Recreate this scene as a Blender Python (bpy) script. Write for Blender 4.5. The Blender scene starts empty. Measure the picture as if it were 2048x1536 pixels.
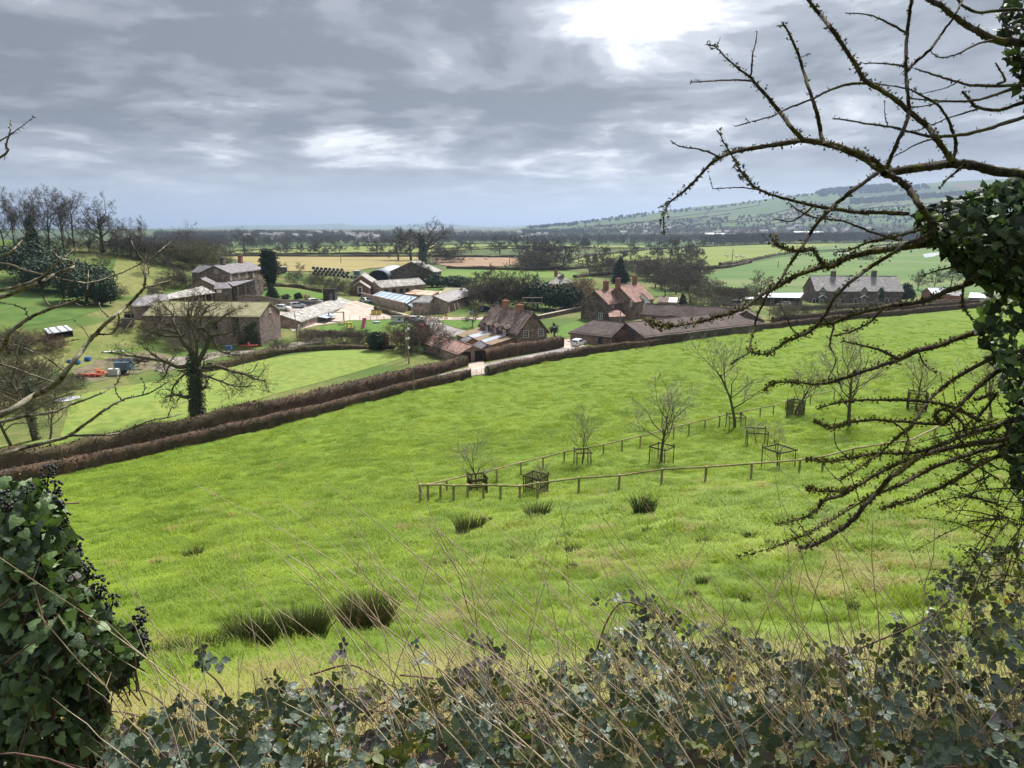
import bpy, bmesh, math, random
import numpy as np
from mathutils import Vector, Matrix
from mathutils.geometry import delaunay_2d_cdt
R = math.radians
sc = bpy.context.scene
COL = sc.collection
# ------------------------------------------------------------------ camera
CZ, PITCH, FPX = 24.5, R(12.4), 1420.0
cam = bpy.data.objects.new('camera', bpy.data.cameras.new('camera'))
COL.objects.link(cam)
cam.location = (0, 0, CZ); cam.rotation_euler = (R(90) - PITCH, 0, 0)
cam.data.sensor_width = 36; cam.data.lens = 36 * FPX / 2048
cam.data.clip_start = 0.05; cam.data.clip_end = 60000
sc.camera = cam
SP, CP = math.sin(PITCH), math.cos(PITCH)
def ray(px, py):
    u, v = (px - 1024) / FPX, (py - 768) / FPX
    return np.array((u, CP - v * SP, -SP - v * CP))
def at(px, py, Y):
    d = ray(px, py); return Vector((d[0] * Y / d[1], Y, CZ + d[2] * Y / d[1]))
def atz(px, py, z):
    d = ray(px, py); t = (z - CZ) / d[2]; return Vector((d[0] * t, d[1] * t, z))
# ------------------------------------------------------------------ colour management
sc.view_settings.view_transform = 'Standard'; sc.view_settings.look = 'None'
sc.view_settings.exposure = EXPOSURE = 2.6; sc.view_settings.gamma = 1
sc.view_settings.use_curve_mapping = False
sc.render.engine = 'CYCLES'
sc.cycles.use_denoising = True
sc.cycles.max_bounces = 6; sc.cycles.diffuse_bounces = 3; sc.cycles.glossy_bounces = 2
sc.cycles.transmission_bounces = 4; sc.cycles.transparent_max_bounces = 8
sc.cycles.volume_bounces = 0; sc.cycles.sample_clamp_indirect = 4
sc.cycles.caustics_reflective = False; sc.cycles.caustics_refractive = False
# ------------------------------------------------------------------ sun (veiled by cloud)
SUN_EL, SUN_AZ = R(52), R(24)          # azimuth to the right of the view direction
sd = Vector((math.sin(SUN_AZ) * math.cos(SUN_EL), math.cos(SUN_AZ) * math.cos(SUN_EL), math.sin(SUN_EL)))
sun = bpy.data.objects.new('sun', bpy.data.lights.new('sun', 'SUN'))
COL.objects.link(sun); sun.location = sd * 100
sun.rotation_euler = sd.to_track_quat('Z', 'Y').to_euler()
sun.data.energy = 1.5; sun.data.angle = R(10); sun.data.color = (1.0, 0.95, 0.87)
# ------------------------------------------------------------------ world: broken overcast
world = bpy.data.worlds.new('World'); sc.world = world; world.use_nodes = True
world.cycles.sampling_method = 'MANUAL'; world.cycles.sample_map_resolution = 512
class NT:
    def __init__(s, tree): s.t = tree; s.n = tree.nodes; s.l = tree.links
    def new(s, typ, **kw):
        n = s.n.new(typ)
        for k, v in kw.items(): setattr(n, k, v)
        return n
    def put(s, sock, v):
        if v is None: return
        if hasattr(v, 'is_output') or isinstance(v, bpy.types.NodeSocket): s.l.new(v, sock)
        else:
            if isinstance(v, (tuple, list)) and len(v) == 3 and sock.type == 'RGBA': v = (*v, 1)
            sock.default_value = v
    def math(s, op, a, b=None, c=None, clamp=False):
        n = s.new('ShaderNodeMath', operation=op, use_clamp=clamp)
        for i, v in enumerate((a, b, c)): s.put(n.inputs[i], v) if v is not None else None
        return n.outputs[0]
    def vec(s, op, a, b=None):
        n = s.new('ShaderNodeVectorMath', operation=op); s.put(n.inputs[0], a)
        if b is not None: s.put(n.inputs[3 if op == 'SCALE' else 1], b)
        return n.outputs['Value' if op in ('DOT_PRODUCT', 'LENGTH') else 'Vector']
    def mix(s, f, a, b, blend='MIX'):
        n = s.new('ShaderNodeMix', data_type='RGBA', blend_type=blend)
        s.put(n.inputs[0], f); s.put(n.inputs[6], a); s.put(n.inputs[7], b); return n.outputs[2]
    def noise(s, vec, scale, detail=4, rough=.55, dist=0.0, out=0):
        n = s.new('ShaderNodeTexNoise'); s.put(n.inputs['Vector'], vec); n.inputs['Scale'].default_value = scale
        n.inputs['Detail'].default_value = detail; n.inputs['Roughness'].default_value = rough
        n.inputs['Distortion'].default_value = dist; return n.outputs[out]
    def rng(s, v, a, b, c=0., d=1., smooth=True):
        n = s.new('ShaderNodeMapRange', interpolation_type='SMOOTHSTEP' if smooth else 'LINEAR')
        s.put(n.inputs[0], v)
        for i, k in enumerate((a, b, c, d)): n.inputs[i + 1].default_value = k
        return n.outputs[0]
w = NT(world.node_tree); w.n.clear()
gen = w.new('ShaderNodeTexCoord').outputs['Generated']
sky = w.new('ShaderNodeTexSky', sky_type='NISHITA', sun_disc=False)
sky.sun_elevation = SUN_EL; sky.sun_rotation = SUN_AZ; sky.air_density = 1.2; sky.dust_density = 2.0
sep = w.new('ShaderNodeSeparateXYZ'); w.put(sep.inputs[0], gen)
dz = w.math('MAXIMUM', sep.outputs[2], 0.0)
den = w.math('ADD', dz, 0.13)
cmb = w.new('ShaderNodeCombineXYZ')
w.put(cmb.inputs[0], w.math('DIVIDE', sep.outputs[0], den)); w.put(cmb.inputs[1], w.math('DIVIDE', sep.outputs[1], den))
plane = cmb.outputs[0]
wp = w.vec('ADD', plane, (3.7, 1.3, 0))
n1 = w.noise(wp, 1.2, 8, .63, .5)
n2 = w.noise(w.vec('ADD', plane, (9.1, 4.2, 2)), 3.1, 6, .6, .3)
n3 = w.noise(w.vec('ADD', plane, (-4.1, 8.2, 5)), 0.45, 3, .5, .2)
# overcast luminance gradient: a cloud sheet is brighter towards the zenith
grad = w.math('MULTIPLY_ADD', dz, 1.7, 0.78)
# thickness field : 0 thin/bright .. 1 thick/dark
th = w.math('ADD', w.math('MULTIPLY', n1, .55), w.math('ADD', w.math('MULTIPLY', n2, .22), w.math('MULTIPLY', n3, .23)))
th = w.math('MULTIPLY_ADD', th, 2.8, -.855)
# the break-up of the sheet seen over the valley: thin and thick places (directions on the sky)
warp = w.vec('SCALE', w.vec('SUBTRACT', w.noise(plane, 1.6, 5, .6, .2, 1), (.5, .5, .5)), .13)
gw = w.vec('NORMALIZE', w.vec('ADD', gen, warp))
patches = [(1270, 100, 6, -.27), (1420, 60, 4.5, -.08), (1180, 30, 4, -.08), (865, 140, 3.2, -.22), (700, 288, 2.4, -.3), (760, 290, 2.4, -.34), (830, 292, 2.4, -.32), (900, 293, 2.2, -.3), (640, 287, 2.2, -.24), (470, 292, 2.4, -.26), (420, 290, 2, -.2), (1150, 335, 2.2, -.26), (1210, 332, 2.2, -.26), (1060, 340, 2, -.18), (80, 70, 12, .16), (1800, 60, 9, .14), (1650, 150, 6, .08), (1950, 250, 8, .06),
           (1400, 265, 4, -.20), (1330, 330, 3.2, -.14), (1100, 335, 3, -.12), (340, 215, 4, -.16), (160, 20, 5, -.14), (1560, 230, 4, -.12), (1750, 120, 6, -.10), (1215, 330, 2.5, -.12), (1380, 395, 2.5, -.1),
           (150, 170, 7, -.06), (300, 120, 8, .10), (620, 80, 10, .15), (880, 40, 8, .14), (1010, 190, 9, .16), (1300, 215, 6, .15), (1130, 250, 6, .12), (700, 220, 8, .10), (480, 170, 6, .08), (40, 110, 6, .08)]
for px, py, sig, amp in patches:
    sig *= .55
    d = Vector(ray(px, py)).normalized()
    c = w.vec('DOT_PRODUCT', gw, tuple(d))
    g = w.math('POWER', w.math('MAXIMUM', c, 0.0), 1.0 / (R(sig) ** 2))
    th = w.math('MULTIPLY_ADD', g, amp, th)
ramp = w.new('ShaderNodeValToRGB'); w.put(ramp.inputs[0], th)
cr = ramp.color_ramp; cr.interpolation = 'EASE'
stops = [(.08, (.225, .223, .214)), (.24, (.158, .160, .162)), (.385, (.092, .095, .102)), (.54, (.052, .054, .059)), (.78, (.028, .0293, .0325))]
cr.elements[0].position = stops[0][0]; cr.elements[0].color = (*stops[0][1], 1)
cr.elements[1].position = stops[-1][0]; cr.elements[1].color = (*stops[-1][1], 1)
for p, c in stops[1:-1]: cr.elements.new(p).color = (*c, 1)
cloud = w.mix(1.0, ramp.outputs[0], w.mix(0.0, w.math('MULTIPLY', grad, 1.0), (0, 0, 0)), 'MULTIPLY')
# towards the horizon the sheet dissolves into pale blue-grey air
hz = w.rng(dz, 0.0, 0.12, .85, 0.0)
cloud = w.mix(hz, cloud, (.105, .112, .127))
skys = w.mix(1.0, sky.outputs[0], (.08, .08, .08), 'MULTIPLY')
final = w.mix(0.02, cloud, skys)
bg = w.new('ShaderNodeBackground'); w.put(bg.inputs[0], final); bg.inputs[1].default_value = 1.0
w.l.new(bg.outputs[0], w.new('ShaderNodeOutputWorld').inputs[0])
# ------------------------------------------------------------------ materials
MATS = {}
def M(name, c1, c2=None, scale=3., rough=.85, bump=0., bscale=None, spec=.25, trans=0., var=None, c3=None, s3=.3, stretch=None, metal=0., detail=5, obj=False, alpha=None):
    """noise mix of c1,c2 (+ large scale c3); var: attribute name giving per-leaf variation towards c2"""
    if name in MATS: return MATS[name]
    m = bpy.data.materials.new(name); m.use_nodes = True; t = NT(m.node_tree)
    b = t.n['Principled BSDF']; out = t.n['Material Output']
    if obj: pos = t.new('ShaderNodeTexCoord').outputs['Object']
    else: pos = t.new('ShaderNodeNewGeometry').outputs['Position']
    if stretch: pos = t.vec('MULTIPLY', pos, stretch)
    col = (*c1, 1)
    if c2 is not None:
        f = t.rng(t.noise(pos, scale, detail, .6), .32, .68)
        if var:
            at_ = t.new('ShaderNodeAttribute', attribute_name=var).outputs['Fac']
            f = t.math('MULTIPLY_ADD', f, .35, t.math('MULTIPLY', at_, .65), clamp=True)
        col = t.mix(f, c1, c2)
    if c3 is not None:
        f = t.rng(t.noise(pos, s3, 4, .6), .48, .66); col = t.mix(f, col, c3)
    t.put(b.inputs['Base Color'], col); b.inputs['Roughness'].default_value = rough
    b.inputs['Specular IOR Level'].default_value = spec; b.inputs['Metallic'].default_value = metal
    if bump:
        bn = t.new('ShaderNodeBump'); bn.inputs['Strength'].default_value = 1; bn.inputs['Distance'].default_value = bump
        t.put(bn.inputs['Height'], t.noise(pos, bscale or scale * 3, 5, .65)); t.l.new(bn.outputs[0], b.inputs['Normal'])
    if trans:
        tr = t.new('ShaderNodeBsdfTranslucent'); t.put(tr.inputs[0], t.mix(1., col, (1.25, 1.3, .7), 'MULTIPLY'))
        mx = t.new('ShaderNodeMixShader'); mx.inputs[0].default_value = trans
        t.l.new(b.outputs[0], mx.inputs[1]); t.l.new(tr.outputs[0], mx.inputs[2]); t.l.new(mx.outputs[0], out.inputs[0])
    MATS[name] = m; return m
# ------------------------------------------------------------------ objects
def tag(o, label=None, cat=None, group=None, kind=None):
    for k, v in (('label', label), ('category', cat), ('group', group), ('kind', kind)):
        if v: o[k] = v
    return o
def thing(name, label, cat, loc=(0, 0, 0), rz=0., group=None):
    o = bpy.data.objects.new(name, None); COL.objects.link(o); o.empty_display_size = .3
    o.location = loc; o.rotation_euler[2] = rz
    return tag(o, label, cat, group)
def obj(name, me, parent=None, mat=None, loc=None, rot=None, scale=None):
    o = bpy.data.objects.new(name, me); COL.objects.link(o)
    if mat is not None and len(me.materials) == 0: me.materials.append(mat)
    if parent is not None: o.parent = parent
    if loc is not None: o.location = loc
    if rot is not None: o.rotation_euler = rot
    if scale is not None: o.scale = scale
    return o
def npmesh(name, V, Fs, mat=None, smooth=False, var=None):
    """V (n,3), Fs = array (m,k) or list of such arrays; var: per-face float"""
    if not isinstance(Fs, list): Fs = [Fs]
    Fs = [np.asarray(f, dtype=np.int32) for f in Fs if len(f)]
    me = bpy.data.meshes.new(name); V = np.asarray(V, dtype=np.float32)
    me.vertices.add(len(V)); me.vertices.foreach_set('co', V.ravel())
    nl = sum(f.size for f in Fs); me.loops.add(nl)
    me.loops.foreach_set('vertex_index', np.concatenate([f.ravel() for f in Fs]))
    tot = np.concatenate([np.full(len(f), f.shape[1], np.int32) for f in Fs])
    me.polygons.add(len(tot)); st = np.zeros(len(tot), np.int32); st[1:] = np.cumsum(tot)[:-1]
    me.polygons.foreach_set('loop_start', st); me.polygons.foreach_set('loop_total', tot)
    if smooth: me.polygons.foreach_set('use_smooth', np.ones(len(tot), bool))
    if var is not None:
        a = me.attributes.new('var', 'FLOAT', 'FACE'); a.data.foreach_set('value', np.asarray(var, np.float32))
    me.update(calc_edges=True)
    if mat is not None: me.materials.append(mat)
    return me
class MB:
    """collects boxes / prisms / polygons into one mesh"""
    def __init__(s): s.v = []; s.f = []
    def poly(s, pts):
        i = len(s.v); s.v += [tuple(p) for p in pts]; s.f.append(tuple(range(i, i + len(pts)))); return s
    def hexa(s, p):   # 8 points: bottom 4 then top 4
        i = len(s.v); s.v += [tuple(q) for q in p]
        for f in ((3, 2, 1, 0), (4, 5, 6, 7), (0, 1, 5, 4), (1, 2, 6, 5), (2, 3, 7, 6), (3, 0, 4, 7)): s.f.append(tuple(i + k for k in f))
        return s
    def box(s, c, d):
        x, y, z = c; a, b, h = d[0] / 2, d[1] / 2, d[2] / 2
        return s.hexa([(x - a, y - b, z - h), (x + a, y - b, z - h), (x + a, y + b, z - h), (x - a, y + b, z - h), (x - a, y - b, z + h), (x + a, y - b, z + h), (x + a, y + b, z + h), (x - a, y + b, z + h)])
    def slab(s, quad, t):   # quad of 4 points, thickened downward along z by t
        q = [Vector(p) for p in quad]; return s.hexa([p - Vector((0, 0, t)) for p in q] + q)
    def prism(s, prof, y0, y1, axis='y'):  # profile list (x,z) extruded along y
        n = len(prof); i = len(s.v)
        mk = (lambda a, b, y: (a, y, b)) if axis == 'y' else (lambda a, b, y: (y, a, b))
        s.v += [mk(a, b, y0) for a, b in prof] + [mk(a, b, y1) for a, b in prof]
        s.f.append(tuple(range(i, i + n))); s.f.append(tuple(range(i + 2 * n - 1, i + n - 1, -1)))
        for k in range(n): s.f.append((i + k, i + n + k, i + n + (k + 1) % n, i + (k + 1) % n))
        return s
    def cyl(s, p0, p1, r0, r1=None, n=8):
        V, F = chain([p0, p1], [r0, r1 if r1 is not None else r0], n); i = len(s.v)
        s.v += [tuple(a) for a in V]; s.f += [tuple(int(i + k) for k in f) for f in F]
        s.f.append(tuple(i + k for k in range(n))[::-1]); s.f.append(tuple(i + n + k for k in range(n))); return s
    def mesh(s, name, mat=None, smooth=False):
        me = bpy.data.meshes.new(name); me.from_pydata(s.v, [], s.f)
        bm = bmesh.new(); bm.from_mesh(me); bmesh.ops.recalc_face_normals(bm, faces=bm.faces); bm.to_mesh(me); bm.free()
        if smooth: me.polygons.foreach_set('use_smooth', np.ones(len(me.polygons), bool))
        if mat is not None: me.materials.append(mat)
        return me
    def build(s, name, mat, parent=None, **kw): return obj(name, s.mesh(name, mat, kw.pop('smooth', False)), parent, None, **kw)
def chain(P, rad, n=8):
    P = np.array(P, float); m = len(P); T = np.gradient(P, axis=0); T /= np.linalg.norm(T, axis=1)[:, None] + 1e-9
    a = np.array((0, 0, 1.)) if abs(T[0][2]) < .9 else np.array((1., 0, 0)); N = np.cross(T[0], a); N /= np.linalg.norm(N)
    ang = np.arange(n) * 2 * math.pi / n; V = np.zeros((m, n, 3)); rad = np.asarray(rad, float)
    for i in range(m):
        N = N - T[i] * N.dot(T[i]); N /= np.linalg.norm(N) + 1e-9; B = np.cross(T[i], N)
        r = rad[i] if np.ndim(rad[i]) == 0 else rad[i][:, None]
        V[i] = P[i] + r * (np.cos(ang)[:, None] * N + np.sin(ang)[:, None] * B)
    i = np.arange(m - 1)[:, None] * n; k = np.arange(n)[None]; k2 = (k + 1) % n
    F = np.stack([i + k, i + k2, i + n + k2, i + n + k], -1).reshape(-1, 4)
    return V.reshape(-1, 3), F
def tubes(P0, P1, R0, R1, n=3):
    """many separate tapered prisms; n=2 gives flat ribbons"""
    P0 = np.asarray(P0, float); P1 = np.asarray(P1, float); R0 = np.asarray(R0, float); R1 = np.asarray(R1, float)
    T = P1 - P0; T /= np.linalg.norm(T, axis=1)[:, None] + 1e-9
    A = np.where(np.abs(T[:, 2:3]) < .9, np.array([[0, 0, 1.]]), np.array([[1., 0, 0]]))
    N = np.cross(T, A); N /= np.linalg.norm(N, axis=1)[:, None] + 1e-9; B = np.cross(T, N); m = len(P0)
    if n == 2:
        ph = np.random.RandomState(3).rand(m) * 6.28; D = np.cos(ph)[:, None] * N + np.sin(ph)[:, None] * B
        V = np.stack([P0 - D * R0[:, None], P0 + D * R0[:, None], P1 + D * R1[:, None], P1 - D * R1[:, None]], 1)
        return V.reshape(-1, 3), np.arange(4 * m).reshape(m, 4)
    ang = np.arange(n) * 2 * math.pi / n
    C = np.cos(ang)[None, :, None] * N[:, None] + np.sin(ang)[None, :, None] * B[:, None]
    V = np.concatenate([P0[:, None] + C * R0[:, None, None], P1[:, None] + C * R1[:, None, None]], 1).reshape(-1, 3)
    i = np.arange(m)[:, None] * 2 * n; k = np.arange(n)[None]; k2 = (k + 1) % n
    return V, np.stack([i + k, i + k2, i + n + k2, i + n + k], -1).reshape(-1, 4)
def stamp(TV, TF, pos, rotm, sc_):
    """template (verts, faces array) copied to N transforms"""
    N, m = len(pos), len(TV)
    V = np.einsum('nij,mj->nmi', rotm * np.asarray(sc_)[:, None, None], TV) + np.asarray(pos)[:, None]
    F = (TF[None] + (np.arange(N) * m)[:, None, None]).reshape(-1, TF.shape[1])
    return V.reshape(-1, 3), F
def frames(normal, up):
    """rotation matrices whose local Z = normal and local Y ~ up"""
    Z = normal / (np.linalg.norm(normal, axis=1)[:, None] + 1e-9); X = np.cross(up, Z); X /= np.linalg.norm(X, axis=1)[:, None] + 1e-9
    return np.stack([X, np.cross(Z, X), Z], -1)
def catmull(P, k=6):
    P = [np.array(p, float) for p in P]; P = [2 * P[0] - P[1]] + P + [2 * P[-1] - P[-2]]; out = []
    for i in range(1, len(P) - 2):
        for t in np.arange(k) / k:
            a, b, c, d = P[i - 1:i + 3]
            out.append(.5 * (2 * b + (c - a) * t + (2 * a - 5 * b + 4 * c - d) * t * t + (3 * b - a - 3 * c + d) * t ** 3))
    out.append(P[-2]); return np.array(out)
def inpoly(x, y, poly):
    x = np.asarray(x, float); y = np.asarray(y, float); c = np.zeros(x.shape, bool); n = len(poly)
    for i in range(n):
        x1, y1 = poly[i][:2]; x2, y2 = poly[(i + 1) % n][:2]
        if y1 == y2: continue
        k = ((y1 > y) != (y2 > y)) & (x < (x2 - x1) * (y - y1) / (y2 - y1) + x1); c ^= k
    return c
def vnoise(x, y, s, seed=0):
    """cheap smooth value noise in -1..1"""
    x = np.asarray(x, float) / s + seed * 17.3; y = np.asarray(y, float) / s + seed * 9.7
    xi, yi = np.floor(x), np.floor(y); fx, fy = x - xi, y - yi; fx = fx * fx * (3 - 2 * fx); fy = fy * fy * (3 - 2 * fy)
    h = lambda a, b: np.modf(np.abs(np.sin(a * 127.1 + b * 311.7) * 43758.5453))[0] * 2 - 1
    return (h(xi, yi) * (1 - fx) + h(xi + 1, yi) * fx) * (1 - fy) + (h(xi, yi + 1) * (1 - fx) + h(xi + 1, yi + 1) * fx) * fy
# ================================================================== TERRAIN
def dep(py): return math.tan(PITCH + math.atan((py - 768) / FPX))
_c = [(0, 0, 22.9), (0, 1, 22.75), (0, 2, 22.2), (0, 4, 20.9), (0, 6.5, 19.6), (0, 9.5, 18.0), (-4, 0, 22.7), (4, 0, 23.), (-4, 2.5, 21.7), (4, 2.5, 22.1), (-4, 5, 20.2), (4.5, 5, 20.5),
      (-12, 0, 22.), (12, 0, 23.2), (-12, 8, 17.8), (12, 8, 19.3), (0, -8, 24), (-60, -5, 15), (70, -5, 25), (0, -60, 38), (-90, -70, 32), (90, -70, 42), (-120, 40, 3), (140, 60, 14), (160, 130, 5),
      (0, 150, .4), (-22, 196, .8), (-50, 160, .6), (-52, 146, .2), (50, 180, .8), (110, 240, 0), (-45, 225, 1.8), (-20, 240, 1.8), (20, 230, 1.5), (60, 260, 1), (0, 300, 2), (-80, 330, 3), (80, 330, 1), (170, 200, 2), (190, 290, 1),
      (-250, 200, 22), (-160, 310, 13), (-105, 340, 6), (-220, 360, 9), (-300, 300, 14), (0, 430, 2), (-200, 430, 4), (250, 380, 3), (300, 200, 8), (260, 60, 14), (-260, 80, 16), (-200, -120, 30), (200, -150, 44), (0, -220, 50), (-62, 205, 5.2), (-58, 190, 3.2), (-48, 185, 1.0)]
for px, py, Y in [(560, 1290, 12.5), (730, 1265, 14), (1290, 1025, 28), (940, 1060, 31), (840, 1003, 42), (1075, 1000, 41.5), (1322, 972, 41), (1600, 951, 42.5), (1844, 897, 48), (1086, 935, 54), (1347, 876, 62), (1620, 808, 76),
                  (300, 1000, 50), (150, 1100, 34), (385, 1115, 29), (1800, 1150, 16), (0, 975, 62), (200, 930, 70), (560, 850, 85), (958, 752, 115), (1300, 695, 143), (1600, 650, 178), (1900, 622, 205),
                  (400, 780, 107), (200, 800, 98), (60, 640, 140), (115, 662, 135), (230, 638, 150), (300, 655, 149), (330, 690, 143), (280, 720, 130), (150, 720, 125), (250, 560, 200), (100, 495, 230), (250, 500, 240), (350, 520, 250), (430, 545, 262),
                  (450, 590, 200), (610, 585, 212), (0, 485, 225), (0, 560, 180), (180, 600, 170)]:
    p = at(px, py, Y); _c.append(tuple(p))
_c = np.array(_c, float)
def _phi(r): return np.where(r > 1e-6, r * r * np.log(np.maximum(r, 1e-6)), 0.)
def _solve():
    n = len(_c); P = _c[:, :2] / 100; K = _phi(np.linalg.norm(P[:, None] - P[None], axis=2)) + np.eye(n) * 2e-5
    A = np.zeros((n + 3, n + 3)); A[:n, :n] = K; A[:n, n] = 1; A[:n, n + 1:] = P; A[n, :n] = 1; A[n + 1:, :n] = P.T
    return np.linalg.solve(A, np.concatenate([_c[:, 2], np.zeros(3)]))
_w = _solve()
def sstep(a, b, x): t = np.clip((x - a) / (b - a), 0, 1); return t * t * (3 - 2 * t)
def tan_el(py): return -dep(py)
_hx = [(px - 1024) / FPX for px in (700, 1000, 1050, 1130, 1200, 1350, 1450, 1560, 1640, 1800, 2048, 2400, 3000)]
_he = [tan_el(p) for p in (470, 463, 456, 449, 440, 421, 411, 394, 386, 374, 354, 345, 350)]
_fx = [(px - 1024) / FPX for px in (-600, 300, 330, 400, 520, 600, 690, 720, 800, 870, 980, 1100, 1300, 2000)]
_fe = [tan_el(p) for p in (470, 466, 461, 455, 450, 450, 447, 451, 450, 446, 453, 449, 447, 440)]
def Hfar(x, y):
    r = np.hypot(x, y); az = np.where(y > 1, x / np.maximum(y, 1), np.sign(x) * 3)
    z = 2.0 + 2.5 * vnoise(x, y, 260, 1) * sstep(450, 900, r) + 5 * vnoise(x, y, 900, 2) * sstep(800, 2500, r) + 10 * sstep(1500, 2600, r) * sstep(.35, -.1, az)
    e = np.interp(az, _hx, _he); Yr = 4300.
    ridge = CZ + e * Yr; k = sstep(1700, Yr, y) * sstep(-.28, .0, az)
    z = z + np.maximum(ridge - z, 0) * (k ** 1.0) + 9 * k * vnoise(x, y, 420, 5)
    e2 = np.interp(az, _fx, _fe); k2 = sstep(9000, 14000, y)
    z = z + np.maximum(CZ + e2 * 14000 - z, 0) * k2
    return z
def Hs(x, y):
    x = np.atleast_1d(np.asarray(x, float)); y = np.atleast_1d(np.asarray(y, float)); shp = x.shape
    x = x.ravel(); y = y.ravel(); out = Hfar(x, y); r = np.hypot(x, y); m = r < 460
    if m.any():
        q = np.stack([x[m], y[m]], 1) / 100; zz = np.zeros(len(q)); P = _c[:, :2] / 100
        for i in range(0, len(q), 20000):
            d = np.linalg.norm(q[i:i + 20000, None] - P[None], axis=2); zz[i:i + 20000] = _phi(d) @ _w[:-3] + _w[-3] + q[i:i + 20000] @ _w[-2:]
        k = sstep(300, 450, r[m]); out[m] = zz * (1 - k) + out[m] * k
    return out.reshape(shp)
def hz_(x, y): return float(Hs(x, y)[0])
_ys = np.geomspace(1.2, 16000, 2600)
def on(px, py):
    """point of the terrain seen at a pixel"""
    d = ray(px, py); x = d[0] / d[1] * _ys; z = CZ + d[2] / d[1] * _ys; df = z - Hs(x, _ys); i = np.argmax(df < 0)
    if not (df < 0).any(): i = len(_ys) - 1
    a, b = df[i - 1], df[i]; t = a / (a - b) if a != b else 0; Y = _ys[i - 1] + (_ys[i] - _ys[i - 1]) * t
    x = d[0] / d[1] * Y; return Vector((x, Y, hz_(x, Y)))
def ground(x, y, dz=0.): return Vector((x, y, hz_(x, y) + dz))
# hedge line closing the meadow (pixels of its foot)
H1L = [(-420, 1062), (-240, 1028), (-60, 990), (0, 972), (100, 952), (200, 928), (330, 900), (450, 874), (560, 848), (680, 817), (790, 788), (880, 768), (938, 756)]
H1R = [(974, 750), (1060, 730), (1150, 713), (1230, 700), (1300, 692), (1400, 675), (1480, 664), (1600, 650), (1700, 639), (1800, 630), (1900, 620), (1990, 612)]
MEADOW = [tuple(on(*p)[:2]) for p in H1L + H1R] + [(230, 190), (60, -4), (0, -4), (-60, 0)]
def lumps(x, y):
    r = np.hypot(x, y)
    a = vnoise(x, y * 2.1, 1.15, 3) * .5 + vnoise(x + 3 * vnoise(x, y, 6, 8), y * 1.9, .62, 4) * .3 + vnoise(x, y, 3.1, 6) * .6
    return a * (.06 + .20 * sstep(6, 40, r)) * sstep(3, 9, r)
# ---- ground sheet : polar tessellation, fine inside the view
ang = np.concatenate([np.linspace(-180, -50, 36)[:-1], np.linspace(-50, -38.5, 24)[:-1], np.linspace(-38.5, 38.5, 420)[:-1], np.linspace(38.5, 50, 24)[:-1], np.linspace(50, 180, 36)])
rad = np.concatenate([np.geomspace(.35, 3, 30)[:-1], np.geomspace(3, 150, 330)[:-1], np.geomspace(150, 700, 90)[:-1], np.geomspace(700, 26000, 130)])
A_, R_ = np.meshgrid(np.radians(ang), rad, indexing='ij')
GX, GY = R_ * np.sin(A_), R_ * np.cos(A_)
GZ = Hs(GX, GY)
inm = inpoly(GX, GY, MEADOW)
GZ += np.where(inm & (R_ < 230), lumps(GX, GY), 0)
na, nr = GX.shape; idx = np.arange(na * nr).reshape(na, nr)
F = np.stack([idx[:-1, :-1], idx[:-1, 1:], idx[1:, 1:], idx[1:, :-1]], -1).reshape(-1, 4)[:, ::-1]
V = np.stack([GX, GY, GZ], -1).reshape(-1, 3)
V = np.concatenate([V, [[0, 0, hz_(0, 0)]]]); c = len(V) - 1
F3 = np.stack([np.full(na - 1, c), idx[1:, 0], idx[:-1, 0]], -1)
gme = npmesh('ground', V, [F, F3], smooth=True)
# ground colours (farmland patchwork far off, pasture near)
gm = bpy.data.materials.new('ground_mix'); gm.use_nodes = True; t = NT(gm.node_tree); b = t.n['Principled BSDF']
pos = t.new('ShaderNodeNewGeometry').outputs['Position']
sp = t.new('ShaderNodeSeparateXYZ'); t.put(sp.inputs[0], pos)
rr = t.vec('LENGTH', t.vec('MULTIPLY', pos, (1, 1, 0)))
g1 = t.rng(t.noise(t.vec('MULTIPLY', pos, (1, 1.6, 1)), 1.3, 6, .7), .35, .66)
g2 = t.rng(t.noise(pos, .13, 4, .6), .35, .65)
near = t.mix(g1, (.058, .11, .014), (.125, .188, .022)); near = t.mix(t.math('MULTIPLY', g2, .5), near, (.15, .20, .028))
fleck = t.rng(t.noise(t.vec('MULTIPLY', pos, (1, 1.7, 1)), 2.4, 5, .75), .60, .74)
near = t.mix(t.math('MULTIPLY', fleck, t.rng(rr, 8, 60, .75, .12)), near, (.25, .225, .085))
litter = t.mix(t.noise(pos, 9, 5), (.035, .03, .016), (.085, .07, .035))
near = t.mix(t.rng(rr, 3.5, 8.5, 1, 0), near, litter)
# fields
vor = t.new('ShaderNodeTexVoronoi', feature='F1'); fp = t.vec('ADD', t.vec('MULTIPLY', pos, (1, .62, 0)), t.vec('SCALE', t.noise(pos, .004, 2, .5, 0, 1), 90))
t.put(vor.inputs['Vector'], fp); vor.inputs['Scale'].default_value = 1 / 210.; vor.inputs['Randomness'].default_value = .8
fr = t.new('ShaderNodeSeparateColor'); t.put(fr.inputs[0], vor.outputs['Color'])
cf = t.new('ShaderNodeValToRGB'); t.put(cf.inputs[0], fr.outputs[0]); e = cf.color_ramp; e.interpolation = 'CONSTANT'
cs = [(0, (.045, .092, .024)), (.24, (.07, .10, .032)), (.42, (.024, .048, .018)), (.60, (.10, .092, .045)), (.72, (.052, .10, .028)), (.90, (.09, .065, .048)), (.94, (.07, .105, .034))]
e.elements[0].position, e.elements[0].color = cs[0][0], (*cs[0][1], 1); e.elements[1].position, e.elements[1].color = cs[-1][0], (*cs[-1][1], 1)
for p_, c_ in cs[1:-1]: e.elements.new(p_).color = (*c_, 1)
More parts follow.
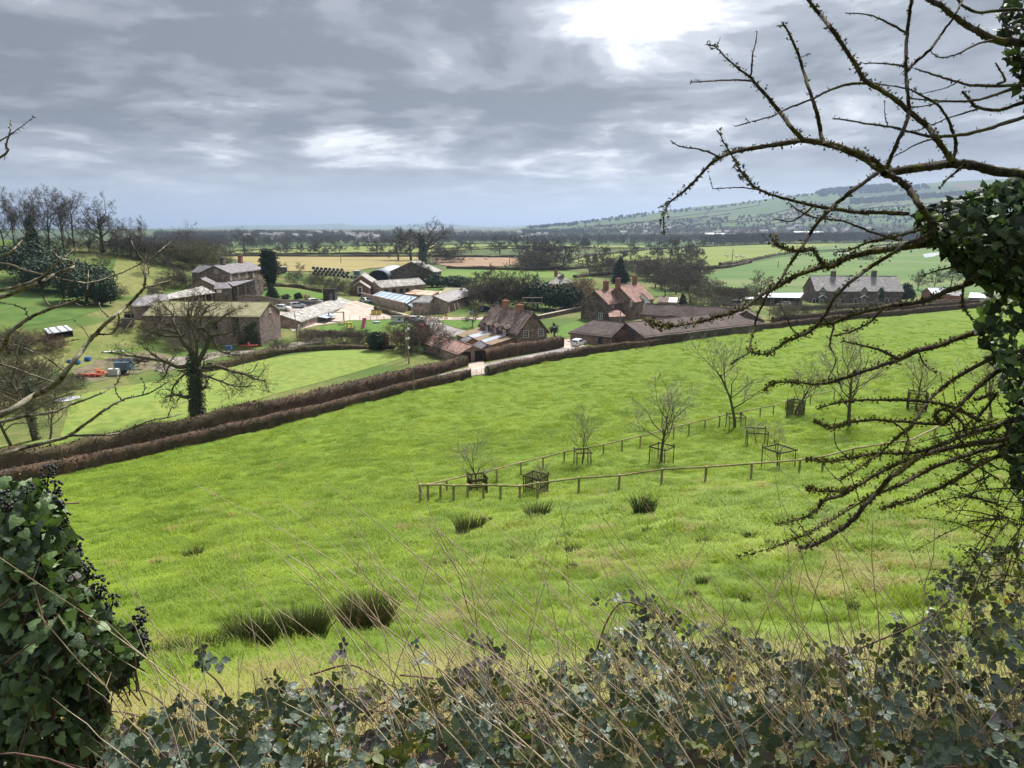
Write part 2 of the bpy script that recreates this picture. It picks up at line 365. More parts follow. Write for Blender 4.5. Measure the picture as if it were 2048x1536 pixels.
far_ = t.mix(t.math('MULTIPLY', t.noise(pos, .03, 4), .5), cf.outputs[0], (.055, .062, .034))
rough_ = t.mix(t.rng(t.noise(pos, .8, 5, .7), .35, .65), (.095, .115, .034), (.165, .16, .062))
rough_ = t.mix(t.rng(t.noise(pos, .045, 3), .42, .6), rough_, (.065, .11, .025))
# the pasture stops at the hedge line: nearer than ~0.6 x the line it is always meadow
meadow_mask = t.new('ShaderNodeAttribute', attribute_name='meadow').outputs['Fac']
mid = t.mix(t.rng(rr, 280, 480), rough_, far_)
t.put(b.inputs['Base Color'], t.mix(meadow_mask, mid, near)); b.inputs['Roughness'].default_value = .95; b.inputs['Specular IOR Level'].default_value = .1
bn = t.new('ShaderNodeBump'); bn.inputs['Distance'].default_value = .06; bn.inputs['Strength'].default_value = 1
t.put(bn.inputs['Height'], t.noise(t.vec('MULTIPLY', pos, (1, 1.8, 1)), 4.5, 5, .7)); t.l.new(bn.outputs[0], b.inputs['Normal'])
a = gme.attributes.new('meadow', 'FLOAT', 'POINT'); mk = np.zeros(len(V), np.float32); mk[:-1] = inm.ravel(); mk[-1] = 1; a.data.foreach_set('value', mk)
gme.materials.append(gm); tag(obj('ground', gme), kind='structure')
# ------------------------------------------------------------------ draped sheets
def refine(poly, step):
    out = []
    for i in range(len(poly)):
        a = np.array(poly[i][:2]); b = np.array(poly[(i + 1) % len(poly)][:2]); n = max(1, int(np.linalg.norm(b - a) / step))
        for k in range(n): out.append(a + (b - a) * k / n)
    return np.array(out)
def sheet(name, poly, mat, lift=.04, step=3., wob=.0, kind='structure'):
    B = refine(poly, step)
    if wob: B = B + np.stack([vnoise(B[:, 0], B[:, 1], step * 2, 3), vnoise(B[:, 0], B[:, 1], step * 2, 4)], 1) * wob
    lo, hi = B.min(0), B.max(0); gx, gy = np.meshgrid(np.arange(lo[0], hi[0], step), np.arange(lo[1], hi[1], step)); gx, gy = gx.ravel(), gy.ravel()
    k = inpoly(gx, gy, B); pts = np.concatenate([B, np.stack([gx[k], gy[k]], 1)]); n = len(B)
    vs, es, fs, *_ = delaunay_2d_cdt([Vector(p) for p in pts], [(i, (i + 1) % n) for i in range(n)], [list(range(n))], 1, 1e-4)
    P = np.array([tuple(v) for v in vs]); z = Hs(P[:, 0], P[:, 1]) + lift
    return tag(obj(name, npmesh(name, np.column_stack([P, z]), np.array([f for f in fs if len(f) == 3]), mat, True)), kind=kind)
def psheet(name, pix, mat, lift=.04, step=3., wob=.0): return sheet(name, [tuple(on(*p)[:2]) for p in pix], mat, lift, step, wob)
mGrassL = M('lawn_grass', (.062, .122, .025), (.10, .168, .034), 1.2, .95, .03, 6, .1)
mGrassY = M('meadow_yellow', (.11, .165, .036), (.19, .23, .055), .7, .95, .04, 3, .1, c3=(.15, .22, .05), s3=.08)
mStub = M('stubble', (.215, .18, .075), (.265, .22, .10), .05, .95, spec=.1, stretch=(1, 3, 1), c3=(.19, .17, .068), s3=.012)
mSoil = M('soil', (.20, .135, .088), (.26, .18, .12), .05, .95, spec=.1)
mGreenA = M('pasture_a', (.078, .145, .03), (.12, .18, .042), .02, .95, .05, .5, .1)
mGreenB = M('pasture_b', (.07, .128, .042), (.10, .155, .05), .012, .95, .05, .5, .1, stretch=(1, 3, 1), c3=(.135, .16, .068), s3=.006)
mGreenC = M('pasture_c', (.125, .165, .04), (.16, .19, .052), .012, .95, spec=.1)
mRough = M('rough_grass', (.11, .135, .038), (.185, .18, .068), .6, .95, .08, 2, .1, c3=(.085, .13, .028), s3=.06)
mHill = M('hill_grass', (.048, .095, .022), (.078, .13, .03), .3, .95, .05, 2, .1, c3=(.095, .135, .035), s3=.05)
mTarmac = M('tarmac', (.16, .145, .15), (.24, .215, .215), .5, .9, .01, 8, .3, c3=(.29, .25, .24), s3=.15)
mGravel = M('gravel_yard', (.34, .28, .24), (.47, .40, .35), .35, .95, .01, 8, .15, c3=(.27, .225, .195), s3=.16)
mTrack = M('farm_track', (.15, .135, .11), (.24, .22, .19), .6, .95, .03, 4, .2, c3=(.09, .085, .05), s3=.2)
mMud = M('mud', (.10, .085, .055), (.16, .135, .085), .5, .95, .05, 3, .15, c3=(.11, .13, .05), s3=.2)
psheet('stubble_field', [(440, 513), (660, 514), (858, 514), (846, 529), (800, 533), (740, 537), (700, 545), (610, 543), (545, 543), (520, 532)], mStub, .25, 14)
psheet('ploughed_field', [(866, 515), (1043, 516), (1042, 530), (965, 535), (900, 533), (868, 528)], mSoil, .25, 14)
psheet('green_field', [(860, 548), (900, 539), (1045, 541), (1120, 540), (1188, 552), (1180, 560), (1085, 556), (1000, 578), (960, 592), (880, 562)], mGreenA, .12, 6)
psheet('pasture_strip', [(470, 498), (640, 494), (1000, 488), (1290, 492), (1290, 499), (1000, 500), (860, 508), (640, 509), (470, 510)], mGreenC, .4, 22)
psheet('pasture_field', [(1150, 512), (1300, 500), (1545, 489), (1690, 487), (1560, 511), (1480, 527), (1370, 537), (1190, 533), (1140, 522)], mGreenC, .3, 14)
psheet('wheat_field', [(1360, 562), (1400, 552), (1560, 515), (1700, 498), (1990, 494), (2060, 560), (1960, 590), (1620, 586), (1440, 584), (1330, 584)], mGreenB, .12, 8)
psheet('far_pasture', [(1575, 505), (1700, 486), (1850, 482), (2020, 486), (2010, 493), (1700, 497)], mGreenB, .4, 22)
psheet('hill_pasture', [(-80, 560), (90, 575), (190, 596), (225, 614), (140, 640), (40, 655), (-80, 700)], mHill, .06, 3)
psheet('rough_bank', [(235, 508), (300, 520), (345, 540), (395, 542), (392, 560), (340, 575), (310, 592), (232, 596), (222, 560)], mRough, .05, 4)
psheet('bank_grass', [(130, 665), (225, 640), (300, 660), (330, 690), (180, 730), (120, 745)], mRough, .05, 3)
psheet('oak_meadow', [(120, 875), (150, 790), (300, 765), (420, 738), (560, 714), (650, 702), (790, 699), (806, 716), (700, 748), (560, 786), (420, 828), (240, 866), (60, 915), (-60, 935), (-60, 900)], mGrassY, .05, 3)
psheet('garden_lawn', [(511, 580), (549, 575), (614, 583), (649, 590), (644, 600), (588, 601), (530, 594), (508, 586)], mGrassL, .05, 3)
psheet('paddock', [(556, 549), (583, 547), (640, 558), (690, 566), (640, 570), (596, 561)], mGrassL, .07, 4)
psheet('gravel_yard', [(560, 622), (600, 600), (650, 606), (690, 604), (713, 602), (746, 612), (807, 627), (829, 631), (891, 635), (970, 634), (970, 639), (891, 640), (876, 642), (829, 641), (782, 638), (696, 641), (640, 650), (585, 662), (560, 640)], mGravel, .05, 3)
psheet('tarmac_road', [(829, 640), (876, 641), (886, 649), (910, 657), (932, 662), (925, 672), (890, 676), (858, 668), (852, 655)], mTarmac, .10, 3)
psheet('green_verge', [(877, 643), (893, 641), (965, 640), (968, 656), (932, 660), (908, 655), (888, 648)], mGrassL, .06, 3)
psheet('play_lawn', [(640, 655), (696, 642), (800, 640), (812, 652), (800, 664), (740, 668), (640, 668)], mGrassL, .06, 3)
psheet('lane', [(-60, 950), (200, 906), (330, 878), (560, 828), (800, 770), (945, 733), (1110, 700), (1150, 690), (1150, 706), (965, 742), (940, 750), (800, 778), (560, 838), (330, 887), (200, 914), (-60, 968)], mTarmac, .04, 3)
psheet('gateway', [(936, 728), (966, 722), (976, 748), (941, 753)], mGravel, .09, 2)
psheet('drive', [(1105, 690), (1115, 682), (1150, 678), (1165, 684), (1170, 694), (1120, 698)], mGravel, .09, 2)
psheet('farm_track', [(300, 738), (345, 716), (440, 704), (520, 700), (560, 690), (600, 684), (650, 676), (656, 682), (600, 692), (540, 706), (440, 714), (380, 730), (320, 745)], mTrack, .06, 2.5, .5)
psheet('scrap_yard', [(140, 745), (190, 718), (300, 700), (345, 714), (300, 740), (170, 768)], mMud, .05, 2.5, .5)
psheet('churchyard_path', [(1040, 640), (1150, 612), (1190, 608), (1192, 613), (1110, 632), (1060, 646)], mGravel, .06, 3)
psheet('cottage_garden', [(1115, 655), (1160, 640), (1165, 655), (1150, 672), (1112, 676)], mGrassL, .05, 3)
# ================================================================== BUILDINGS
mStone = M('stone_brown', (.12, .08, .065), (.36, .27, .215), 2.6, .92, .05, 5, .15, c3=(.13, .095, .08), s3=.5, detail=8)
mStoneP = M('stone_pink', (.22, .15, .125), (.46, .34, .29), 1.8, .92, .04, 5, .15, c3=(.22, .15, .125), s3=.35, detail=8)
mStoneT = M('stone_tan', (.19, .14, .115), (.42, .35, .29), 1.8, .92, .04, 5, .15, c3=(.20, .145, .12), s3=.4, detail=8)
mStoneD = M('stone_dark', (.07, .052, .045), (.24, .185, .16), 2.2, .92, .05, 5, .15, c3=(.075, .06, .055), s3=.6, detail=8)
mIvyWall = M('creeper_wall', (.11, .085, .072), (.29, .235, .21), 1.8, .95, .1, 4, .15, c3=(.28, .20, .205), s3=.3, detail=8)
mThatch = M('thatch', (.085, .062, .055), (.25, .19, .165), 1.6, .97, .05, 6, .1, c3=(.09, .068, .062), s3=.45, detail=8)
mThatchD = M('thatch_dark', (.07, .057, .054), (.12, .096, .09), 1.1, .97, .05, 6, .1, c3=(.13, .10, .095), s3=.3, detail=8)
mSlate = M('slate', (.10, .097, .105), (.25, .24, .25), 2.2, .75, .015, 6, .3, c3=(.27, .255, .235), s3=.9, detail=8)
mSlateD = M('slate_dark', (.085, .08, .09), (.15, .14, .155), 2.2, .75, .015, 6, .3, c3=(.19, .18, .185), s3=.9, detail=8)
mSlateL = M('slate_lichen', (.15, .15, .145), (.34, .33, .31), 1.6, .85, .02, 6, .2, c3=(.42, .41, .38), s3=.8, detail=8)
mMoss = M('mossy_roof', (.20, .195, .115), (.30, .28, .18), .8, .92, .02, 6, .15, c3=(.25, .25, .125), s3=.25, detail=7)
mTile = M('clay_tile', (.17, .10, .086), (.34, .215, .185), 1.8, .9, .02, 6, .15, c3=(.16, .11, .10), s3=.7, detail=8)
mTileM = M('mossy_tile', (.19, .135, .10), (.27, .20, .15), 1.6, .92, .02, 6, .15, c3=(.16, .15, .07), s3=.8, detail=8)
mBrick = M('brick', (.21, .095, .07), (.29, .145, .11), 3, .9, .01, 8, .15)
mBrickO = M('brick_orange', (.27, .135, .09), (.36, .195, .13), 3, .9, .01, 8, .15)
mWhite = M('white_paint', (.74, .74, .72), (.82, .82, .8), 2, .6, spec=.3)
mGlass = M('window_glass', (.035, .04, .05), (.06, .065, .075), .8, .08, spec=.6)
mDark = M('dark_timber', (.03, .027, .025), (.055, .048, .042), 3, .8)
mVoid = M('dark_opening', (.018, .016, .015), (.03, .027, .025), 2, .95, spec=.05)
mWood = M('weathered_wood', (.20, .155, .11), (.31, .25, .19), 5, .85, .01, 20, .15, stretch=(1, 1, .2))
mTin = M('blue_sheet', (.25, .32, .41), (.36, .44, .54), .4, .5, spec=.4, c3=(.21, .27, .34), s3=.2)
mTinG = M('grey_sheet', (.34, .37, .40), (.47, .50, .53), .5, .5, spec=.4)
mRust = M('rusty_sheet', (.38, .29, .21), (.50, .42, .33), .5, .8, spec=.2, c3=(.22, .12, .075), s3=.35)
mPanel = M('solar_glass', (.36, .40, .50), (.46, .50, .6), .7, .2, spec=.6)
mPink = M('pink_board', (.50, .31, .245), (.56, .37, .30), 2, .85)
mPot = M('chimney_pot', (.28, .15, .11), (.36, .21, .16), 4, .9)
NB = [0]
class Bld:
    """a gabled or hipped block, laid out from its ridge line (two pixels at ridge height) and one eave pixel"""
    def __init__(s, name, label, p1, p2, zr, p3, ze, base=None, wall=None, roof=None, cat='house', over=.35, end=.3, hip=(0, 0), thick=.22, parent=None, width=None, group=None):
        a, b = atz(*p1, zr), atz(*p2, zr); d = (b - a); d.z = 0; L = d.length; d.normalize(); n = Vector((-d.y, d.x, 0))
        e = atz(*p3, ze); off = (e - a).dot(n); s.sgn = 1 if off > 0 else -1; hw = width / 2 if width else abs(off) - 0
        if s.sgn < 0: d, n = -d, -n; a, b = b, a
        c = (a + b) / 2
        if base is None: base = min(hz_(c.x + d.x * i * L / 2 + n.x * j * hw, c.y + d.y * i * L / 2 + n.y * j * hw) for i in (-1, 0, 1) for j in (-1, 0, 1)) - .15
        s.c, s.L, s.hw, s.zr, s.ze, s.base = Vector((c.x, c.y, base)), L, hw, zr - base, ze - base, base
        s.rz = math.atan2(d.y, d.x); s.M = Matrix.Translation(s.c) @ Matrix.Rotation(s.rz, 4, 'Z'); s.Mi = s.M.inverted()
        s.hip = hip if s.sgn > 0 else hip[::-1]
        s.o = parent or thing(name, label, cat, s.c, s.rz, group)
        s.P = s.M if parent is None else None
        s.rel = parent.matrix_basis.inverted() @ s.M if parent is not None else Matrix.Identity(4)
        h, w = L / 2, hw - over * .8; inner = h - end
        # walls: front(+y), back, ends (gable to ridge or hipped)
        mb = MB(); zt = s.ze + over * .55
        x0, x1 = -inner, inner
        prof = [(x0, -w), (x1, -w), (x1, w), (x0, w)]
        for i in range(4):
            A, B = prof[i], prof[(i + 1) % 4]; pts = [(*A, 0), (*B, 0), (*B, zt), (*A, zt)]
            k = 1 if i == 1 else 0
            if i in (1, 3) and not s.hip[k]: pts.insert(3, (A[0], 0, s.zr - thick - .02))
            mb.poly(pts)
        s.part('wall', mb, wall or mStone)
        # roof slabs
        rb = MB(); hp0, hp1 = s.hip[0] * hw, s.hip[1] * hw; ez = s.ze
        for sg in (-1, 1):
            q = [(-h, sg * hw, ez), (h, sg * hw, ez), (h - hp1, 0, s.zr), (-h + hp0, 0, s.zr)]; s_ = thick
            nsub = 7; rng_ = random.Random(len(name) + NB[0] + sg)
            rows = []
            for j in (0, .5, 1):
                A = Vector(q[0]).lerp(Vector(q[3]), j); B = Vector(q[1]).lerp(Vector(q[2]), j)
                rows.append([A.lerp(B, i / nsub) + Vector((0, 0, (rng_.uniform(-.07, .05) if 0 < i < nsub else 0))) for i in range(nsub + 1)])
            for j in range(2):
                for i in range(nsub):
                    rb.poly([rows[j][i], rows[j][i + 1], rows[j + 1][i + 1], rows[j + 1][i]])
                    rb.poly([p - Vector((0, 0, s_)) for p in (rows[j][i], rows[j + 1][i], rows[j + 1][i + 1], rows[j][i + 1])])
            for row in (rows[0],):
                for i in range(nsub): rb.poly([row[i], row[i + 1], row[i + 1] - Vector((0, 0, s_)), row[i] - Vector((0, 0, s_))])
            for k in (0, nsub):
                if s.hip[0 if k == 0 else 1]: continue
                for j in range(2): rb.poly([rows[j][k], rows[j + 1][k], rows[j + 1][k] - Vector((0, 0, s_)), rows[j][k] - Vector((0, 0, s_))])
        for k, hp in ((0, hp0), (1, hp1)):
            if hp:
                sx = -1 if k == 0 else 1
                q = [(sx * h, -hw, ez), (sx * h, hw, ez), (sx * (h - hp), 0, s.zr)]; rb.poly(q)
                rb.poly([q[0], q[1], (q[1][0], q[1][1], ez - thick), (q[0][0], q[0][1], ez - thick)]); rb.poly([(*p[:2], p[2] - thick) for p in q])
        s.roof = s.part('roof', rb, roof or mSlate); NB[0] += 1
        # ridge cap
        cb = MB(); cb.hexa([(-h + hp0, -.16, s.zr - .08), (h - hp1, -.16, s.zr - .08), (h - hp1, .16, s.zr - .08), (-h + hp0, .16, s.zr - .08), (-h + hp0, -.07, s.zr + .07), (h - hp1, -.07, s.zr + .07), (h - hp1, .07, s.zr + .07), (-h + hp0, .07, s.zr + .07)])
        s.part('ridge', cb, roof or mSlate, s.roof)
        s.ww, s.ins = w, inner
    def part(s, name, mb, mat, parent=None, smooth=False):
        me = mb.mesh(name, mat, smooth)
        if parent is None or parent is s.o:
            me.transform(s.rel); return obj(name, me, s.o)
        me.transform(s.rel); return obj(name, me, parent)
    def hit(s, side, px, py):
        """pixel -> local point on a wall: side 'f' (+y), 'b', 'l'(-x), 'r'(+x)"""
        o = s.Mi @ Vector((0, 0, CZ)); d = (s.Mi.to_3x3() @ Vector(ray(px, py)))
        ax, v = {'f': (1, s.ww), 'b': (1, -s.ww), 'l': (0, -s.ins), 'r': (0, s.ins)}[side]
        t_ = (v - o[ax]) / d[ax]; p = o + d * t_; return (p.x if ax == 1 else p.y), p.z
    def opening(s, side, u, z, w, h, name='window', frame=None, pane=None, bars=(1, 1), fw=.09, proud=.06):
        """window/door centred at u (along wall), sill z"""
        frame = frame or mWhite; pane = pane or mGlass
        def place(mb, a, b, c0, c1, dep0, dep1):
            P = []
            for zz in (c0, c1):
                for (uu, dd) in ((a, dep0), (b, dep0), (b, dep1), (a, dep1)):
                    P.append({'f': (uu, s.ww + dd, zz), 'b': (uu, -s.ww - dd, zz), 'l': (-s.ins - dd, uu, zz), 'r': (s.ins + dd, uu, zz)}[side])
            mb.hexa(P)
        fb = MB(); a, b = u - w / 2, u + w / 2
        place(fb, a, a + fw, z, z + h, -.02, proud); place(fb, b - fw, b, z, z + h, -.02, proud)
        place(fb, a + fw, b - fw, z, z + fw, -.02, proud); place(fb, a + fw, b - fw, z + h - fw, z + h, -.02, proud)
        for i in range(1, bars[0] + 1):
            x = a + w * i / (bars[0] + 1); place(fb, x - fw * .4, x + fw * .4, z + fw, z + h - fw, -.02, proud - .015)
        for i in range(1, bars[1] + 1):
            y = z + h * i / (bars[1] + 1); place(fb, a + fw, b - fw, y - fw * .3, y + fw * .3, -.02, proud - .02)
        f = s.part(name, fb, frame)
        pb = MB(); place(pb, a + fw * .5, b - fw * .5, z + fw * .5, z + h - fw * .5, -.03, .012)
        s.part('pane' if pane is mGlass else 'panel', pb, pane, f)
        if name == 'window':
            sb = MB(); place(sb, a - .06, b + .06, z - .1, z - .005, -.02, proud + .07); s.part('sill', sb, mStoneT, f)
        return f
    def win_px(s, side, px, py, w, h, **kw):
        u, z = s.hit(side, px, py); return s.opening(side, u, z - h / 2, w, h, **kw)
    def chimney(s, px, pytop, w=.9, d=.7, h=None, mat=None, pots=2, y=0.):
        """brick stack on the ridge under pixel column px with its top at row pytop"""
        best = min(np.linspace(-s.L / 2, s.L / 2, 61), key=lambda x: abs(s.proj(x, y)[0] - px)); top = s.zr + (h or 1.2)
        if h is None:
            hs = np.linspace(0, 5, 80); top = s.zr + min(hs, key=lambda q: abs(s.proj(best, y, s.zr + q)[1] - pytop))
        mb = MB(); mb.box((best, y, (s.zr - 1.2 + top) / 2), (w, d, top - s.zr + 1.2)); mb.box((best, y, top + .06), (w + .16, d + .16, .14))
        ch = s.part('chimney', mb, mat or mBrick, s.roof)
        for i in range(pots):
            pb = MB(); x = best + (i - (pots - 1) / 2) * w / max(pots, 1); pb.cyl((x, y, top + .12), (x, y, top + .55), .13, .11, 8); s.part('chimney_pot', pb, mPot, s.o)
    def proj(s, x, y, z=None):
        p = s.M @ Vector((x, y, s.zr if z is None else z)); d = p - Vector((0, 0, CZ)); f = d.y * CP - d.z * SP; return 1024 + FPX * d.x / f, 768 - FPX * (d.z * CP + d.y * SP) / f
    def barge(s, side, mat, t_=.2):
        sx = -1 if side == 'l' else 1; x = sx * (s.L / 2 + .03); mb = MB()
        for sg in (-1, 1):
            mb.hexa([(x - .04, 0, s.zr - t_ + .03), (x + .04, 0, s.zr - t_ + .03), (x + .04, sg * s.hw, s.ze - t_), (x - .04, sg * s.hw, s.ze - t_), (x - .04, 0, s.zr + .05), (x + .04, 0, s.zr + .05), (x + .04, sg * s.hw, s.ze + .03), (x - .04, sg * s.hw, s.ze + .03)])
        s.part('bargeboard', mb, mat, s.roof)
def side_to_cam(b):   # which end of the block faces the camera
    l = (b.M @ Vector((-b.L / 2, 0, 0))).length; r = (b.M @ Vector((b.L / 2, 0, 0))).length; return 'l' if l < r else 'r'
def shed4(name, label, pix, zs, roofm, wallm, cat='shed', thick=.12, ribs=0, parent=None, base=None, open_front=False, ribm=None, posts=0):
    """mono-pitch roof through four pixels (front-left, front-right, back-right, back-left) at heights zs; walls to the ground"""
    q = [atz(*p, z) for p, z in zip(pix, zs)]; c = sum(q, Vector()) / 4; bz = base if base is not None else min(hz_(p.x, p.y) for p in q) - .15
    rootloc = Vector((c.x, c.y, bz)); o = parent or thing(name, label, cat, rootloc)
    org = o.matrix_basis.inverted()
    L = lambda p: org @ Vector(p)
    ib = [p.lerp(c, .03) for p in q]
    mb = MB()
    for i in range(4):
        if open_front and i == 0: continue
        a, b = ib[i], ib[(i + 1) % 4]; mb.poly([L((a.x, a.y, bz)), L((b.x, b.y, bz)), L((b.x, b.y, b.z - thick)), L((a.x, a.y, a.z - thick))])
    mb.build('wall', wallm, o)
    rb = MB(); rb.slab([L(p) for p in q], thick); r = rb.build('roof', roofm, o)
    for i in range(ribs):
        t_ = (i + .5) / ribs; a, b = q[0].lerp(q[1], t_), q[3].lerp(q[2], t_); a = a + Vector((0, 0, .07)); b = b + Vector((0, 0, .07)); d = (q[1] - q[0]).normalized() * .13
        m2 = MB(); m2.slab([L(a - d), L(a + d), L(b + d), L(b - d)], .06); m2.build('seam', ribm or mDark, r)
    for i in range(posts):
        t_ = (i + .5) / posts; a = ib[0].lerp(ib[1], t_); pb = MB(); pb.box(L((a.x, a.y, (bz + a.z) / 2)), (.18, .18, a.z - bz - .1)); pb.build('post', mWood, o)
    return o
# ---- thatched stone cottage by the lane
b = Bld('thatched_cottage', 'stone cottage with thatched roof, eyebrow dormers and two brick chimney stacks', (986, 609), (1067.5, 624), 7.8, (1031, 668), 3.5, .2, mStone, mThatch, over=.5, end=.35, thick=.45)
g = side_to_cam(b)
for px, py in ((1052, 668), (1081.5, 665)): b.win_px(g, px, py, 1.25, 1.5, bars=(1, 2))
b.win_px(g, 1052, 690, 1.3, 1.0, bars=(1, 1)); b.win_px(g, 1084, 688, 1.1, .9, bars=(1, 0), frame=mDark)
b.chimney(1012, 602, 1.5, .9, mat=mBrickO); b.chimney(1040, 610, 1.3, .9, mat=mBrickO)
for px, py in ((977, 660), (994, 664.5), (1013, 668)):   # dormers breaking the eave
    u, z = b.hit('f', px, py); zt = z + 1.0
    db = MB(); db.prism([(u - .62, z - .9), (u + .62, z - .9), (u + .62, zt), (u, zt + .62), (u - .62, zt)], b.ww - 1.6, b.hw + .1); d_ = b.part('dormer', db, mStone)
    rb = MB(); yb, yf = b.ww - 3.0, b.hw + .45
    for sg in (-1, 1): rb.hexa([(u, yf, zt + .55), (u + sg * .95, yf, zt - .1), (u + sg * .95, yb, zt + .1), (u, yb, zt + .75), (u, yf, zt + .95), (u + sg * .98, yf, zt + .22), (u + sg * .98, yb, zt + .42), (u, yb, zt + 1.1)])
    b.part('dormer_roof', rb, mThatch, d_)
    wb = MB(); wb.box((u, b.hw + .13, z), (.95, .06, 1.55)); f = b.part('window', wb, mWhite)
    for i in (-1, 1):
        for j in range(3): pb = MB(); pb.box((u + i * .21, b.hw + .165, z + (j - 1) * .48), (.33, .02, .4)); b.part('pane', pb, mGlass, f)
cot = b
# lean-tos along its front
def lean(b, u0, u1, y1, z0, z1, roofm, wallm, nm='lean_to'):
    mb = MB(); y0 = b.ww + .01
    mb.prism([(y0, -.1), (y1, -.1), (y1, z1), (y0, z0)], u0 + .1, u1 - .1, 'x'); o = b.part(nm, mb, wallm)
    rb = MB(); rb.slab([(u0, y1 + .3, z1 + .02), (u1, y1 + .3, z1 + .02), (u1, y0, z0 + .2), (u0, y0, z0 + .2)], .15); b.part('lean_roof', rb, roofm, o); return o
us = sorted([b.hit('f', 955, 672)[0], b.hit('f', 1030, 690)[0]]); u0, u1 = us; n = u1 - u0
cuts = [0, .26, .44, .66, .80, 1.0] if b.proj(u0, b.ww, 1)[0] < b.proj(u1, b.ww, 1)[0] else [0, .2, .34, .56, .74, 1.0]
mats = [mTileM, mPanel, mTileM, mPanel, mTileM]
for i in range(5): lean(b, u0 + n * cuts[i], u0 + n * cuts[i + 1] - .04, b.ww + 5.2 + .2 * (i % 2), 2.3 - .04 * (i % 2), 1.35, mats[i], mBrickO)
Bld('porch_shed', 'small brick porch with grey slate roof against the thatched cottage lean-to', (960, 680), (975, 689), 2.9, (953, 686), 2.0, .2, mBrickO, mSlateD, 'shed', width=3.0, end=.15, over=.2)
Bld('garden_shed', 'little brick garden shed with dark slate roof beside the cottage', (934, 671), (946, 676), 2.9, (924, 678), 2.1, .2, mBrickO, mSlateD, 'shed', width=3.2, end=.15, over=.2)
# ---- long low shed with red tiles by the gate
b = Bld('tiled_shed', 'long low open-ended shed with red tiled roof behind the gateway', (870, 668), (946, 691), 3.4, (929, 706), 2.0, .2, mStoneT, mTile, 'shed', width=6.2)
g = side_to_cam(b)
b.opening(g, -1.3, 0.1, 1.6, 2.0, 'doorway', mDark, mVoid, (0, 0)); b.opening(g, 1.2, .1, 1.7, 2.0, 'doorway', mDark, mVoid, (0, 0))
# ---- low thatched range in front
b1 = Bld('thatched_range', 'long low barn range with dark thatched roof right behind the clipped hedge', (1250, 645), (1492, 621), 5.0, (1255, 676), 2.5, None, mStoneD, mThatchD, 'barn', over=.5, thick=.4, hip=(0, 0), width=12)
b2 = Bld('thatched_barn', 'stone barn with hipped dark thatch beside the gravel drive', (1166, 637), (1252, 645.5), 4.9, (1155, 668), 2.4, None, mStone, mThatchD, 'barn', over=.5, thick=.4, hip=(0.55, 0), width=11)
b2.win_px('f', 1200, 680, .9, 1.6, name='door', frame=mDark, pane=mDark, bars=(0, 0)) if True else 0
b3 = Bld('thatched_stable', 'long thatched stable block with pink boarded openings below the eave', (1292, 606.5), (1482, 617), 5.5, (1276, 629), 3.0, None, mStone, mThatchD, 'barn', over=.4, thick=.35, width=7)
for px in (1298, 1320, 1341): b3.win_px('f', px, 637 - (px - 1298) * .02, 1.9, 1.7, name='shutter', frame=mPink, pane=mPink, bars=(0, 0))
b3.win_px('f', 1299, 636, .8, .8, bars=(1, 1)); b3.win_px('f', 1321, 637, .8, .8, bars=(1, 1))
b4 = Bld('barn_end', 'brown gabled barn end with dark roof closing the thatched range', (1492, 622), (1478, 610), 5.3, (1516, 634), 3.0, None, mStoneD, mThatchD, 'barn', width=9)
# ---- house with red tiled roofs
b = Bld('tiled_house', 'stone house with red tiled roofs, white gable and three chimney stacks', (1188.7, 580.6), (1242, 574), 8.6, (1209, 607.6), 5.2, .6, mStoneD, mTile, width=9)
g = side_to_cam(b)
b.win_px(g if b.proj(-b.L/2,0)[0] < b.proj(b.L/2,0)[0] else g, 1201, 632, 1.2, 1.6, bars=(1, 1)); b.chimney(1212, 563, 1.5, .9); 
for px in (1226, 1246): b.win_px('f', px, 609, 1.0, 1.7, bars=(1, 2))
c2 = Bld('tiled_house', '', (1236, 571), (1278, 565), 9.6, (1262, 603), 5.4, .6, mStone, mTile, parent=b.o, width=10)
c2.win_px('f', 1262, 607, 1.0, 1.5, bars=(1, 1)); c2.chimney(1232, 558, 1.5, .9); c2.chimney(1269, 553, 1.3, .9)
p = c2.hit('f', 1274, 600); 
c3 = Bld('tiled_house', '', (1286, 587), (1272, 581), 7.3, (1296, 596), 5.2, .6, mWhite, mTile, parent=b.o, width=4.4, end=.1, over=.2)
g3 = side_to_cam(c3); c3.win_px(g3, 1286, 603, .9, 1.3)
shed4('conservatory', 'lean-to conservatory with pale roof against the red tiled house', [(1218, 634), (1252, 632), (1240, 621), (1216, 618)], [2.6, 2.6, 3.6, 3.6], mTile, mStoneD, 'shed')
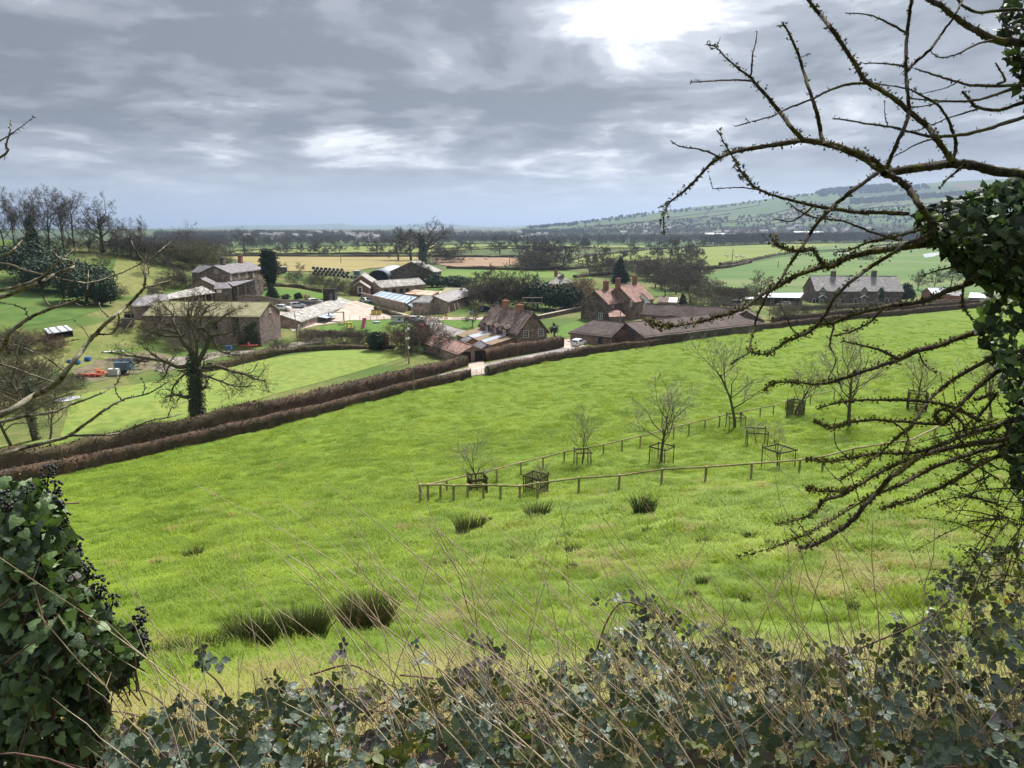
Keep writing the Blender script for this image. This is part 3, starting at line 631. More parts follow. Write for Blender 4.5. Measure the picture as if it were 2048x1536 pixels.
# ---- terrace of cottages
b = Bld('cottage_terrace', 'terrace of stone cottages with grey slate roof, small white-edged gables and two stacks', (1620, 551.5), (1794, 552), 8.6, (1617, 582.5), 3.9, -.2, mStoneD, mSlate, width=12.5)
for px, top in ((1666, 543), (1748, 542)): b.chimney(px, top, 1.5, 1.0, mat=mStoneD)
for px in (1644, 1676, 1727, 1760):
    u, z = b.hit('f', px, 587); z = b.ze - .55
    db = MB(); db.prism([(u - .95, z), (u + .95, z), (u + .95, z + 1.0), (u, z + 2.1), (u - .95, z + 1.0)], b.ww - 3, b.ww + .1); d_ = b.part('dormer', db, mStoneD)
    rb = MB()
    for sg in (-1, 1): rb.hexa([(u, b.ww + .35, z + 2.1), (u + sg * 1.35, b.ww + .35, z + .55), (u + sg * 1.35, b.ww - 4, z + .55), (u, b.ww - 4, z + 2.1), (u, b.ww + .35, z + 2.3), (u + sg * 1.4, b.ww + .35, z + .72), (u + sg * 1.4, b.ww - 4, z + .72), (u, b.ww - 4, z + 2.3)])
    b.part('dormer_roof', rb, mSlate, d_)
    wb = MB()
    for sg in (-1, 1): wb.hexa([(u, b.ww + .36, z + 2.05), (u + sg * 1.38, b.ww + .36, z + .47), (u + sg * 1.38, b.ww + .44, z + .47), (u, b.ww + .44, z + 2.05), (u, b.ww + .36, z + 2.33), (u + sg * 1.42, b.ww + .36, z + .75), (u + sg * 1.42, b.ww + .44, z + .75), (u, b.ww + .44, z + 2.33)])
    b.part('bargeboard', wb, mWhite, d_)
    wb = MB(); wb.box((u, b.ww + .13, z + .35), (1.5, .08, 1.5)); f = b.part('window', wb, mWhite)
    for i in (-1, 0, 1): pb = MB(); pb.box((u + i * .47, b.ww + .175, z + .35), (.36, .02, 1.25)); b.part('pane', pb, mGlass, f)
for px in (1643, 1676, 1727, 1757): b.win_px('f', px, 602, 1.5, 1.4, bars=(2, 0))
for px in (1628, 1711, 1773): b.win_px('f', px, 603, 1.1, 2.1, name='door', frame=mWhite, pane=mDark, bars=(0, 0))
for px in (1727, 1644):
    u, z = b.hit('f', px, 598); wb = MB()
    for sg in (-1, 1): wb.hexa([(u, b.ww, 2.75), (u + sg * 1.3, b.ww, 1.95), (u + sg * 1.3, b.ww + .9, 1.95), (u, b.ww + .9, 2.75), (u, b.ww, 2.9), (u + sg * 1.33, b.ww, 2.1), (u + sg * 1.33, b.ww + .9, 2.1), (u, b.ww + .9, 2.9)])
    b.part('porch_roof', wb, mWhite)
terr = b
# ---- sheds at the right
shed4('metal_shed', 'open-fronted shed with pale blue metal roof beside the cottage terrace', [(1525, 594.5), (1601, 595.5), (1608, 585.5), (1516, 586)], [3.0, 3.0, 3.9, 3.9], mTin, mStoneD, open_front=True, posts=5, ribs=0)
shed4('white_lean_to', 'low white roofed lean-to left of the pale blue metal shed', [(1490, 598), (1518, 598), (1518, 594), (1492, 594)], [2.4, 2.4, 2.8, 2.8], mTinG, mStoneD)
b = Bld('brick_shed', 'small orange brick outbuilding with pale sheet roof beyond the hedge', (1854, 575), (1892, 575), 5.2, (1853, 584), 3.4, None, mBrickO, mTinG, 'shed', width=7)
shed4('brick_annexe', 'low orange brick annexe with white roof right of the small outbuilding', [(1866, 594), (1884, 594), (1886, 587), (1868, 587)], [2.3, 2.3, 2.9, 2.9], mTinG, mBrickO)
shed4('brick_store', 'dark roofed orange brick store between the two pale sheds', [(1893, 590), (1922, 592), (1926, 583), (1896, 581)], [2.7, 2.7, 3.7, 3.7], mSlateD, mBrickO)
shed4('pale_shed', 'shed with bright pale blue roof behind the right-hand hedge', [(1937, 595), (1972, 596), (1974, 586), (1940, 585)], [2.6, 2.6, 3.9, 3.9], mTin, mStoneD)
# ---- house in the trees, skylight shed
b = Bld('hidden_house', 'house with pale hipped roof and two brick chimneys half hidden by trees', (1112, 547), (1131, 548), 9.0, (1098, 559), 5.8, None, mStoneP, mSlateL, width=11, hip=(.6, .6))
b.chimney(1097, 547, .9, .9, pots=1, y=2); b.chimney(1110, 541, .9, .9, pots=1)
b = Bld('skylight_shed', 'low brown shed with big glass skylight behind the thatched stable', (1316, 593), (1357, 594), 3.6, (1312, 605), 2.2, None, mStoneD, mThatch, 'shed', width=10)
mb = MB(); l0, l1 = sorted([b.hit('f', 1337, 600)[0], b.hit('f', 1354, 600)[0]]); mb.slab([(l0, b.hw * .92, b.ze + (b.zr - b.ze) * .08 + .1), (l1, b.hw * .92, b.ze + (b.zr - b.ze) * .08 + .1), (l1, b.hw * .15, b.ze + (b.zr - b.ze) * .85 + .1), (l0, b.hw * .15, b.ze + (b.zr - b.ze) * .85 + .1)], .08); b.part('skylight', mb, mTinG, b.roof)
# ---- central stone barn (two wings)
b = Bld('stone_barn', 'large stone barn with grey slate hipped roof and arched red door in the yard', (867, 591.6), (925.6, 575), 5.8, (872.5, 607), 4.1, .5, mStoneT, mSlate, 'barn', width=8.6, hip=(0, 0))
c2 = Bld('x', '', (833, 590.5), (869, 591.5), 5.75, (824, 605), 4.1, .5, mStoneT, mSlate, parent=b.o, width=8.2, hip=(.5, 0))
b.win_px('f', 902, 617, 1.2, 2.4, name='door', frame=mBrick, pane=mDark, bars=(0, 0)); b.win_px('f', 917.5, 598, .9, 1.4, frame=mDark, pane=mVoid, bars=(0, 0))
for px in (907, 914):
    u, z = b.hit('f', px, 610); mb = MB(); mb.prism([(b.ww - .1, -.1), (b.ww + .8, -.1), (b.ww + .1, 3.0), (b.ww - .1, 3.0)], u - .35, u + .35, 'x'); b.part('buttress', mb, mStoneT)
shed4('courtyard_roof', 'sloping green mossy sheet roof behind the stone barn', [(879, 588), (914, 582), (926, 575), (891, 574)], [4.6, 4.6, 6.2, 6.2], mMoss, mStoneT)
shed4('rusty_shed', 'patched rusty tin-roofed shed behind the stone barn', [(809, 587), (862, 592), (879, 583), (830, 579)], [4.1, 4.1, 4.9, 4.9], mRust, mStoneT, ribs=0)
shed4('tin_lean_to', 'torn tin lean-to leaning at the end of the rusty shed', [(862, 592), (878, 592), (892, 582), (880, 582)], [3.9, 3.9, 4.5, 4.6], mRust, mStoneT)
# ---- blue sheet roof with its stone wall
o = shed4('blue_roofed_shed', 'long shed with blue-grey seamed sheet roof behind a tan stone wall', [(741, 591.5), (812, 607.5), (834, 594), (763, 582)], [3.4, 3.4, 4.2, 4.2], mTin, mStoneT, ribs=7, ribm=mSlateD)
o2 = shed4('blue_lean_to', 'lower blue sheet roof at the end of the long blue-roofed shed', [(811, 616), (826, 616), (834, 598), (812, 606)], [1.8, 1.8, 3.4, 3.4], mTin, mStoneT)
def wallrun(name, label, pix, h, wdt, mat, cat='wall', cope=None, zs=None):
    P = [on(*p) for p in pix]; o = thing(name, label, cat, P[0]); mb = MB(); cb = MB()
    for a, c in zip(P[:-1], P[1:]):
        n = max(1, int((c - a).length / 4))
        for i in range(n):
            p, q = a.lerp(c, i / n), a.lerp(c, (i + 1) / n); d = (q - p); d.z = 0; d.normalize(); s_ = Vector((-d.y, d.x, 0)) * wdt / 2; z0, z1 = hz_(p.x, p.y), hz_(q.x, q.y)
            L = lambda v, z: Vector((v.x, v.y, z)) - P[0]
            mb.hexa([L(p - s_, z0 - .3), L(q - s_, z1 - .3), L(q + s_, z1 - .3), L(p + s_, z0 - .3), L(p - s_, z0 + h), L(q - s_, z1 + h), L(q + s_, z1 + h), L(p + s_, z0 + h)])
            s2 = s_ * 1.2; cb.hexa([L(p - s2, z0 + h + .003), L(q - s2, z1 + h + .003), L(q + s2, z1 + h + .003), L(p + s2, z0 + h + .003), L(p - s2 * .6, z0 + h + .14), L(q - s2 * .6, z1 + h + .14), L(q + s2 * .6, z1 + h + .14), L(p + s2 * .6, z0 + h + .14)])
    mb.build('wall', mat, o); cb.build('coping', cope or mat, o); return o
wallrun('yard_wall', 'tall tan stone wall in front of the blue-roofed shed', [(724, 602), (811, 624)], 2.5, .5, mStoneT)
wallrun('garden_wall', 'long stone garden wall below the farmhouse lawn', [(430, 600), (520, 603), (560, 611), (640, 613)], 1.5, .5, mStoneT, cope=mStoneD)
for i, (pts, lab) in enumerate([([(1112, 626), (1150, 617), (1188, 610)], 'upper pale-topped stone wall climbing to the red tiled house'), ([(1075, 640), (1130, 628), (1180, 617)], 'lower pale-topped stone wall beside the churchyard path')]): wallrun('stone_wall', lab, pts, 1.1, .5, mStoneD, cope=M('pale_coping', (.42, .36, .30), (.52, .46, .40), 2, .9))
# ---- brick house with white bargeboards + slate wing, dutch barn, big barn
b = Bld('brick_house', 'red brick house with white bargeboards and pale quoins at the yard entrance', (722.5, 550), (730, 545), 9.0, (743, 564), 6.3, 1.6, mBrick, mSlateL, width=8)
g = side_to_cam(b); b.barge(g, mWhite)
c2 = Bld('x', '', (719, 562.7), (722.5, 560), 7.3, (737, 575), 5.0, 1.6, mBrick, mSlateL, parent=b.o, width=6.6, end=.2)
g2 = side_to_cam(c2); c2.barge(g2, mWhite); c2.win_px(g2, 720, 580, 1.5, 2.2, bars=(0, 0), fw=.28); c2.win_px(g2, 721, 591, 1.4, 1.7, name='door', frame=mStoneP, pane=mDark, bars=(0, 0))
mb = MB(); [mb.box((sx * (c2.ins + .0), sy * (c2.ww - .2), z), (.5, .5, .5)) for sx in (-1, 1) for sy in (-1, 1) for z in (.5, 1.6, 2.7)]; c2.part('quoins', mb, mStoneP)
mb = MB(); c2_l = -c2.ww; mb.prism([(-3.6, 0), (-2.6, 0), (-2.6, 3.4)], -c2.ins, c2.ins); 
b = Bld('slate_wing', 'long stone cart shed with lichened slate roof joined to the brick house', (747.5, 562), (838, 555.5), 7.0, (744, 575.6), 4.9, 1.5, mStoneP, mSlateL, 'barn', width=7)
for px in (772, 788, 803, 815): b.win_px('f', px, 583 - (px - 772) * .06, 1.6, 1.4, frame=mDark, pane=mVoid, bars=(0, 0))
# dutch barn
fa, fb = atz(757, 552, 5.5), atz(788, 541, 5.5)
d = fb - fa; d.z = 0; Ld = d.length; rz = math.atan2(d.y, d.x); bz = hz_(fa.x, fa.y)
o = thing('dutch_barn', 'round-roofed steel barn with blue-grey curved roof', 'barn', (fa.x, fa.y, bz), rz)
V = []; Fq = []; nseg = 14
for i in range(nseg + 1):
    a_ = math.pi * i / nseg; y = -4.0 * math.cos(a_); z = 3.7 + 2.5 * math.sin(a_)
    V += [(-1, y, z), (Ld + 1, y, z), (-1, y * .97, z - .12), (Ld + 1, y * .97, z - .12)]
for i in range(nseg):
    k = 4 * i; Fq += [(k, k + 1, k + 5, k + 4), (k + 2, k + 6, k + 7, k + 3), (k, k + 4, k + 6, k + 2), (k + 1, k + 3, k + 7, k + 5)]
obj('roof', npmesh('roof', np.array(V), np.array(Fq), M('barrel_sheet', (.21, .245, .295), (.30, .335, .385), .5, .6, spec=.3)), o)
for i in range(4):
    for y in (-3.8, 3.8): mb = MB(); mb.box((Ld * i / 3, y, 1.85), (.3, .3, 3.7)); mb.build('post', mDark, o)
mb = MB(); mb.prism([(-3.7, 0), (3.7, 0), (3.7, 3.7), (2.3, 5.5), (0, 6.0), (-2.3, 5.5), (-3.7, 3.7)], .6, .75, 'x'); mb.build('end_wall', mVoid, o)
mb = MB(); mb.box((Ld / 2, 3.9, 1.5), (Ld, .1, 3)); mb.box((Ld / 2, -3.9, 1.75), (Ld, .1, 3.5)); mb.build('side_wall', mDark, o)
b = Bld('big_barn', 'big open-fronted barn with lichened grey roof beside the round-roofed one', (802, 535), (815, 530), 8.5, (768, 553), 4.6, 1.6, mVoid, mSlateL, 'barn', width=18, end=.4, over=.3)
g = side_to_cam(b)
mb = MB(); sx = -1 if g == 'l' else 1
for y in (-4, 0, 3.5): mb.box((sx * (b.ins + .12), y, 2.4), (.12, 2.6, 2.8))
b.part('hay_board', mb, mWood)
for y in (-7.5, -2.6, 2.2, 7.5): mb = MB(); mb.box((sx * (b.ins + .25), y, 2.0), (.35, .35, 4.2)); b.part('post', mb, mDark)
b = Bld('rear_barn', 'taller barn with lichened grey roof rising behind the open-fronted one', (822.5, 523), (838, 520), 11.0, (785, 540), 6.6, 1.8, mStoneD, mSlateL, 'barn', width=20, end=.4)
# ---- long low range, big creeper barn, left barn, open shed
b = Bld('stable_range', 'long low stone range with pale slate roof and dark glazed openings by the yard', (562, 630), (681, 594.7), 4.2, (581.6, 656), 2.6, .2, mStoneP, mSlateL, 'barn', width=9.6, end=.25)
for px, py, k in ((598, 655, 1), (616, 648, 1), (633, 640, 1), (652, 634, 1), (660, 630, 1)): b.win_px('f', px, py, 1.2, 1.3, bars=(1, 0))
for px, py in ((672, 627), (680, 623), (688, 620), (696, 617)): b.win_px('f', px, py, 2.6, 1.9, name='doorway', frame=mDark, pane=mGlass, bars=(2, 0))
b.win_px('f', 653, 640, 1.2, 2.0, name='door', frame=mWhite, pane=mGlass, bars=(0, 0))
for u, k in ((-.36, .35), (-.12, .5), (.1, .45), (.3, .55)):
    mb = MB(); x = u * b.L; y0, y1 = b.hw * (1 - k), b.hw * (1 - k) - 1.2; f = lambda y: b.ze + (b.zr - b.ze) * (1 - y / b.hw) + .1
    mb.slab([(x - .6, y0, f(y0)), (x + .6, y0, f(y0)), (x + .6, y1, f(y1)), (x - .6, y1, f(y1))], .07); b.part('rooflight', mb, mTinG, b.roof)
mb = MB(); u, z = b.hit('f', 646, 650); mb.slab([(u - 4, b.ww + 2.6, 1.9), (u + 4, b.ww + 2.6, 1.9), (u + 4, b.ww + .02, 2.3), (u - 4, b.ww + .02, 2.3)], .1); b.part('canopy', mb, mTin)
b = Bld('creeper_barn', 'tall stone barn with mossy roof and creeper-covered gable by the farm track', (312, 602), (540, 604), 9.0, (518, 629.7), 6.5, .0, mIvyWall, mMoss, 'barn', width=11, end=.25, over=.3, thick=.18)
g = 'r' if b.proj(b.L / 2, 0)[0] > b.proj(-b.L / 2, 0)[0] else 'l'
b.win_px(g, 540, 621, .9, .9, frame=mWhite, pane=mStoneP, bars=(0, 0)); b.win_px('f', 472, 655, 1.6, 4.2, name='door', frame=mDark, pane=mDark, bars=(0, 0)); b.win_px('f', 430, 652, 1.2, 1.6, frame=mDark, pane=mVoid, bars=(0, 0)); b.win_px('f', 385, 640, 1.2, 1.4, frame=mDark, pane=mVoid, bars=(0, 0))
cbarn = b
b = Bld('pink_barn', 'pinkish stone barn with hipped slate roof on the left bank', (259, 591), (332, 587.5), 10.0, (226, 614), 8.0, 3.2, mStoneP, mSlate, 'barn', width=9, hip=(.7, 0))
b.win_px('f', 301, 634, 1.4, 1.0, frame=mWood, pane=mVoid, bars=(0, 0)); b.win_px('f', 258, 634, 1.8, 1.2, frame=mDark, pane=mVoid, bars=(0, 0))
shed4('open_cart_shed', 'low cart shed with sagging lichened roof below the farmhouse', [(331, 599), (431, 585), (404, 572), (335, 588)], [8.9, 8.9, 10.2, 9.8], mSlateL, mStoneD, 'shed', open_front=True, posts=7)
# ---- farmhouse
b = Bld('farmhouse', 'two-storey brown stone farmhouse with slate roofs and tall white sash windows', (427, 531), (499, 523.5), 14.2, (452, 547.6), 12.0, 6.0, mStone, mSlateD, width=9.5)
for px, py in ((462, 554), (478, 553), (493, 549.5), (506.5, 548)): b.win_px('f', px, py, .95, 1.75, bars=(1, 1), fw=.16)
g = 'l' if b.proj(-b.L / 2, 0)[0] < b.proj(b.L / 2, 0)[0] else 'r'
b.win_px(g, 432, 543, .8, 1.0, bars=(1, 1)); b.chimney(447, 516, 1.8, .9, mat=mStoneD, pots=2); b.chimney(481, 512, 1.4, .9, mat=mBrick)
c2 = Bld('x', '', (398.5, 530), (428, 530.5), 13.9, (393.6, 549), 11.9, 6.0, mStone, mSlateD, parent=b.o, width=8)
shed4('verandah', 'slate-roofed verandah along the front of the farmhouse', [(466, 572), (527, 562), (510, 558), (453, 563)], [9.6, 9.6, 10.6, 10.6], mSlateD, mStoneD, 'porch', open_front=True, posts=4)
o = shed4('entrance_wing', 'low slate-roofed entrance wing with white door at the farmhouse', [(428, 578), (464, 576), (455, 565), (430, 565)], [9.2, 9.2, 10.4, 10.4], mSlateD, mStoneD, 'porch')
mb = MB(); q0, q1 = at(434, 586, atz(434, 578, 9.2).y - .3), at(442, 580, atz(434, 578, 9.2).y - .3); mb.hexa([Vector((q0.x, q0.y - .05, q0.z)) - o.location, Vector((q1.x, q0.y - .05, q0.z)) - o.location, Vector((q1.x, q0.y + .1, q0.z)) - o.location, Vector((q0.x, q0.y + .1, q0.z)) - o.location, Vector((q0.x, q0.y - .05, q1.z)) - o.location, Vector((q1.x, q0.y - .05, q1.z)) - o.location, Vector((q1.x, q0.y + .1, q1.z)) - o.location, Vector((q0.x, q0.y + .1, q1.z)) - o.location]); mb.build('window', mWhite, o)
b = Bld('stone_outhouse', 'stone outhouse with slate roof at the corner of the farmhouse', (401, 557.5), (412, 553.5), 11.2, (426.6, 569), 9.3, 6.0, mStoneP, mSlateD, 'shed', width=7)
_pz = on(118, 668).z
shed4('panel_shelter', 'low field shelter with four bright metal roof panels on the bank', [(97, 667), (146, 660), (133, 650), (88, 657)], [_pz + .7, _pz + .7, _pz + 1.3, _pz + 1.3], mTinG, mDark, 'shelter', ribs=3, ribm=mSlateD, open_front=True)
# ================================================================== VEGETATION
mBark = M('bark', (.075, .062, .048), (.13, .11, .085), 6, .95, .02, 14, .1, c3=(.095, .105, .045), s3=.8)
mTwig = M('bare_twigs', (.07, .058, .048), (.125, .105, .088), 1.5, .95, spec=.05)
mTwigP = M('far_twigs', (.07, .06, .055), (.115, .098, .09), .3, .95, spec=.05)
mTwigD = M('dark_twigs', (.055, .046, .038), (.10, .085, .065), .8, .95, spec=.05)
mTwigG = M('greenish_twigs', (.11, .11, .06), (.165, .155, .095), .8, .95, spec=.05)
mTwigR = M('reddish_twigs', (.11, .06, .048), (.17, .10, .075), 1.2, .95, spec=.05)
mIvy = M('ivy_leaves', (.022, .042, .018), (.055, .095, .038), 2, .55, spec=.4, var='var')
mEver = M('evergreen', (.018, .038, .02), (.045, .078, .036), 1.2, .7, spec=.25, var='var')
mConif = M('dark_conifer', (.010, .024, .012), (.026, .05, .024), 1.2, .75, spec=.2, var='var')
mHolly = M('holly_leaves', (.02, .036, .022), (.05, .082, .05), 1.2, .85, spec=.1, var='var')
mBeech = M('beech_leaves', (.042, .029, .022), (.19, .125, .082), 1.2, .9, spec=.1, var='var', c3=(.06, .05, .034), s3=.4)
mScrub = M('scrub_leaves', (.045, .038, .022), (.15, .12, .065), 1.0, .9, spec=.1, var='var')
mPampas = M('pampas', (.42, .35, .2), (.55, .47, .3), 2, .9, var='var')
def grow(seed, H, trunk=.28, r0=None, nl=(7, 6, 5, 5), lr=(.62, .55, .5, .5), spread=.85, up=.25, wig=.25, steps=(5, 4, 3, 2, 2), lean=(0, 0), multi=1, top=True, seeds=None):
    """bare tree : returns list per level of (P0,P1,R0,R1)"""
    rg = np.random.RandomState(seed); r0 = r0 or H * .022; lv = [[] for _ in range(len(nl) + 1)]
    stack = []
    for m in range(multi if seeds is None else 0):
        d = np.array([lean[0], lean[1], 1.]) + (rg.randn(3) * (.28, .28, 0) if multi > 1 else 0)
        stack.append((np.array([rg.randn() * .02 * H * (multi > 1), rg.randn() * .02 * H * (multi > 1), -.02 * H]), d / np.linalg.norm(d), H * (.62 if top else trunk * 1.3), r0 / math.sqrt(multi), 0))
    for S, ra, rb in (seeds or []): stack.append((np.array(S, float), None, ra, rb, 1))
    while stack:
        p, d, L, r, l = stack.pop(); n = steps[l]; pts = [p]; dirs = [d]
        if d is None:
            S, ra, rb = p, L, r; pts = list(S); n = len(S) - 1; dirs = [q / (np.linalg.norm(q) + 1e-9) for q in np.gradient(S, axis=0)]; L = np.linalg.norm(np.diff(S, axis=0), axis=1).sum(); r = ra
            for i in range(n): lv[1].append((pts[i], pts[i + 1], ra + (rb - ra) * i / n, ra + (rb - ra) * (i + 1) / n))
        for i in range(n if d is not None else 0):
            d = d + rg.randn(3) * wig * (.35 if l == 0 else 1) + np.array([0, 0, up * (1 if l else .1)]) / n; d /= np.linalg.norm(d); p = p + d * L / n; pts.append(p); dirs.append(d)
        tip = .45 if l == 0 else .3
        rr = [r * (1 - (1 - tip) * i / n) for i in range(n + 1)]
        if d is not None:
            for i in range(n): lv[l].append((pts[i], pts[i + 1], rr[i], rr[i + 1]))
        if l < len(nl):
            k = nl[l] + rg.randint(-1, 2)
            for j in range(max(k, 2)):
                t_ = (trunk / .62 if top else .55) + (1 - (trunk / .62 if top else .55)) * (j + rg.rand() * .8) / k if l == 0 else .25 + .75 * (j + rg.rand()) / k
                t_ = min(t_, 1.); f = t_ * n; i = min(int(f), n - 1); q = pts[i] + (pts[i + 1] - pts[i]) * (f - i)
                if l == 0:
                    az = j * 2.4 + rg.rand() * .8; s_ = spread * (1.15 - .6 * t_ ** 2) + .1 * rg.randn(); cd = np.array([math.cos(az) * s_, math.sin(az) * s_, 1 - s_ * .55])
                else:
                    v = rg.randn(3); v -= dirs[i] * v.dot(dirs[i]); v /= np.linalg.norm(v) + 1e-9; cd = dirs[i] * (.75 if rg.rand() < .8 else .3) + v * (.62 + .3 * rg.rand())
                cd /= np.linalg.norm(cd); ll = L * lr[l] * (1.0 - .35 * t_ * (l > 0)) * (.8 + .4 * rg.rand())
                stack.append((q, cd, ll, r * (1 - (1 - tip) * t_) * (.55 if l == 0 else .5), l + 1))
    return lv
def tree_meshes(seed, H, twig_r=.012, sides=(7, 5, 4, 3), ribbons=2, mat=None, tmat=None, **kw):
    lv = grow(seed, H, **kw); out = []
    def pack(levels, sides_):
        Vs, Fs, o = [], [], 0
        for L_, n in zip(levels, sides_):
            if not L_: continue
            P0, P1, R0, R1 = [np.array(c) for c in zip(*L_)]; R0 = np.maximum(R0, twig_r); R1 = np.maximum(R1, twig_r * .7)
            V, F = tubes(P0, P1, R0, R1, n); Vs.append(V); Fs.append(F + o); o += len(V)
        return np.concatenate(Vs), np.concatenate(Fs)
    nlev = len(lv); k = nlev - ribbons
    sd_ = [sides[min(i, len(sides) - 1)] for i in range(k)]
    V, F = pack(lv[:k], sd_); trunk = npmesh('trunk', V, F, mat or mBark, True)
    V, F = pack(lv[k:], [2] * ribbons); crown = npmesh('crown', V, F, tmat or mTwig)
    return trunk, crown
def put_tree(pr, loc, s=1., rz=0., name='bare_tree', label='', group=None, cat='tree', sx=1.):
    o = thing(name, label, cat, loc, rz, group); o.scale = (s * sx, s * sx, s)
    obj('trunk', pr[0], o); obj('crown', pr[1], o)
    for nm, me in pr[2:]: obj(nm, me, o)
    return o
rs = np.random.RandomState(11)
def leafcloud(name, blobs, n, size, mat, seed=1, flat=.0, shell=.55):
    """scattered leaf-clump quads inside a set of ellipsoids (x,y,z,rx,ry,rz)"""
    rg = np.random.RandomState(seed); B = np.array(blobs, float); vol = (B[:, 3] * B[:, 4] * B[:, 5]) ** .67; k = rg.choice(len(B), n, p=vol / vol.sum())
    d = rg.randn(n, 3); d /= np.linalg.norm(d, axis=1)[:, None]; rr = shell + (1 - shell) * rg.rand(n) ** .7; rr *= 1 + .18 * rg.randn(n) * .6
    P = B[k, :3] + d * rr[:, None] * B[k, 3:]; nm = d + rg.randn(n, 3) * .7
    s_ = size * (.6 + .8 * rg.rand(n)); TV = np.array([(-.5, -.3, 0), (.1, -.5, .06), (.5, .2, 0), (-.1, .5, -.06)]); TF = np.array([[0, 1, 2, 3]])
    V, F = stamp(TV, TF, P, frames(nm, rg.randn(n, 3)), s_)
    leaf_tone = np.clip(.5 * rg.rand(n) + .35 * rg.rand(n) ** 2, 0, 1)  # random tone for each leaf clump
    return npmesh(name, V, F, mat, False, leaf_tone)
# ---- prototypes
big_oaks = [tree_meshes(21 + i, 16, .022, trunk=.2, r0=.62, nl=(11, 8, 7, 7), lr=(.66, .55, .52, .5), spread=1.05, up=.15, wig=.33, tmat=mTwigD) for i in range(3)]
ashes = [tree_meshes(41 + i, 17, .02, trunk=.13, r0=.25, nl=(12, 8, 7, 6), lr=(.64, .52, .5, .5), spread=.62, up=.5, wig=.2, tmat=mTwig) for i in range(4)]
mids = [tree_meshes(61 + i, 12, .032, trunk=.18, r0=.3, nl=(11, 8, 7, 6), lr=(.66, .55, .52, .5), spread=.85, up=.3, wig=.25, sides=(5, 4, 3, 3)) for i in range(4)]
fars = [tree_meshes(81 + i, 14, .075, trunk=.14, r0=.4, nl=(11, 7, 6, 5), lr=(.66, .56, .52, .5), spread=.9, up=.25, wig=.28, sides=(4, 3, 3, 3), tmat=mTwigP) for i in range(5)]
bushes = [tree_meshes(101 + i, 5, .014, trunk=.03, r0=.07, nl=(8, 7, 5, 4), lr=(.75, .6, .55, .5), spread=.9, up=.35, wig=.22, sides=(4, 3, 3, 3), multi=5, tmat=(mTwigD, mTwig, mTwigR, mTwigG)[i]) for i in range(4)]
saps = [tree_meshes(121 + i, 4.5, .006, trunk=.22, r0=.075, nl=(10, 7, 5, 4), lr=(.66, .6, .5, .5), spread=.7, up=.55, wig=.2, sides=(6, 4, 3, 3), tmat=M('orchard_twigs', (.22, .195, .165), (.36, .325, .28), 3, .95, spec=.05)) for i in range(4)]
# ---- ivied oak over the meadow
o_p = on(397, 838); hpx = 838 - 585
OH = 253 / FPX * o_p.y * 1.02
ok = o_p.y / FPX; rg = np.random.RandomState(5)
def olimb(pix, t0, t1):
    dz_ = (np.cumsum(rg.randn(len(pix)) * 10) * np.linspace(0, 1, len(pix)) + rg.randn() * 45 * np.linspace(0, 1, len(pix))) * (t0 < 30)
    P = np.array([((a - 397) * ok, d_ * ok, (838 - b_) * ok) for (a, b_), d_ in zip(pix, dz_)]); return catmull(P, 4), t0 * ok * (.5 if t0 > 20 else .36), t1 * ok * .3
OL = [([(396, 842), (394, 800), (397, 760), (400, 735), (402, 715)], 30, 19), ([(400, 722), (370, 727), (345, 714), (320, 708), (300, 700), (278, 696)], 14, 4), ([(400, 722), (393, 700), (376, 670), (360, 640), (348, 622), (334, 606)], 14, 4), ([(405, 722), (425, 692), (440, 662), (428, 642), (432, 620), (447, 600)], 15, 4), ([(438, 666), (460, 660), (482, 656), (495, 648)], 9, 3), ([(430, 642), (455, 635), (472, 622), (492, 610)], 8, 3), ([(410, 735), (440, 728), (465, 740), (490, 748), (512, 760), (530, 765)], 13, 4), ([(345, 714), (328, 728), (315, 745)], 6, 3), ([(372, 666), (352, 660), (332, 650), (318, 640)], 8, 3), ([(398, 700), (386, 645), (392, 618), (384, 598)], 11, 3), ([(440, 662), (450, 690), (470, 700), (500, 705)], 7, 3), ([(402, 730), (372, 748), (352, 772), (340, 800)], 7, 3), ([(404, 740), (440, 762), (470, 775), (500, 780)], 7, 3), ([(405, 715), (412, 670), (408, 630), (415, 605)], 10, 3), ([(360, 640), (340, 640), (322, 620), (312, 610)], 7, 3)]
lv = tree_meshes(212, OH, .016, trunk=.3, nl=(0, 12, 8, 6), lr=(.6, .46, .55, .55), spread=1., up=.12, wig=.4, steps=(4, 5, 5, 3, 2), sides=(9, 7, 5, 4), tmat=M('oak_twigs', (.085, .072, .05), (.14, .12, .085), 2, .95, spec=.05), seeds=[olimb(*q) for q in OL])
bl = [(0, 0, OH * .5 * j / 24, OH * (.074 - .02 * j / 24), OH * (.074 - .02 * j / 24), OH * .03) for j in range(25)]
ivym = leafcloud('ivy', bl, 5200, .17, mIvy, 4, shell=.75)
put_tree((*lv, ('ivy', ivym)), o_p, 1, 0, 'oak_tree', 'gnarled bare oak with ivy-wrapped trunk standing in the lane hedge')
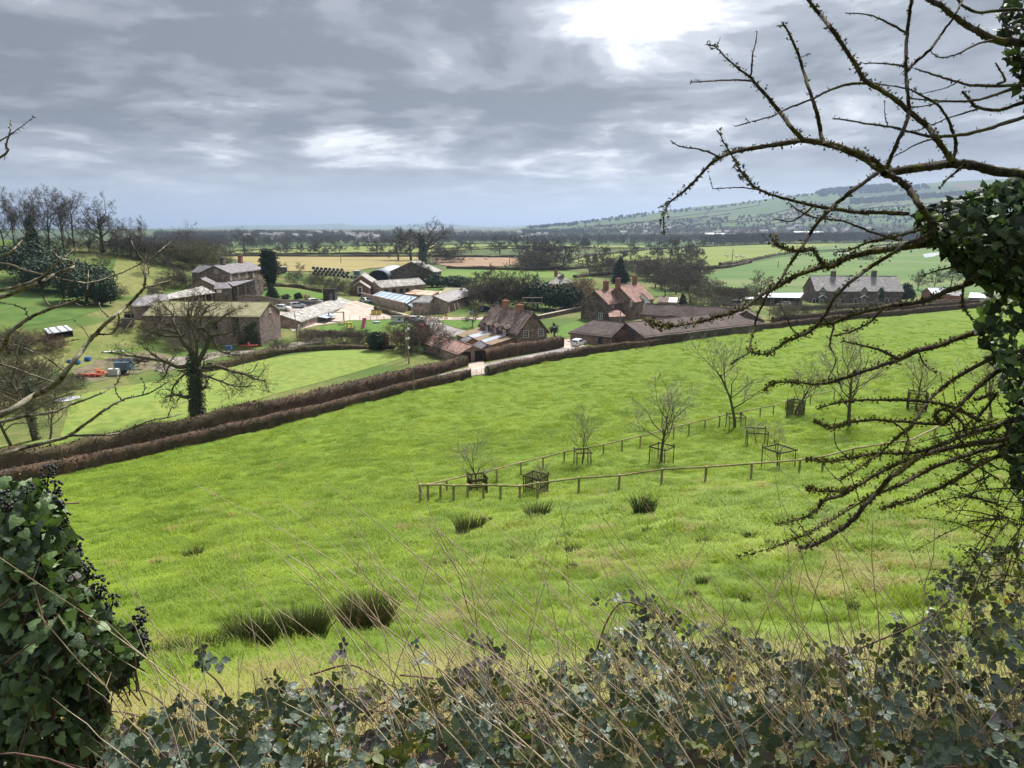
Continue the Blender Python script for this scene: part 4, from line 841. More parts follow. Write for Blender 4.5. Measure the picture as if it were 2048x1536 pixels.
# second ivied group lower left
for i, (px, py, hp, lab) in enumerate([(72, 880, 250, 'bare tree with thick ivy on its trunk behind the left end of the hedge'), (28, 905, 210, 'slender bare tree with mossy trunk leaning at the left edge of the lane'), (100, 895, 150, 'short leaning bare tree sprouting from the lane hedge beside the ivied one')]):
    p = on(px, py); h = hp / FPX * p.y; pr = tree_meshes(231 + i, h, .01, trunk=.25, r0=h * (.03 if i == 0 else .018), nl=(10, 8, 7, 5), lr=(.64, .55, .5, .5), spread=.8, up=.3, wig=.28, lean=((.1, 0), (-.25, 0), (.5, 0))[i], tmat=mTwigG)
    ex = ()
    if i == 0: ex = (('ivy', leafcloud('ivy', [(rg.randn() * .1, rg.randn() * .1, h * .5 * j / 14, .5, .5, h * .05) for j in range(15)], 1500, .16, mIvy, 7, shell=.6)),)
    put_tree((*pr, *ex), p, 1, i, 'bare_tree', lab)
# ---- trees on the left crest
crest = [(8, 492, 95, 0), (60, 495, 108, 1), (100, 497, 112, 2), (128, 498, 110, 3), (150, 500, 108, 0), (205, 505, 100, 'o'), (235, 512, 70, 1), (280, 512, 72, 2), (262, 515, 58, 3), (30, 492, 80, 3), (178, 503, 62, 1), (320, 520, 48, 0)]
for i, (px, py, hp, k) in enumerate(crest):
    p = on(px, py); h = hp / FPX * p.y
    if k == 'o': put_tree(big_oaks[1], p, h / 14.5, 1.3, 'bare_tree', 'spreading bare tree leaning at the right of the crest row', None)
    else: put_tree(ashes[k], p, h / 15.5, i * 1.1, 'ash_tree', 'tall bare tree with upswept branches in the row along the left crest', 'bare trees along the crest')
p = on(68, 500); h = 95 / FPX * p.y
put_tree((*ashes[2], ('ivy', leafcloud('ivy', [(rg.randn() * .5, rg.randn() * .5, h * (.08 + .62 * j / 16), 1.5 - .055 * j, 1.5 - .055 * j, .9) for j in range(17)], 2600, .5, mIvy, 8))), p, h / 15.5, 2, 'ivied_tree', 'tall tree smothered in dark ivy among the bare crest trees')
# spreading trees on the bank
for px, py, hp, lab in ((375, 520, 66, 'low spreading bare oak where the crest falls to the fields'), (490, 512, 50, 'round-crowned bare oak standing in the stubble behind the farmhouse')):
    p = on(px, py); put_tree(big_oaks[0], p, hp / FPX * p.y / 14, px, 'oak_tree', lab)
for px, py, hp, lab in ((205, 545, 30, 'small leaning bare thorn on the grassy bank'), (298, 548, 34, 'bare hawthorn standing in the middle of the grassy bank'), (338, 545, 28, 'bare hawthorn at the upper edge of the grassy bank')):
    p = on(px, py); put_tree(mids[1], p, hp / FPX * p.y / 10, px, 'hawthorn', lab, sx=1.25)
# ---- big ivied tree and field trees
p = on(845, 528); h = 96 / FPX * p.y
put_tree((*tree_meshes(301, h, .05, trunk=.3, r0=1.7, nl=(10, 7, 6, 4), lr=(.66, .58, .52, .5), spread=.95, up=.3, wig=.3, lean=(.05, 0), tmat=mTwigD), ('ivy', leafcloud('ivy', [(rg.randn() * .4, rg.randn() * .4, h * .55 * j / 15, 2.3 - .06 * j, 2.3 - .06 * j, 2) for j in range(16)], 1500, 1.1, mIvy, 9))), p, 1, .3, 'ivied_tree', 'huge tree with ivied trunk and forked bare limbs behind the barns', sx=1.3)
n_ = 0
FT = [(822, 521, 66), (797, 521, 48), (757, 513, 34), (680, 506, 24), (638, 512, 30), (600, 509, 22), (575, 508, 20), (620, 509, 22), (560, 508, 24), (655, 511, 20), (715, 500, 22), (735, 498, 18), (943, 506, 24), (1000, 508, 36), (1040, 512, 40), (1065, 512, 34), (1090, 513, 36), (1115, 514, 34), (1060, 530, 44), (1095, 535, 50), (1125, 540, 52),
      (1078, 532, 46), (1200, 540, 46), (1225, 545, 42), (1262, 520, 34), (1180, 545, 40), (1340, 520, 42), (1318, 521, 34), (1375, 518, 44), (1392, 520, 38), (1360, 540, 36), (1388, 545, 44), (1330, 550, 30), (1290, 545, 38), (1150, 508, 22), (1170, 506, 22), (1395, 575, 48), (1370, 580, 42), (1310, 575, 36), (920, 498, 18), (880, 500, 18), (500, 492, 20), (540, 494, 16), (430, 508, 26), (460, 500, 20)]
for i, (px, py, hp) in enumerate(FT):
    p = on(px, py); h = hp / FPX * p.y; lab, gr = (('bare hedgerow tree along the far edge of the stubble field', 'trees beyond the stubble field') if px < 770 else ('bare tree beside the huge ivied tree behind the barns', 'trees beside the ivied tree') if px < 830 else ('bare tree in the belt beyond the ploughed field', 'trees beyond the ploughed field') if px < 1140 else ('bare tree in the cluster behind the red tiled house', 'trees behind the tiled house') if px < 1300 else ('bare tree in the clump at the corner of the pale pasture', 'trees by the pale pasture'))
    put_tree(fars[i % 5], p, h / 13, i * 1.7, 'field_tree', lab, gr, sx=1.35)
# trees around the village
VT = [(960, 606, 66, 3, 'tall bare tree rising left of the thicket behind the stone barn'), (985, 618, 72, 0, 'broad bare tree with dense twigs behind the thatched cottage'), (1010, 620, 76, 1, 'bare multi-limbed tree at the middle of the thicket behind the cottage'), (1040, 618, 70, 2, 'bare tree at the right of the thicket behind the cottage'), (1068, 612, 66, 3, 'bare tree leaning towards the dark evergreens'),
      (845, 570, 52, 1, 'bare tree overhanging the end of the slate wing'), (826, 565, 36, 2, 'thin bare tree in front of the taller barn'), (945, 655, 36, 0, 'little bare tree on the green verge by the thatched cottage'), (1380, 606, 58, 3, 'fan-shaped bare tree behind the thatched stable'), (1330, 592, 44, 0, 'bare tree left of the fan-shaped one'), (1352, 588, 46, 1, 'bare tree over the skylight shed'), (1440, 600, 30, 2, 'low bare tree in the scrub right of the fan-shaped tree'), (1520, 590, 42, 1, 'upright tree with greenish crown left of the pale blue shed'),
      (1868, 577, 34, 2, 'bare tree behind the small orange brick outbuilding'), (1900, 575, 42, 3, 'taller bare tree behind the brick store'), (1835, 580, 34, 0, 'bare bushy tree at the end of the cottage terrace'), (700, 540, 0, 0, ''), (600, 546, 18, 1, 'slender bare sapling at the edge of the stubble'), (567, 545, 20, 2, 'bare sapling beside the dark conifer'), (500, 590, 34, 0, 'bare fruit tree trained before the farmhouse verandah'), (475, 588, 30, 2, 'small bare tree at the farmhouse corner')]
for px, py, hp, k, lab in VT:
    if not hp: continue
    p = on(px, py); put_tree(mids[k], p, hp / FPX * p.y / 11, px * .3, 'bare_tree', lab, sx=1.2)
# ---- evergreens
def blobtree(name, label, px, py, hp, wp, mat, n, leaf, shape='round', seed=1, cat='tree', group=None):
    p = on(px, py); k = p.y / FPX; H, W = hp * k, wp * k / 2; rg = np.random.RandomState(seed); bl = []
    if shape == 'cone':
        for i in range(16): f = i / 15; bl.append((rg.randn() * W * .06, rg.randn() * W * .06, H * (.08 + .88 * f), W * (1 - f) ** .75 + .12, W * (1 - f) ** .75 + .12, H * .07))
    elif shape == 'column':
        for i in range(16): f = i / 15; w_ = W * math.sin(math.pi * min(1, .18 + .80 * (1 - f))) ** .6; bl.append((rg.randn() * W * .1, rg.randn() * W * .1, H * (.06 + .88 * f), w_, w_, H * .07))
    else:
        for i in range(14): a = rg.rand() * 6.28; q = rg.rand() ** .5 * .6; bl.append((W * q * math.cos(a), W * q * math.sin(a), H * (.3 + .45 * rg.rand() * (1 - q)), W * (.35 + .2 * rg.rand()), W * (.35 + .2 * rg.rand()), H * (.22 + .1 * rg.rand())))
    o = thing(name, label, cat, p, seed, group)
    mb = MB(); mb.cyl((0, 0, -.2), (0, 0, H * .8), max(.06, H * .03), .03, 7); mb.build('trunk', mBark, o)
    obj('crown', leafcloud('crown', bl, int(n * 1.7), leaf * .72, mat, seed, shell=.4), o); return o
blobtree('cypress', 'tall dark columnar conifer beside the farmhouse', 541, 577, 78, 38, mConif, 4200, .55, 'column', 3)
blobtree('yew_bush', 'blue-green cone-shaped conifer on the farmhouse lawn', 545, 597, 30, 28, mHolly, 1500, .4, 'cone', 4)
blobtree('topiary_bush', 'small clipped dark dome bush on the farmhouse lawn', 597, 600, 18, 20, mConif, 900, .3, 'round', 5, 'bush')
blobtree('low_shrub', 'low dark shrub between the cone conifer and the clipped dome', 573, 598, 12, 22, mEver, 600, .3, 'round', 6, 'bush')
blobtree('pampas_clump', 'pale straw-coloured pampas clump beside the clipped dome bush', 613, 600, 16, 16, mPampas, 700, .3, 'round', 7, 'bush')
blobtree('holly_tree', 'large glossy dark evergreen bush at the edge of the play lawn', 755, 700, 46, 56, mEver, 4200, .45, 'round', 8, 'bush')
blobtree('evergreen_tree', 'dark spreading conifer behind the red tiled house', 1240, 566, 54, 40, mConif, 3000, .8, 'cone', 9)
blobtree('evergreen_tree', 'dark rounded evergreen right of the stone barn', 912, 578, 34, 70, mEver, 2600, .7, 'round', 10)
blobtree('evergreen_tree', 'dark rounded evergreen behind the slate wing', 872, 574, 30, 56, mEver, 2200, .7, 'round', 12)
blobtree('evergreen_tree', 'large dark evergreen left of the hidden house', 1075, 618, 62, 84, mEver, 3600, .7, 'round', 13)
blobtree('evergreen_tree', 'broad dark evergreen right in front of the hidden house', 1122, 620, 60, 100, mHolly, 4500, .7, 'round', 14)
blobtree('evergreen_bush', 'dark evergreen bush behind the right end of the cottage terrace', 1812, 603, 40, 34, mEver, 1500, .7, 'round', 15, 'bush')
blobtree('evergreen_tree', 'small dark evergreen by the skylight shed', 1365, 608, 22, 18, mEver, 700, .5, 'cone', 16)
blobtree('dark_hedge_bush', 'dark bush left of the upright greenish tree', 1462, 598, 34, 70, mScrub, 2200, .6, 'round', 17, 'bush')
# dark thicket of evergreens on the hill bank
for i, (px, py, hp, wp, lab) in enumerate([(60, 565, 95, 190, 'huge dark evergreen mass at the left of the hill bank'), (175, 608, 112, 140, 'dark evergreen clump tumbling down the hill bank'), (120, 585, 92, 150, 'dark evergreen clump in the middle of the bank thicket'), (205, 612, 60, 60, 'lowest dark evergreen of the bank thicket beside the pink barn')]):
    blobtree('evergreen_thicket', lab, px, py, hp, wp, mEver, 5200, .62, 'round', 30 + i, 'bush')
# ---- bare bushes and scrub
def bush(px, py, hp, k, lab, sx=1.3, grp=None, name='bare_bush'):
    p = on(px, py); return put_tree(bushes[k], p, hp / FPX * p.y / 4.3, px * .7, name, lab, grp, 'bush', sx)
SCR = [(300, 520, 30, 0), (330, 528, 34, 0), (360, 535, 40, 3), (385, 537, 44, 3), (410, 538, 46, 3), (430, 540, 40, 3), (275, 517, 26, 0), (245, 512, 24, 0), (215, 508, 22, 0), (180, 504, 22, 0), (140, 502, 24, 0), (400, 520, 30, 0), (95, 500, 22, 0), (45, 498, 20, 0), (350, 570, 30, 1), (375, 575, 26, 1), (330, 578, 22, 1), (310, 595, 20, 1), (240, 596, 22, 1)]
for i, (px, py, hp, k) in enumerate(SCR): bush(px, py, hp, k, 'bare twiggy scrub bush along the hill bank', 1.6, 'scrub bushes on the hill bank')
for px, py, hp, k, sx, lab in [(800, 700, 44, 2, 1.5, 'reddish bare bush beside the glossy evergreen'), (830, 705, 46, 0, 1.5, 'dark bare bush behind the leaning telegraph pole'), (862, 700, 40, 2, 1.5, 'reddish bare bush in front of the red tiled shed'), (890, 712, 38, 0, 1.5, 'bare bush at the end of the red tiled shed'), (845, 690, 56, 1, 1.2, 'tall grey bare bush beside the parked red car'), (640, 575, 24, 0, 1.5, 'dark bare bush above the garden wall'), (665, 588, 28, 0, 1.4, 'dark bare bush beside the black hut'), (690, 590, 26, 3, 1.4, 'bare bush left of the brick house'), (620, 572, 18, 3, 1.6, 'olive bare bush at the end of the farmhouse lawn'), (590, 565, 18, 0, 2, 'low dark bush along the paddock edge'),
                           (1160, 600, 40, 2, 1.5, 'reddish bare bush left of the red tiled house'), (1405, 612, 30, 0, 2, 'low scrub behind the thatched stable'), (1470, 618, 34, 0, 1.8, 'scrub beside the white lean-to'), (1440, 622, 26, 1, 2, 'scrub at the end of the thatched stable'), (1560, 640, 30, 3, 2, 'olive scrub along the hedge below the pale blue shed'), (1600, 632, 22, 0, 2.4, 'grey scrub in front of the cottage terrace'), (1660, 628, 20, 0, 2.6, 'grey twiggy bush before the terrace doors'), (1740, 622, 18, 0, 2.6, 'twiggy bush at the right of the terrace front'), (1240, 690, 26, 2, 1.2, 'coppery bush poking above the hedge by the drive'),
                           (60, 700, 34, 2, 2.2, 'wide reddish-brown bare thicket on the left bank'), (20, 705, 36, 0, 1.8, 'dark bare thicket at the foot of the left pasture'), (110, 700, 22, 2, 2, 'low brown thicket right of the wide reddish one'), (250, 660, 22, 1, 2, 'bare bush below the pink barn wall'), (310, 680, 30, 3, 1.8, 'olive bare bush left of the creeper barn'), (350, 700, 26, 3, 2, 'bare bush against the creeper barn front'), (490, 690, 24, 3, 1.4, 'green-stemmed bush climbing the creeper barn'),
                           (560, 700, 18, 0, 2.6, 'low brown bramble bank beside the farm track'), (610, 680, 16, 3, 2.6, 'brown bramble mound right of the wooden pole'), (690, 686, 26, 0, 2.4, 'dark scrub bank below the play lawn'), (640, 690, 24, 0, 2.2, 'dark scrub left of the glossy evergreen'), (725, 690, 26, 0, 1.6, 'dark scrub against the glossy evergreen'), (150, 775, 26, 0, 2, 'dark scrub below the scrap heap'), (60, 780, 60, 0, 1.8, 'dense grey thicket left of the scrap heap'), (110, 800, 46, 3, 1.6, 'olive thicket above the oak meadow'), (10, 820, 70, 0, 1.6, 'dense grey thicket at the far left of the lane'),
                           (1730, 520, 14, 0, 2, 'lone bush in the far pasture'), (955, 612, 40, 1, 1.6, 'grey twiggy thicket at the right end of the stone barn'), (985, 616, 46, 1, 1.7, 'dense grey thicket left behind the cottage roof'), (1020, 618, 48, 0, 1.7, 'dense dark thicket directly behind the cottage chimneys'), (1050, 616, 44, 1, 1.6, 'grey thicket before the large dark evergreen'), (1150, 608, 34, 2, 1.8, 'brown thicket above the churchyard path'), (1345, 580, 36, 0, 2.2, 'dark thicket behind the skylight shed'), (1300, 560, 34, 0, 2, 'dark thicket right of the red tiled house'), (1375, 565, 40, 0, 2, 'dark thicket below the wheat field corner'), (1330, 556, 34, 3, 2, 'olive thicket above the skylight shed'), (1275, 552, 30, 0, 2, 'dark thicket behind the tall house chimneys'), (1420, 590, 26, 0, 2.4, 'low thicket left of the dark bush'), (1500, 600, 24, 0, 2, 'low thicket below the upright greenish tree'), (905, 525, 24, 0, 1.8, 'dark scrub patch at the corner of the ploughed field'), (885, 526, 26, 0, 1.4, 'dark scrub beside the huge ivied tree'), (1090, 540, 30, 0, 3, 'dark thicket under the hedgerow trees'), (1060, 538, 26, 0, 2.6, 'dark thicket left under the hedgerow trees'), (1210, 552, 30, 0, 2.4, 'dark thicket above the red tiled house'), (540, 552, 16, 0, 3, 'low scrub behind the dark conifer'), (720, 572, 18, 0, 1.6, 'dark scrub against the brick house')]:
    bush(px, py, hp, k, lab, sx)
# ivy on the barn wall
p = cbarn.M @ Vector((cbarn.hit('f', 500, 672)[0], cbarn.ww + .25, 0)); o = thing('wall_ivy', 'green ivy mound climbing the front corner of the creeper barn', 'ivy', p, cbarn.rz)
obj('leaves', leafcloud('leaves', [(rg.randn() * .9, 0, .4 + z * .5, 1.9 - .15 * z, .35, .6) for z in range(10)], 1500, .28, M('ivy_light', (.05, .075, .02), (.10, .135, .04), 2, .7, var='var'), 3), o)
mb = MB(); mb.cyl((0, 0, -.2), (.2, 0, 4.5), .08, .03, 6); mb.build('stem', mBark, o)
u_, _ = terr.hit('f', 1762, 595); p = terr.M @ Vector((u_ , terr.ww + .2, 0)); o = thing('wall_ivy', 'narrow green ivy climbing between terrace windows', 'ivy', p, terr.rz)
obj('leaves', leafcloud('leaves', [(rg.randn() * .2, 0, z * .5, .7, .3, .6) for z in range(11)], 600, .35, mIvy, 3), o)
mb = MB(); mb.cyl((0, 0, -.2), (.2, 0, 4.5), .08, .03, 6); mb.build('stem', mBark, o)
# palm
p = on(1108, 688); k = p.y / FPX; H = 52 * k; o = thing('palm_tree', 'shaggy palm tree beside the thatched cottage gable', 'tree', p)
mb = MB(); mb.cyl((0, 0, -.1), (.05, 0, H * .62), .17, .22, 8); mb.build('trunk', mBark, o)
rg = np.random.RandomState(77)
for i in range(34):
    az = rg.rand() * 6.28; el = rg.uniform(-.9, 1.2); L = 1.5 * rg.uniform(.8, 1.1); pts = []
    for j in range(5): t_ = j / 4; pts.append((math.cos(az) * math.cos(el) * L * t_, math.sin(az) * math.cos(el) * L * t_, H * .68 + math.sin(el) * L * t_ - .6 * t_ * t_))
    V = []; sx, sy = -math.sin(az), math.cos(az)
    for j, q in enumerate(pts): wv = (.12, .28, .3, .22, .03)[j]; V += [(q[0] - sx * wv, q[1] - sy * wv, q[2]), (q[0] + sx * wv, q[1] + sy * wv, q[2])]
    obj('frond', npmesh('frond', np.array(V), np.array([(2 * j, 2 * j + 1, 2 * j + 3, 2 * j + 2) for j in range(4)]), mEver if i % 3 else mScrub), o)
# ---- hedges
def hedge(name, label, pix, h, wd, mat, leaf=.16, dens=26, clip=.1, seed=1, world=None, group=None, rough=.0, coarse=1.):
    P = world or [on(*p) for p in pix]; P = [Vector((p[0], p[1], hz_(p[0], p[1]))) for p in P]
    C = catmull([(p.x, p.y) for p in P], 5); d = np.linalg.norm(np.diff(C, axis=0), axis=1); L = d.sum(); n = max(4, int(L / (1.0 * coarse))); s_ = np.concatenate([[0], np.cumsum(d)]); u = np.linspace(0, L, n)
    x = np.interp(u, s_, C[:, 0]); y = np.interp(u, s_, C[:, 1]); z = Hs(x, y); T = np.gradient(np.stack([x, y], 1), axis=0); T /= np.linalg.norm(T, axis=1)[:, None] + 1e-9; N = np.stack([-T[:, 1], T[:, 0]], 1)
    o0 = Vector((x[0], y[0], z[0])); o = thing(name, label, 'hedge', o0, 0, group); rg = np.random.RandomState(seed)
    hh = h * (1 + clip * vnoise(u, u * 0, 2.2, seed) + .07 * vnoise(u, u * 0, 7.7, seed + 5) + rough * vnoise(u, u * 0, 5.1, seed + 1)); prof = [(-.5, -.1), (-.52, .55), (-.40, .93), (0, 1.0), (.40, .93), (.52, .55), (.5, -.1)]; m = len(prof)
    V = np.zeros((n, m, 3)); 
    for j, (a_, b_) in enumerate(prof):
        w_ = wd * a_ * .92 + rg.randn(n) * .04 * wd; V[:, j, 0] = x + N[:, 0] * w_ - o0.x; V[:, j, 1] = y + N[:, 1] * w_ - o0.y; V[:, j, 2] = z + hh * b_ * .95 + rg.randn(n) * .03 * h - o0.z
    i = np.arange(n - 1)[:, None] * m; k = np.arange(m - 1)[None]; F = np.stack([i + k, i + k + 1, i + m + k + 1, i + m + k], -1).reshape(-1, 4)
    caps = np.array([list(range(m)), [(n - 1) * m + q for q in range(m)][::-1]])
    obj('branches', npmesh('branches', V.reshape(-1, 3), [F, caps], mat, False, rg.rand(len(F) + 2) * .35), o)
    N_ = int(L * (2 * h + wd) * dens); iu = rg.rand(N_) * (n - 1); i0 = iu.astype(int); f = iu - i0; side = rg.rand(N_) * (m - 1); j0 = side.astype(int); g_ = (side - j0)[:, None]
    A = V[i0, j0] * (1 - g_) + V[i0, j0 + 1] * g_; B = V[i0 + 1, j0] * (1 - g_) + V[i0 + 1, j0 + 1] * g_; Q = A * (1 - f)[:, None] + B * f[:, None]
    cx = np.stack([x[i0] - o0.x, y[i0] - o0.y, z[i0] + hh[i0] * .45 - o0.z], 1); nm = Q - cx; nm /= np.linalg.norm(nm, axis=1)[:, None] + 1e-9
    Q = Q + nm * (leaf * (rg.rand(N_) ** 2 * 1.5 - .2))[:, None]; TV = np.array([(-.5, 0, 0), (0, -.32, .08), (.5, 0, 0), (0, .32, -.05)]); V2, F2 = stamp(TV, np.array([[0, 1, 2, 3]]), Q, frames(nm + rg.randn(N_, 3) * .8, rg.randn(N_, 3)), leaf * (.5 + rg.rand(N_)))
    obj('leaves', npmesh('leaves', V2, F2, mat, False, rg.rand(N_) ** 1.4 * 1.3), o)
    if coarse == 1:   # bare shoots standing out of the clipped face
        K = int(L * 26); ii = rg.randint(0, n, K); jj = rg.randint(1, m - 1, K); q = V[ii, jj]; c2_ = np.stack([x[ii] - o0.x, y[ii] - o0.y, z[ii] + hh[ii] * .3 - o0.z], 1); d_ = q - c2_; d_ = d_ / (np.linalg.norm(d_, axis=1)[:, None] + 1e-9) + rg.randn(K, 3) * .35 + np.array([0, 0, .4]); ln = rg.uniform(.08, .38, K)[:, None]
        V3, F3_ = tubes(q - d_ * .1, q + d_ * ln, np.full(K, .014), np.full(K, .006), 2); obj('shoots', npmesh('shoots', V3, F3_, mTwigD if seed % 2 else mTwigR), o)
    return o
sh = lambda pts, dy: [(a, b_ + dy) for a, b_ in pts]
hedge('beech_hedge', 'long clipped coppery hedge closing the bottom of the sloping field', H1L, 1.5, 1.2, mBeech, .17, 22, seed=2)
hedge('beech_hedge', 'clipped coppery hedge running right from the field gate towards the terrace', H1R, 1.5, 1.2, mBeech, .18, 18, seed=3)
hedge('lane_hedge', 'overgrown dark hedge on the far side of the lane left of the gateway', [(-420, 1012), (-240, 982), (-60, 945), (100, 920), (200, 900), (330, 872), (440, 848), (520, 830)], 1.8, 2.2, mScrub, .22, 14, .2, 4, rough=.25)
hedge('lane_hedge', 'neat dark red hedge on the far side of the lane before the gateway', [(480, 838), (560, 822), (680, 794), (800, 764), (880, 744), (930, 730)], 1.9, 1.8, mBeech, .2, 18, .1, 5)
hedge('cottage_hedge', 'clipped coppery hedge between the gateway and the thatched cottage', [(966, 722), (1020, 712), (1080, 702), (1122, 694)], 2.3, 1.8, mBeech, .18, 22, seed=6)
hedge('roadside_hedge', 'second brown hedge running just beyond the right-hand field hedge', [(1545, 645), (1620, 637), (1700, 629), (1800, 621), (1900, 612), (1990, 604)], 1.5, 1.2, mBeech, .2, 10, seed=7)
hedge('terrace_hedge', 'third low brown hedge in front of the cottage terrace', [(1560, 622), (1650, 618), (1740, 615), (1830, 611), (1960, 603)], 1.3, 1.4, mScrub, .25, 8, .2, seed=8, rough=.2)
hedge('meadow_hedge', 'straggling dark hedge along the top of the oak meadow', [(420, 742), (520, 718), (580, 705), (640, 700), (720, 697), (790, 697)], 1.2, 1.6, mScrub, .22, 12, .3, 9, rough=.4)
hedge('yard_hedge', 'low brown hedge beside the yellow bins', [(752, 620), (790, 632), (815, 640), (828, 644)], 1.1, 1.4, mScrub, .22, 12, .2, 10)
hedge('lawn_hedge', 'rough hedge along the far edge of the farmhouse lawn', [(508, 577), (550, 573), (600, 577), (640, 585)], 1.2, 1.4, mScrub, .25, 8, .3, 11, rough=.3)
hedge('play_hedge', 'rough dark hedge below the play lawn', [(600, 674), (660, 672), (720, 674)], 1.5, 1.6, mScrub, .22, 10, .3, 12, rough=.3)
FH = [[(440, 513), (560, 513.5), (660, 514), (760, 514), (860, 514)], [(470, 510), (640, 509), (860, 507), (1000, 499), (1290, 498)], [(640, 494), (850, 491), (1000, 488)], [(865, 514), (950, 514.5), (1043, 515)], [(895, 537), (960, 539), (1045, 541)], [(1045, 541), (1120, 540), (1190, 535), (1300, 527)], [(1190, 535), (1240, 530), (1300, 525), (1360, 520)], [(1370, 540), (1450, 536), (1500, 526)], [(1440, 532), (1500, 522), (1560, 510), (1610, 503)], [(1300, 500), (1420, 494), (1545, 489), (1690, 487)], [(1690, 487), (1850, 482), (2020, 486)], [(1140, 522), (1190, 512), (1300, 500)], [(450, 505), (520, 501), (640, 497)], [(860, 500), (1000, 494), (1150, 496)], [(1150, 556), (1190, 552), (1240, 548)], [(1740, 495), (1800, 489), (1860, 484)]]
for i, pts in enumerate(FH): hedge('field_hedge', 'low dark hedge dividing the valley fields', pts, 1.8, 2.5, mScrub, .8, .35, .25, 20 + i, group='field hedges across the valley', rough=.3, coarse=6)
# hedgerows on the far hill
HH = [[(1060, 468), (1200, 452), (1350, 440), (1460, 428)], [(1130, 459), (1260, 448), (1400, 428), (1520, 410)], [(1300, 458), (1420, 448), (1560, 440), (1700, 436)], [(1380, 452), (1480, 440), (1560, 424), (1640, 408)], [(1500, 455), (1600, 440), (1700, 420), (1790, 398)], [(1560, 430), (1680, 422), (1800, 412), (1960, 396)], [(1640, 410), (1740, 404), (1860, 396), (2000, 384)], [(1700, 440), (1800, 430), (1900, 418), (2040, 404)], [(1780, 400), (1800, 412), (1790, 430)], [(1620, 395), (1600, 412), (1590, 432)], [(1900, 380), (1920, 396), (1940, 420)], [(1200, 445), (1190, 454), (1170, 464)], [(1420, 418), (1410, 432), (1380, 446)]]
for i, pts in enumerate(HH): hedge('hill_hedge', 'thin dark hedgerow climbing the far hill', pts, 3.2, 4, mScrub, 3.0, .03, .5, 50 + i, group='hedgerows on the far hill', rough=.5, coarse=40)
# ================================================================== FENCES, TREE GUARDS, ORCHARD
mRail = M('fence_wood', (.22, .175, .10), (.38, .31, .19), 6, .9, .01, 25, .1, c3=(.16, .17, .07), s3=1.5)
mGuard = M('guard_wood', (.07, .055, .042), (.13, .105, .08), 6, .9, .01, 25, .1)
mMesh = M('wire', (.13, .12, .105), (.18, .17, .15), 6, .7, metal=.4)
def railfence(name, label, pix, hpost=1.15, rp=.075, rr=.062):
    P = [on(*p) for p in pix]; o = thing(name, label, 'fence', P[0]); rg = random.Random(len(pix)); tops = []
    for p in P:
        l = p - P[0]; h = hpost * rg.uniform(.97, 1.04); t_ = Vector((l.x + rg.uniform(-.03, .03), l.y + rg.uniform(-.03, .03), l.z + h)); tops.append(t_)
        mb = MB(); mb.cyl((l.x, l.y, l.z - .3), t_, rp * 1.05, rp, 8); mb.build('post', mRail, o, smooth=False)
    for a, c in zip(tops[:-1], tops[1:]):
        d = (c - a).normalized(); mb = MB(); off = Vector((0, -rp * .9, -.06)); mb.cyl(a + off - d * .09, c + off + d * .09, rr, rr * .93, 8); mb.build('rail', mRail, o)
    return o
railfence('rail_fence', 'round-post rail fence along the near side of the orchard strip', [(841, 1003), (857, 1003), (881.5, 1002), (907, 1003), (935, 1003.5), (967, 1003), (1001, 1005), (1039, 1004.5), (1075, 1000.5), (1157, 989), (1237, 984), (1322, 973), (1410, 967), (1502, 959.5), (1597, 951), (1644, 945), (1703, 929), (1760, 919), (1815, 911), (1868, 884), (1917, 866), (1975, 850)])
railfence('rail_fence', 'round-post rail fence along the far side of the orchard strip', [(841, 1003), (894, 990), (943, 977), (994, 964), (1042, 951), (1086, 939), (1128, 929), (1168, 921), (1207, 912.5), (1244, 903.5), (1280, 894), (1347, 876), (1378, 868), (1409, 860), (1438, 853.5), (1480, 844), (1520, 835), (1546, 830), (1571, 821), (1620, 808), (1668, 798)], 1.1, .065, .055)
def guard(px, py, w=1.15, h=1.35, dens=0, lab='', seed=0):
    p = on(px, py); o = thing('tree_guard', lab, 'tree guard', p, seed * .7 + .3); rg = random.Random(seed); cs = [(-w / 2, -w / 2), (w / 2, -w / 2), (w / 2, w / 2), (-w / 2, w / 2)]
    for x, y in cs: mb = MB(); mb.cyl((x, y, -.3), (x + rg.uniform(-.06, .06), y + rg.uniform(-.06, .06), h * rg.uniform(.97, 1.12)), .04, .035, 7); mb.build('post', mGuard, o)
    for z in ((h * .92,) if not dens else (h * .92, h * .45)):
        for i in range(4):
            a, c = cs[i], cs[(i + 1) % 4]; mb = MB(); cx, cy = (a[0] + c[0]) / 2, (a[1] + c[1]) / 2; L = math.hypot(c[0] - a[0], c[1] - a[1]) + .12
            mb.box((cx * 1.06, cy * 1.06, z + rg.uniform(-.03, .03)), (L if a[1] == c[1] else .035, .035 if a[1] == c[1] else L, .09)); mb.build('rail', mGuard, o)
    for i in range(4):   # netting: thin upright wires
        a, c = cs[i], cs[(i + 1) % 4]; n = 6 + dens * 4; mb = MB()
        for j in range(1, n): t_ = j / n; x, y = a[0] + (c[0] - a[0]) * t_, a[1] + (c[1] - a[1]) * t_; mb.cyl((x, y, 0), (x, y, h * .95), .006 if not dens else .02, None, 3)
        mb.build('netting', mMesh if not dens else mGuard, o)
